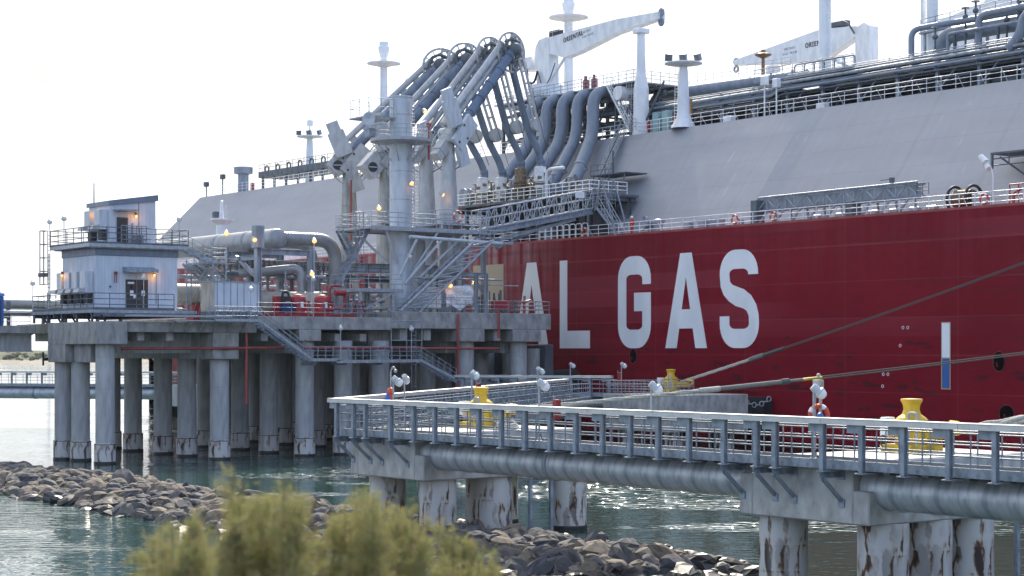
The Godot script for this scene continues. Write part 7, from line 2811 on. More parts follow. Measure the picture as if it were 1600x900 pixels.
func hook_unit(at: Vector3, label: String, turn := 0.0) -> Node3D:
	# quick release mooring hook with a capstan head on top
	var o := thing("mooring_hook", label, "mooring hook", at, "yellow mooring hooks")
	var g := Geo.new()
	g.block(at + Vector3(-0.85, 0, -0.85), at + Vector3(0.85, 0.28, 0.85), 0.05)
	g.lathe(at, UP, [[0.62, 0.28], [0.62, 1.1], [0.55, 1.2]], 22)
	part("pedestal", g, M.yellow_paint, o)
	g = Geo.new()
	g.lathe(at, UP, [[0.62, 1.2], [0.55, 1.28], [0.36, 1.42], [0.30, 1.6], [0.33, 1.78], [0.42, 1.95], [0.40, 2.0], [0.0, 2.02]], 22)
	part("capstan_head", g, M.yellow_paint, o)
	for k in 2:
		g = Geo.new()
		var d := Vector3(0.75, 0, -0.66).rotated(UP, 0.5 * k - 0.25)
		var s := d.cross(UP)
		for q in [-0.16, 0.16]:
			g.beam(at + d * 0.5 + s * q + UP * 0.72, at + d * 1.5 + s * q + UP * 0.72, 0.06, 0.42)
		g.pipe(Geo.bend([at + d * 1.2 + UP * 0.72, at + d * 1.85 + UP * 0.72, at + d * 1.9 + UP * 1.05, at + d * 1.45 + UP * 1.1], 0.25), 0.09, 8)
		g.tube(at + d * 1.15 - s * 0.25 + UP * 0.72, at + d * 1.15 + s * 0.25 + UP * 0.72, 0.12, -1, 10)
		part("hook", g, M.yellow_paint, o)
	g = Geo.new()
	g.block(at + Vector3(-0.95, 0.55, 0.2), at + Vector3(-0.6, 1.3, 0.75), 0.05)
	part("motor", g, M.lamp_white, o)
	g = Geo.new()
	g.pipe(Geo.bend([at + Vector3(-0.8, 0.5, 0.6), at + Vector3(-0.8, 0.15, 0.9), at + Vector3(-0.3, 0.1, 1.1)], 0.2), 0.05, 6)
	g.torus(at + Vector3(-0.75, 0.45, 0.72), Vector3.BACK, 0.14, 0.06, 12, 5)
	part("hose", g, M.cable_black, o)
	g = Geo.new()
	g.pipe(Geo.bend([at + Vector3(0.55, 0.28, 0.8), at + Vector3(0.55, 1.5, 0.8), at + Vector3(0.95, 1.5, 0.8), at + Vector3(0.95, 0.28, 0.8)], 0.12), 0.05, 6)
	part("hoop", g, M.galvanised_light, o)
	o.rotation.y = turn
	return o


func catwalk(label: String, a: Vector3, b: Vector3, tray_side: float, tray_top: float, posts: Array, tube_r := 0.7, far_rail := true, tube_from := -0.3) -> Node3D:
	# deck, side channels, handrails and a cable tray on posts along one edge; a and b are the ends of the centre line at deck level
	var o := thing("catwalk", label, "catwalk", a.lerp(b, 0.5) - UP * 1.5)
	var f := (b - a).normalized()
	var s := f.cross(UP).normalized() * tray_side   # towards the tray
	var len := (b - a).length()
	var g := Geo.new()
	g.beam(a - UP * 0.03, b - UP * 0.03, 1.5, 0.06)
	var m := int(len / 1.5)
	for k in m:
		var p := a + f * (k + 0.5) * len / m
		g.beam(p - s * 0.75 - UP * 0.12, p + s * 0.75 - UP * 0.12, 0.12, 0.12)
	part("deck_grating", g, M.grating_dark, o)
	for q in [-1.0, 1.0]:
		g = Geo.new()
		g.beam(a + s * 0.8 * q - UP * 0.1, b + s * 0.8 * q - UP * 0.1, 0.07, 0.32)
		part("side_channel", g, M.galvanised, o)
		if q > 0.0 or far_rail:
			g = Geo.new()
			g.rail([a + s * 0.78 * q + UP * 0.06, b + s * 0.78 * q + UP * 0.06], 1.1, 3, 1.0, 0.028)
			part("handrail", g, M.galvanised, o)
	if tube_r > 0.0:
		g = Geo.new()
		var c := UP * (0.28 + tube_r)
		g.tube(a - c + f * tube_from, b - c + f * 0.3, tube_r, -1, 30)
		var tb := part("support_tube", g, M.spiral_steel, o)
		g = Geo.new()
		for k in int(len / 1.9):
			var p := a - c + f * minf(len - 0.5, maxf(tube_from, 0.0) + 1.0 + k * 1.9)
			g.torus(p, (f + s * 0.35).normalized(), tube_r + 0.003, 0.012, 30, 4)
		part("spiral_seam", g, M.spiral_steel, tb)
		g = Geo.new()
		var p := a - c + f * len * 0.42
		g.tube(p - f * 0.1, p + f * 0.1, tube_r + 0.05, -1, 30)
		part("joint_ring", g, M.galvanised, tb)
	# cable tray with joints
	var t0 := s * 1.15
	g = Geo.new()
	var ta := Vector3(a.x, tray_top - 0.09, a.z) + t0
	var tb2 := Vector3(b.x, tray_top - 0.09, b.z) + t0
	var n := maxi(1, int(len / 5.8))
	for k in n:
		var p := ta.lerp(tb2, float(k) / n) + f * 0.012
		var q := ta.lerp(tb2, float(k + 1) / n) - f * 0.012
		g.beam(p, q, 0.52, 0.19)
		g.beam(p + UP * 0.1, q + UP * 0.1, 0.56, 0.02)
	part("cable_tray", g, M.tray_top, o)
	for x in posts:   # distances along the walkway
		var p: Vector3 = a + f * x + t0
		g = Geo.new()
		g.beam(Vector3(p.x, tray_top - 0.19, p.z), Vector3(p.x, a.y - 0.32, p.z), 0.05, 0.17)
		for e in [-1.0, 1.0]:
			var c: Vector3 = p + s * 0.0
			g.box(Vector3(c.x, (tray_top - 0.19 + a.y - 0.32) * 0.5, c.z) + s * 0.085 * e, Vector3(0.17, tray_top - 0.19 - a.y + 0.32, 0.025), Basis(f, UP, f.cross(UP)))
		g.box(Vector3(p.x, tray_top - 0.34, p.z) - f * 0.36 * signf(tray_side), Vector3(0.62, 0.28, 0.03), Basis(f, UP, f.cross(UP)))
		g.beam(p - UP * 0.33 - s * 0.5, p - UP * 0.33 + s * 0.16, 0.4, 0.04)
		part("tray_post", g, M.galvanised, o)
	return o


func lamp_proto() -> Node3D:
	var o := thing("walkway_lamp", "", "lamp post", Vector3.ZERO, "white floodlights on short poles along the catwalks")
	var g := Geo.new()
	g.tube(Vector3(0, 0, 0), Vector3(0, 2.35, 0), 0.04, -1, 8)
	g.box(Vector3(0, 0.02, 0), Vector3(0.22, 0.04, 0.22))
	part("pole", g, M.galvanised_light, o)
	g = Geo.new()
	var ax := Vector3(0.75, -0.66, 0)
	var c := Vector3(0.1, 2.42, 0)
	g.lathe(c, ax, [[0.0, -0.2], [0.13, -0.19], [0.15, -0.1], [0.15, 0.06], [0.21, 0.1], [0.215, 0.15]], 18)
	part("housing", g, M.lamp_shell, o)
	g = Geo.new()
	g.lathe(c, ax, [[0.2, 0.145], [0.195, 0.22], [0.16, 0.33], [0.1, 0.39], [0.0, 0.4]], 18)
	part("lens", g, M.lamp_white, o)
	g = Geo.new()
	g.pipe(Geo.bend([Vector3(0.05, 0.3, 0.03), Vector3(0.14, 0.05, 0.04), Vector3(0.3, 0.03, 0.1), Vector3(0.4, -0.35, 0.1)], 0.15), 0.018, 5)
	part("cable", g, M.cable_black, o)
	return o


func build_walkways() -> void:
	var z := -48.6
	var d_bend := dolphin(-77.6, -71.2, "concrete mooring dolphin at the bend of the catwalks, with rusty piles", [Vector2(-72.4, -49.2), Vector2(-76.9, -49.3), Vector2(-72.3, -52.4), Vector2(-71.7, -56.5), Vector2(-76.4, -55.8), Vector2(-74.5, -53.4)], Vector3(-70.95, 0.1, -53.6))
	var d_near := dolphin(-50.2, -43.8, "nearest concrete mooring dolphin with rust streaked piles at the right", [Vector2(-49.2, -48.9), Vector2(-44.6, -49.2), Vector2(-44.7, -51.6), Vector2(-44.7, -53.9), Vector2(-49.0, -55.6)], Vector3(-43.4, 0.1, -55.0))
	dolphin(-21.0, -14.6, "concrete mooring dolphin beyond the right end of the near catwalk", [Vector2(-20.0, -49.2), Vector2(-15.4, -49.2), Vector2(-20.0, -55.5), Vector2(-15.4, -55.5)], Vector3(-14.2, 0.1, -53.6))
	# brackets that carry the tray posts past the concrete
	var post_x := [-77.3, -75.75, -74.7, -72.5, -50.0, -48.3, -47.35, -45.05]
	for x in post_x:
		var g := Geo.new()
		var zt := z + 1.95
		g.ibeam(Vector3(x, 4.52, zt + 0.15), Vector3(x, 4.52, -47.6), 0.16, 0.22)
		g.beam(Vector3(x, 4.4, zt), Vector3(x, 3.55, -47.62), 0.12, 0.12)
		g.box(Vector3(x, 3.5, -47.57), Vector3(0.3, 0.28, 0.05))
		g.box(Vector3(x, 4.5, -47.57), Vector3(0.32, 0.36, 0.05))
		part("bracket", g, M.galvanised, d_bend if x < -60.0 else d_near)
	# near catwalk, in two spans along the ship
	var posts := []
	for x in [-77.3, -75.75, -74.7, -72.5, -70.55, -68.85, -67.15, -65.45, -63.8, -62.1, -60.4, -58.7, -57.0, -55.3, -53.65, -51.9]:
		posts.append(x + 77.8)
	catwalk("near catwalk span on a fat steel tube between the two dolphins", Vector3(-77.8, 4.98, z + 0.8), Vector3(-50.9, 4.98, z + 0.8), 1.0, 6.48, posts, 0.0, true)
	posts = []
	for x in [-50.0, -48.3, -47.35, -45.05, -43.25, -41.4, -39.5, -37.65, -35.8, -33.9, -32.1, -30.2, -28.3, -26.4, -24.5, -22.6]:
		posts.append(x + 50.9)
	var cw := catwalk("nearest catwalk span over the right dolphin with a fat steel tube below", Vector3(-50.89, 4.98, z + 0.8), Vector3(-15.0, 4.98, z + 0.8), 1.0, 6.48, posts, 0.0, true)
	# the tubes that carry the spans rest on the ledges of the dolphins
	for s in [[-71.9, -50.0, "spiral welded steel tube that carries the catwalk between the two dolphins"], [-44.5, -20.3, "spiral welded steel tube at the right below the nearest catwalk"]]:
		var tb := thing("support_tube", s[2], "steel tube", Vector3(s[0], 4.0, z), "catwalk tubes")
		var g := Geo.new()
		g.tube(Vector3(s[0], 4.0, z), Vector3(s[1], 4.0, z), 0.71, -1, 40)
		part("shell", g, M.spiral_steel, tb)
		g = Geo.new()
		var x: float = s[0] + 1.4
		while x < s[1]:
			g.torus(Vector3(x, 4.0, z), Vector3(1, 0.0, 0.42), 0.745, 0.012, 36, 4)
			x += 1.55
		part("spiral_seam", g, M.spiral_steel, tb)
		g = Geo.new()
		g.tube(Vector3(-62.6, 4.0, z) if s[0] < -60 else Vector3(-33, 4.0, z), Vector3(-62.35, 4.0, z) if s[0] < -60 else Vector3(-32.75, 4.0, z), 0.75, -1, 36)
		part("joint_ring", g, M.steel_grey, tb)
		g = Geo.new()
		x = s[0] + 1.2
		while x < s[1] - 0.5:
			g.box(Vector3(x, 4.66, z), Vector3(0.3, 0.2, 1.3))
			x += 1.69
		part("saddle", g, M.galvanised, tb)
	# diagonal catwalk from the bend to the breasting dolphin, and the one from the platform stair
	var p0 := Vector3(-76.4, 4.98, -46.9)
	var f2 := Vector3(-0.664, 0, -0.747)
	posts = []
	for k in 36:
		posts.append(2.4 + k * 1.72)
	catwalk("diagonal catwalk from the bend out to the dolphin at the ship's side", p0 + f2 * 1.0, p0 + f2 * 65.0, -1.0, 6.46, posts, 0.6, true, 17.0)
	posts = []
	for k in 9:
		posts.append(0.8 + k * 1.7)
	catwalk("short far catwalk from the platform stair to the dolphin at the ship's side", Vector3(-132.6, 5.2, -92.6), Vector3(-119.6, 5.2, -99.5), 1.0, 6.7, posts, 0.45, true)
	posts = []
	for k in 22:
		posts.append(1.0 + k * 2.05)
	catwalk("distant catwalk on a steel tube beyond the platform piles", Vector3(-194.5, 4.85, -97.0), Vector3(-232.0, 4.85, -69.5), 1.0, 6.35, posts, 0.72, false)
	# distant dolphin seen between the piles
	var fd := thing("breasting_dolphin", "distant concrete dolphin seen between the platform piles", "mooring dolphin", Vector3(-191, 0, -100))
	var g := Geo.new()
	g.block(Vector3(-195.5, 2.4, -105.5), Vector3(-187.0, 4.9, -95.6), 0.05)
	part("pile_cap", g, M.pile_concrete, fd)
	for p in [[-194.3, -97.0], [-194.3, -104.0], [-188.2, -97.0], [-188.2, -104.0]]:
		g = Geo.new()
		g.lathe(Vector3(p[0], 0, p[1]), UP, [[0.85, -1], [0.85, 2.5]], 20)
		part("pile", g, M.rusty_coating, fd)
	g = Geo.new()
	g.rail([Vector3(-195.3, 4.9, -95.8), Vector3(-187.2, 4.9, -95.8), Vector3(-187.2, 4.9, -105.3)], 1.1, 3, 1.5, 0.03)
	part("handrail", g, M.galvanised, fd)

	# ---- breasting dolphin against the ship
	var bd := thing("breasting_dolphin", "concrete breasting dolphin with fender close against the red hull", "mooring dolphin", Vector3(-115, 0, -101))
	g = Geo.new()
	g.block(Vector3(-119.0, 2.3, -106.0), Vector3(-110.7, 5.25, -97.4), 0.05)
	part("pile_cap", g, M.concrete, bd)
	for p in [[-117.6, -99.0], [-112.2, -99.0], [-117.6, -104.4], [-112.2, -104.4]]:
		g = Geo.new()
		g.lathe(Vector3(p[0], 0, p[1]), UP, [[0.9, -1], [0.9, 2.4]], 22)
		part("pile", g, M.rusty_coating, bd)
	g = Geo.new()
	g.span(Vector3(-117.5, 1.6, -109.4), Vector3(-112.4, 4.9, -110.35))
	g.tube(Vector3(-115, 3.4, -106.0), Vector3(-115, 3.4, -109.4), 1.1, 1.3, 20)
	part("fender", g, M.rubber, bd)
	g = Geo.new()
	for k in 7:
		g.torus(Vector3(-111.2, 4.55 - 0.35 * sin(k / 6.0 * PI) + 0.04 * k, -106.3 - k * 0.42), Vector3(1, 0, 0.3) if k % 2 == 0 else UP, 0.2, 0.055, 12, 5)
	part("chain", g, M.galvanised_light, bd)
	g = Geo.new()
	g.rail([Vector3(-118.8, 5.25, -97.6), Vector3(-110.9, 5.25, -97.6), Vector3(-110.9, 5.25, -100.2)], 1.1, 5, 0.5, 0.028)
	g.rail([Vector3(-118.8, 5.25, -97.6), Vector3(-118.8, 5.25, -105.8)], 1.1, 3, 1.0, 0.028)
	part("handrail", g, M.galvanised, bd)
	hook_unit(Vector3(-116.4, 5.25, -102.6), "yellow mooring hook on the dolphin by the red hull")
	hook_unit(Vector3(-75.6, 4.97, -54.0), "yellow mooring hook on the dolphin at the bend of the catwalks")
	hook_unit(Vector3(-47.7, 4.97, -54.2), "yellow mooring hook on the nearest dolphin, largest of the three")
	ropes()
	lamps_and_posts()


func rope(called: String, label: String, a: Vector3, b: Vector3, bits: Array, group := "") -> void:
	# bits: [from, to, radius, material, strands, name]
	var o := thing(called, label, "mooring line", a, group)
	var d := b - a
	var sag := func(t: float) -> Vector3: return a + d * t - UP * 0.35 * 4.0 * t * (1.0 - t)
	for q in bits:
		var g := Geo.new()
		for s in q[4]:
			var pts := []
			for k in 13:
				var t: float = lerpf(q[0], q[1], k / 12.0)
				var off: Vector3 = UP * (0.11 * (s - (q[4] - 1) * 0.5))
				if q[4] > 2:
					off = Vector3(sin(t * 90.0 + s * 2.1), cos(t * 90.0 + s * 2.1), 0) * 0.06
				pts.append(sag.call(t) + off)
			g.pipe(pts, q[2], 8)
		part(q[5], g, M[q[3]], o)


func ropes() -> void:
	rope("mooring_line", "upper mooring line from the dolphin at the hull up to the ship's deck", Vector3(-117.0, 6.15, -104.2), Vector3(-71.5, 19.4, -110.75), [
		[0.0, 0.16, 0.085, "rope_white", 3, "eye_splice"], [0.16, 0.19, 0.2, "rope_grey", 1, "splice"], [0.19, 0.235, 0.14, "rope_dark", 1, "chafe_sleeve"], [0.235, 1.0, 0.04, "rope_dark", 2, "line"]], "mooring lines")
	rope("mooring_line", "lower mooring line passing over the near catwalk to the ship's side", Vector3(-75.2, 5.75, -54.4), Vector3(-62.0, 11.45, -110.4), [
		[0.0, 0.205, 0.065, "rope_white", 3, "eye_splice"], [0.205, 0.226, 0.15, "rope_white", 1, "splice"], [0.226, 0.296, 0.125, "rope_grey", 1, "chafe_sleeve"], [0.292, 0.300, 0.17, "rope_dark", 1, "whipping"], [0.30, 0.315, 0.09, "rope_grey", 1, "tail"], [0.315, 0.336, 0.08, "yellow_paint", 1, "yellow_marker"], [0.336, 1.0, 0.035, "rope_dark", 2, "line"]], "mooring lines")
	var o := thing("mooring_line", "thick frayed white rope bundle leaving the nearest mooring hook to the right", "mooring line", Vector3(-46.4, 5.7, -55.2))
	for s in 4:
		var g := Geo.new()
		var pts := []
		for k in 25:
			var t := k / 24.0
			var p := Vector3(-46.4, 5.72, -55.2).lerp(Vector3(-24.0, 8.6, -71.0), t)
			p += Vector3(0, sin(t * 40.0 + s * 1.7), cos(t * 34.0 + s * 2.3)) * (0.12 if t > 0.04 else 0.03) + UP * 0.5 * sin(minf(t * 4.0, 1.0) * PI * 0.5)
			pts.append(p)
		g.pipe(pts, 0.085, 8)
		part("strand", g, M.rope_white, o)
	# loose flakes of rope on the dolphin at the bend
	var q := thing("rope_coil", "pale mooring rope lying in a heap on the deck right of the bend", "rope", Vector3(-71.8, 5.0, -53.0))
	for s in 3:
		var g := Geo.new()
		g.torus(Vector3(-72.6, 5.05 + s * 0.12, -53.4), Vector3(0.1 * s, 1, 0.1), 0.55 - 0.06 * s, 0.07, 24, 7)
		part("turn", g, M.rope_white, q)


func lamps_and_posts() -> void:
	var proto := lamp_proto()
	var spots := [
		[-36.6, -47.2, 5.0, 0.2, "white walkway lamp at the right edge, beside the frayed rope bundle"],
		[-46.3, -47.5, 5.0, 0.1, "white walkway lamp next to the ring buoy stand on the nearest dolphin"],
		[-54.7, -47.2, 5.0, 0.1, "white walkway lamp midway along the near catwalk, in front of the lower mooring line"],
		[-62.0, -47.3, 5.0, 0.2, "white walkway lamp over a red extinguisher behind the near catwalk tray"],
		[-74.2, -47.9, 5.0, 0.3, "white walkway lamp beside the red and blue post at the bend of the catwalks"],
		[-78.6, -51.4, 5.0, 2.6, "white walkway lamp just right of the bend, standing on the diagonal catwalk"],
		[-88.0, -62.2, 5.0, 0.2, "white walkway lamp third along the diagonal catwalk"],
		[-93.3, -66.0, 5.0, 0.3, "white walkway lamp in front of the platform's right piles"],
		[-104.4, -79.6, 5.0, 0.2, "white walkway lamp on the diagonal catwalk below the letter L"],
		[-109.3, -83.2, 5.0, 0.2, "white walkway lamp on the diagonal catwalk below the letter G"],
		[-117.2, -97.9, 5.25, 0.2, "white walkway lamp at the head of the diagonal catwalk, nearest the hull"],
		[-124.6, -98.4, 5.2, 0.2, "white walkway lamp on the short far catwalk by the hull"]]
	for k in spots.size():
		var s: Array = spots[k]
		var o := proto if k == 0 else copy(proto, "walkway_lamp", s[4], Vector3.ZERO)
		o.position = Vector3(s[0], s[2], s[1])
		o.rotation.y = 0.9 + s[3] * 0.5
		o.set_meta("label", s[4])
	# ring buoy stand on the nearest dolphin
	var st := thing("buoy_stand", "post with orange ring buoy and blue bag on the nearest dolphin", "ring buoy stand", Vector3(-46.75, 4.97, -48.3))
	var g := Geo.new()
	g.tube(st.position, st.position + UP * 2.1, 0.06, -1, 8)
	g.tube(st.position + Vector3(-0.14, 0, 0.12), st.position + Vector3(-0.14, 2.75, 0.12), 0.035, -1, 7)
	g.block(st.position + Vector3(-0.2, 2.45, -0.05), st.position + Vector3(0.15, 2.8, 0.22), 0.03)
	g.ball(st.position + Vector3(0.0, 2.95, 0.1), 0.08, 8)
	g.tube(st.position + Vector3(-0.5, 0.9, 0.1), st.position + Vector3(0.2, 0.9, 0.1), 0.03, -1, 6)
	part("post", g, M.cream_steel, st)
	var rb := ring_buoy(st.position + Vector3(0.12, 1.55, 0.2), Vector3(0.8, 0, 0.6), 0.31)
	var o := part("ring_buoy", rb[0], M.orange_red, st)
	part("band", rb[1], M.white_paint, o)
	g = Geo.new()
	g.ball(st.position + Vector3(0.2, 1.38, 0.22), 0.17, 10, Vector3(1, 1.6, 0.8))
	part("blue_bag", g, M.blue_plastic, st)
	# second stand at the bend
	st = thing("buoy_stand", "post with red and blue rescue bag at the bend of the catwalks", "ring buoy stand", Vector3(-74.9, 4.97, -48.2))
	g = Geo.new()
	g.pipe(Geo.bend([st.position, st.position + UP * 2.9, st.position + Vector3(0.25, 3.1, 0), st.position + Vector3(0.4, 2.9, 0)], 0.2), 0.04, 7)
	g.ball(st.position + Vector3(0.42, 2.86, 0), 0.09, 8)
	part("post", g, M.galvanised_light, st)
	g = Geo.new()
	g.ball(st.position + Vector3(0.15, 1.85, 0.1), 0.2, 10, Vector3(1, 1.2, 1))
	g.tube(st.position + Vector3(0.15, 1.2, 0.1), st.position + Vector3(0.15, 1.75, 0.1), 0.17, -1, 10)
	part("red_bag", g, M.orange_red, st)
	g = Geo.new()
	g.ball(st.position + Vector3(0.12, 1.55, 0.22), 0.17, 10, Vector3(1, 1.7, 1))
	part("blue_bag", g, M.blue_plastic, st)
	for s in [[-61.7, -48.0, 5.0, "red fire extinguisher box on the near catwalk below a lamp"], [-96.0, -68.4, 5.0, "red fire extinguisher box on the diagonal catwalk before the platform piles"], [-118.3, -98.6, 5.25, "red fire extinguisher box at the head of the diagonal catwalk"]]:
		g = Geo.new()
		g.block(Vector3(s[0] - 0.14, s[2] + 0.9, s[1] - 0.14), Vector3(s[0] + 0.14, s[2] + 1.75, s[1] + 0.14), 0.03)
		var e := single("extinguisher_box", g, M.red_paint, s[3], "extinguisher box", Vector3(s[0], s[2], s[1]), "extinguisher boxes")
		g = Geo.new()
		g.tube(Vector3(s[0] - 0.2, s[2], s[1]), Vector3(s[0] - 0.2, s[2] + 1.9, s[1]), 0.03, -1, 6)
		part("stand", g, M.galvanised_light, e)


# ---------------------------------------------------------------- people and small far things
func body_net(bones: Array, cell: float) -> Geo:   # tapered capsules joined smoothly, meshed as surface nets; bones: [a, b, ra, rb]
	var lo := Vector3.ONE * 1e9
	var hi := Vector3.ONE * -1e9
	for b in bones:
		for e in 2:
			lo = lo.min(b[e] - Vector3.ONE * (b[2 + e] + 0.06))
			hi = hi.max(b[e] + Vector3.ONE * (b[2 + e] + 0.06))
	var nx := int((hi.x - lo.x) / cell) + 2
	var ny := int((hi.y - lo.y) / cell) + 2
	var nz := int((hi.z - lo.z) / cell) + 2
	var field := PackedFloat32Array()
	field.resize(nx * ny * nz)
	for i in nx:
		for j in ny:
			for k in nz:
				var p := lo + Vector3(i, j, k) * cell
				var acc := 0.0
				for b in bones:
					var a: Vector3 = b[0]
					var d: Vector3 = b[1] - a
					var t := clampf((p - a).dot(d) / d.length_squared(), 0.0, 1.0)
					var q := p.distance_to(a + d * t) - lerpf(b[2], b[3], t)
					acc += exp(-q * 60.0)
				field[(i * ny + j) * nz + k] = -log(maxf(acc, 1e-30)) / 60.0
	var at := {}
	var g := Geo.new()
	for i in nx - 1:
		for j in ny - 1:
			for k in nz - 1:
				var s := Vector3.ZERO
				var m := 0
				var neg := 0
				for c in 8:
					if field[((i + (c & 1)) * ny + j + ((c >> 1) & 1)) * nz + k + ((c >> 2) & 1)] < 0.0:
						neg += 1
				if neg == 0 or neg == 8:
					continue
				for c in 8:
					for ax in 3:
						if (c >> ax) & 1:
							continue
						var c2 := c | (1 << ax)
						var f0 := field[((i + (c & 1)) * ny + j + ((c >> 1) & 1)) * nz + k + ((c >> 2) & 1)]
						var f1 := field[((i + (c2 & 1)) * ny + j + ((c2 >> 1) & 1)) * nz + k + ((c2 >> 2) & 1)]
						if (f0 < 0.0) != (f1 < 0.0):
							var w := f0 / (f0 - f1)
							var v0 := Vector3(c & 1, (c >> 1) & 1, (c >> 2) & 1)
							var v1 := Vector3(c2 & 1, (c2 >> 1) & 1, (c2 >> 2) & 1)
							s += v0.lerp(v1, w)
							m += 1
				at[Vector3i(i, j, k)] = lo + (Vector3(i, j, k) + s / m) * cell
	var grad := func(p: Vector3) -> Vector3:
		var c := Vector3i(((p - lo) / cell).round()).clamp(Vector3i.ONE, Vector3i(nx - 2, ny - 2, nz - 2))
		return Vector3(field[((c.x + 1) * ny + c.y) * nz + c.z] - field[((c.x - 1) * ny + c.y) * nz + c.z], field[(c.x * ny + c.y + 1) * nz + c.z] - field[(c.x * ny + c.y - 1) * nz + c.z], field[(c.x * ny + c.y) * nz + c.z + 1] - field[(c.x * ny + c.y) * nz + c.z - 1]).normalized()
	for i in range(1, nx - 1):
		for j in range(1, ny - 1):
			for k in range(1, nz - 1):
				var f0 := field[(i * ny + j) * nz + k]
				for ax in 3:
					var e := Vector3i.ZERO
					e[ax] = 1
					var f1 := field[((i + e.x) * ny + j + e.y) * nz + k + e.z]
					if (f0 < 0.0) == (f1 < 0.0):
						continue
					var u := Vector3i.ZERO
					u[(ax + 1) % 3] = 1
					var w := Vector3i.ZERO
					w[(ax + 2) % 3] = 1
					var c := Vector3i(i, j, k)
					var ids := [c, c - u, c - u - w, c - w]
					if ids.all(func(q): return at.has(q)):
						var p := []
						var n := []
						for q in ids:
							p.append(at[q])
							n.append(grad.call(at[q]))
						g.tri(p[0], p[1], p[2], n[0], n[1], n[2])
						g.tri(p[0], p[2], p[3], n[0], n[2], n[3])
	return g


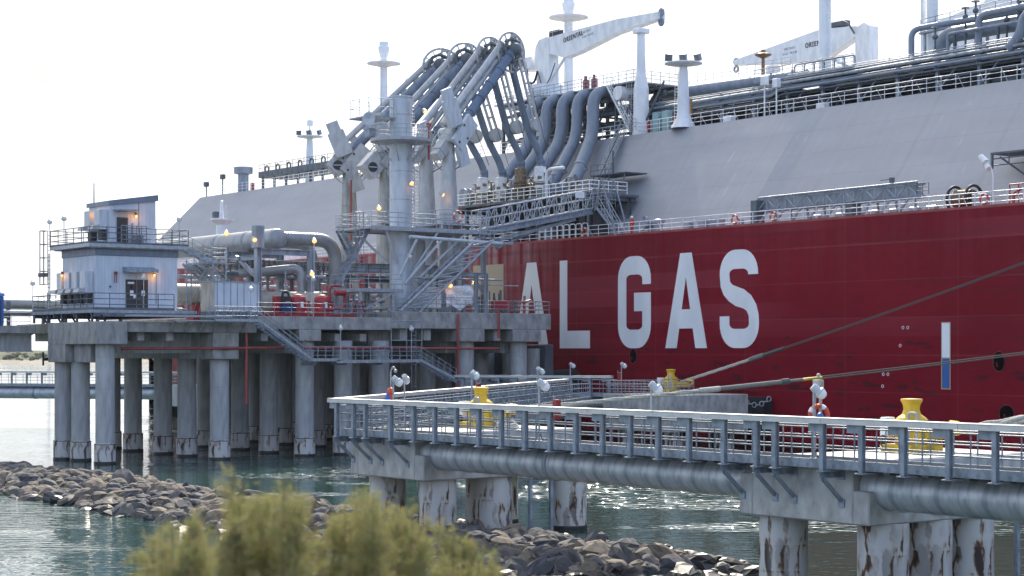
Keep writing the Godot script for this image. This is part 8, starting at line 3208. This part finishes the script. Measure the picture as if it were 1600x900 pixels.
func build_small_things() -> void:
	# a crewman by the rail
	var at := Vector3(-132.0, DECK, -111.55)
	var man := thing("person", "person in red overalls and white hard hat standing at the ship's rail", "person", at)
	var J := func(x: float, y: float, z: float) -> Vector3: return at + Vector3(x, y, z)
	var bones := [
		[J.call(0, 0.98, 0), J.call(0, 1.25, 0), 0.155, 0.165], [J.call(0, 1.25, 0), J.call(0, 1.42, -0.01), 0.165, 0.13],
		[J.call(-0.13, 1.42, 0), J.call(0.13, 1.42, 0), 0.1, 0.1],
		[J.call(-0.09, 0.95, 0), J.call(-0.11, 0.5, 0.02), 0.105, 0.075], [J.call(-0.11, 0.5, 0.02), J.call(-0.11, 0.1, 0), 0.072, 0.055],
		[J.call(0.09, 0.95, 0), J.call(0.11, 0.5, 0.03), 0.105, 0.075], [J.call(0.11, 0.5, 0.03), J.call(0.12, 0.1, 0), 0.072, 0.055],
		[J.call(-0.2, 1.4, 0), J.call(-0.27, 1.12, 0.0), 0.062, 0.052], [J.call(-0.27, 1.12, 0.0), J.call(-0.24, 0.88, 0.1), 0.05, 0.04],
		[J.call(0.2, 1.4, 0), J.call(0.26, 1.14, 0.0), 0.062, 0.052], [J.call(0.26, 1.14, 0.0), J.call(0.2, 1.0, 0.2), 0.05, 0.04]]
	part("overalls", body_net(bones, 0.028), M.coverall, man)
	var head := [[J.call(0, 1.42, 0), J.call(0, 1.55, 0.01), 0.055, 0.055], [J.call(0, 1.6, 0.015), J.call(0, 1.68, 0.0), 0.075, 0.092], [J.call(0, 1.61, 0.08), J.call(0, 1.64, 0.095), 0.014, 0.01], [J.call(-0.09, 1.62, 0), J.call(-0.09, 1.65, 0), 0.014, 0.014], [J.call(0.09, 1.62, 0), J.call(0.09, 1.65, 0), 0.014, 0.014]]
	for s in [-1.0, 1.0]:   # hands: palm, four fingers and a thumb, half closed
		var w: Vector3 = J.call(-0.24, 0.88, 0.1) if s < 0 else J.call(0.2, 1.0, 0.2)
		head.append([w, w + Vector3(0, -0.06, 0.04), 0.034, 0.034])
		for k in 4:
			var b := w + Vector3((k - 1.5) * 0.018, -0.08, 0.055)
			head.append([b, b + Vector3(0, -0.045 + 0.006 * absf(k - 1.5), 0.0), 0.01, 0.009])
			head.append([b + Vector3(0, -0.045, 0.0), b + Vector3(0, -0.065, -0.02), 0.009, 0.008])
		head.append([w + Vector3(-s * 0.03, -0.03, 0.04), w + Vector3(-s * 0.05, -0.08, 0.06), 0.012, 0.01])
	part("skin", body_net(head, 0.012), M.skin, man)
	var g := Geo.new()
	g.ball(J.call(0, 1.7, 0.0), 0.125, 14, Vector3(1, 0.85, 1.1))
	g.lathe(J.call(0, 1.68, 0.02), UP, [[0.0, 0.0], [0.155, 0.0], [0.15, 0.02], [0.1, 0.03]], 16)
	part("hard_hat", g, M.white_paint, man)
	for s in [-1.0, 1.0]:
		g = Geo.new()
		g.ball(J.call(0.115 * s, 0.06, 0.05), 0.06, 10, Vector3(0.9, 0.9, 2.2))
		part("boot", g, M.steel_black, man)
	# lamp poles on the house's roof deck and balcony
	for s in [[-144.5, 17.28, -59.9, 2.1, "thin lamp pole at the left rear corner of the roof deck"], [-141.6, 17.28, -59.9, 2.2, "thin lamp pole at the middle of the roof deck's left side"], [-137.0, 17.28, -67.8, 2.2, "thin lamp pole at the right end of the roof deck"], [-134.7, 12.0, -63.6, 2.6, "white lamp pole in front of the double door"], [-133.6, 11.1, -72.5, 2.7, "white lamp pole in front of the ribbed metal shelter"], [-146.6, 12.0, -59.3, 2.4, "thin lamp pole at the left end of the lower balcony"], [-133.7, 11.6, -78.4, 3.2, "white lamp pole in front of the red tanks"], [-138.0, 16.2, -72.6, 2.4, "lit lamp pole on the landing of the house stair"], [-131.8, 8.0, -79.9, 2.7, "white lamp pole on the stair landing below the platform edge"], [-131.8, 8.0, -86.9, 2.7, "white lamp pole at the right end of the stair landing"]]:
		flood(Vector3(s[0], s[1] + s[3], s[2]), Vector3(0.9, 0, 0.4), s[4], s[4].begins_with("lit"), s[3])
	# faint tall aerial far away on the other shore
	var m := thing("radio_mast", "faint tall lattice mast far away on the horizon", "mast", Vector3(-1195, 2, -495))
	g = Geo.new()
	for k in 3:
		var d := Vector3(cos(TAU * k / 3), 0, sin(TAU * k / 3)) * 0.9
		g.tube(m.position + d, m.position + d * 0.6 + UP * 72, 0.22, -1, 5)
		for j in 24:
			var e := Vector3(cos(TAU * (k + 1) / 3), 0, sin(TAU * (k + 1) / 3)) * 0.8
			g.tube(m.position + d + UP * j * 3, m.position + e + UP * (j * 3 + 3), 0.09, -1, 4)
	part("lattice", g, M.galvanised_light, m)
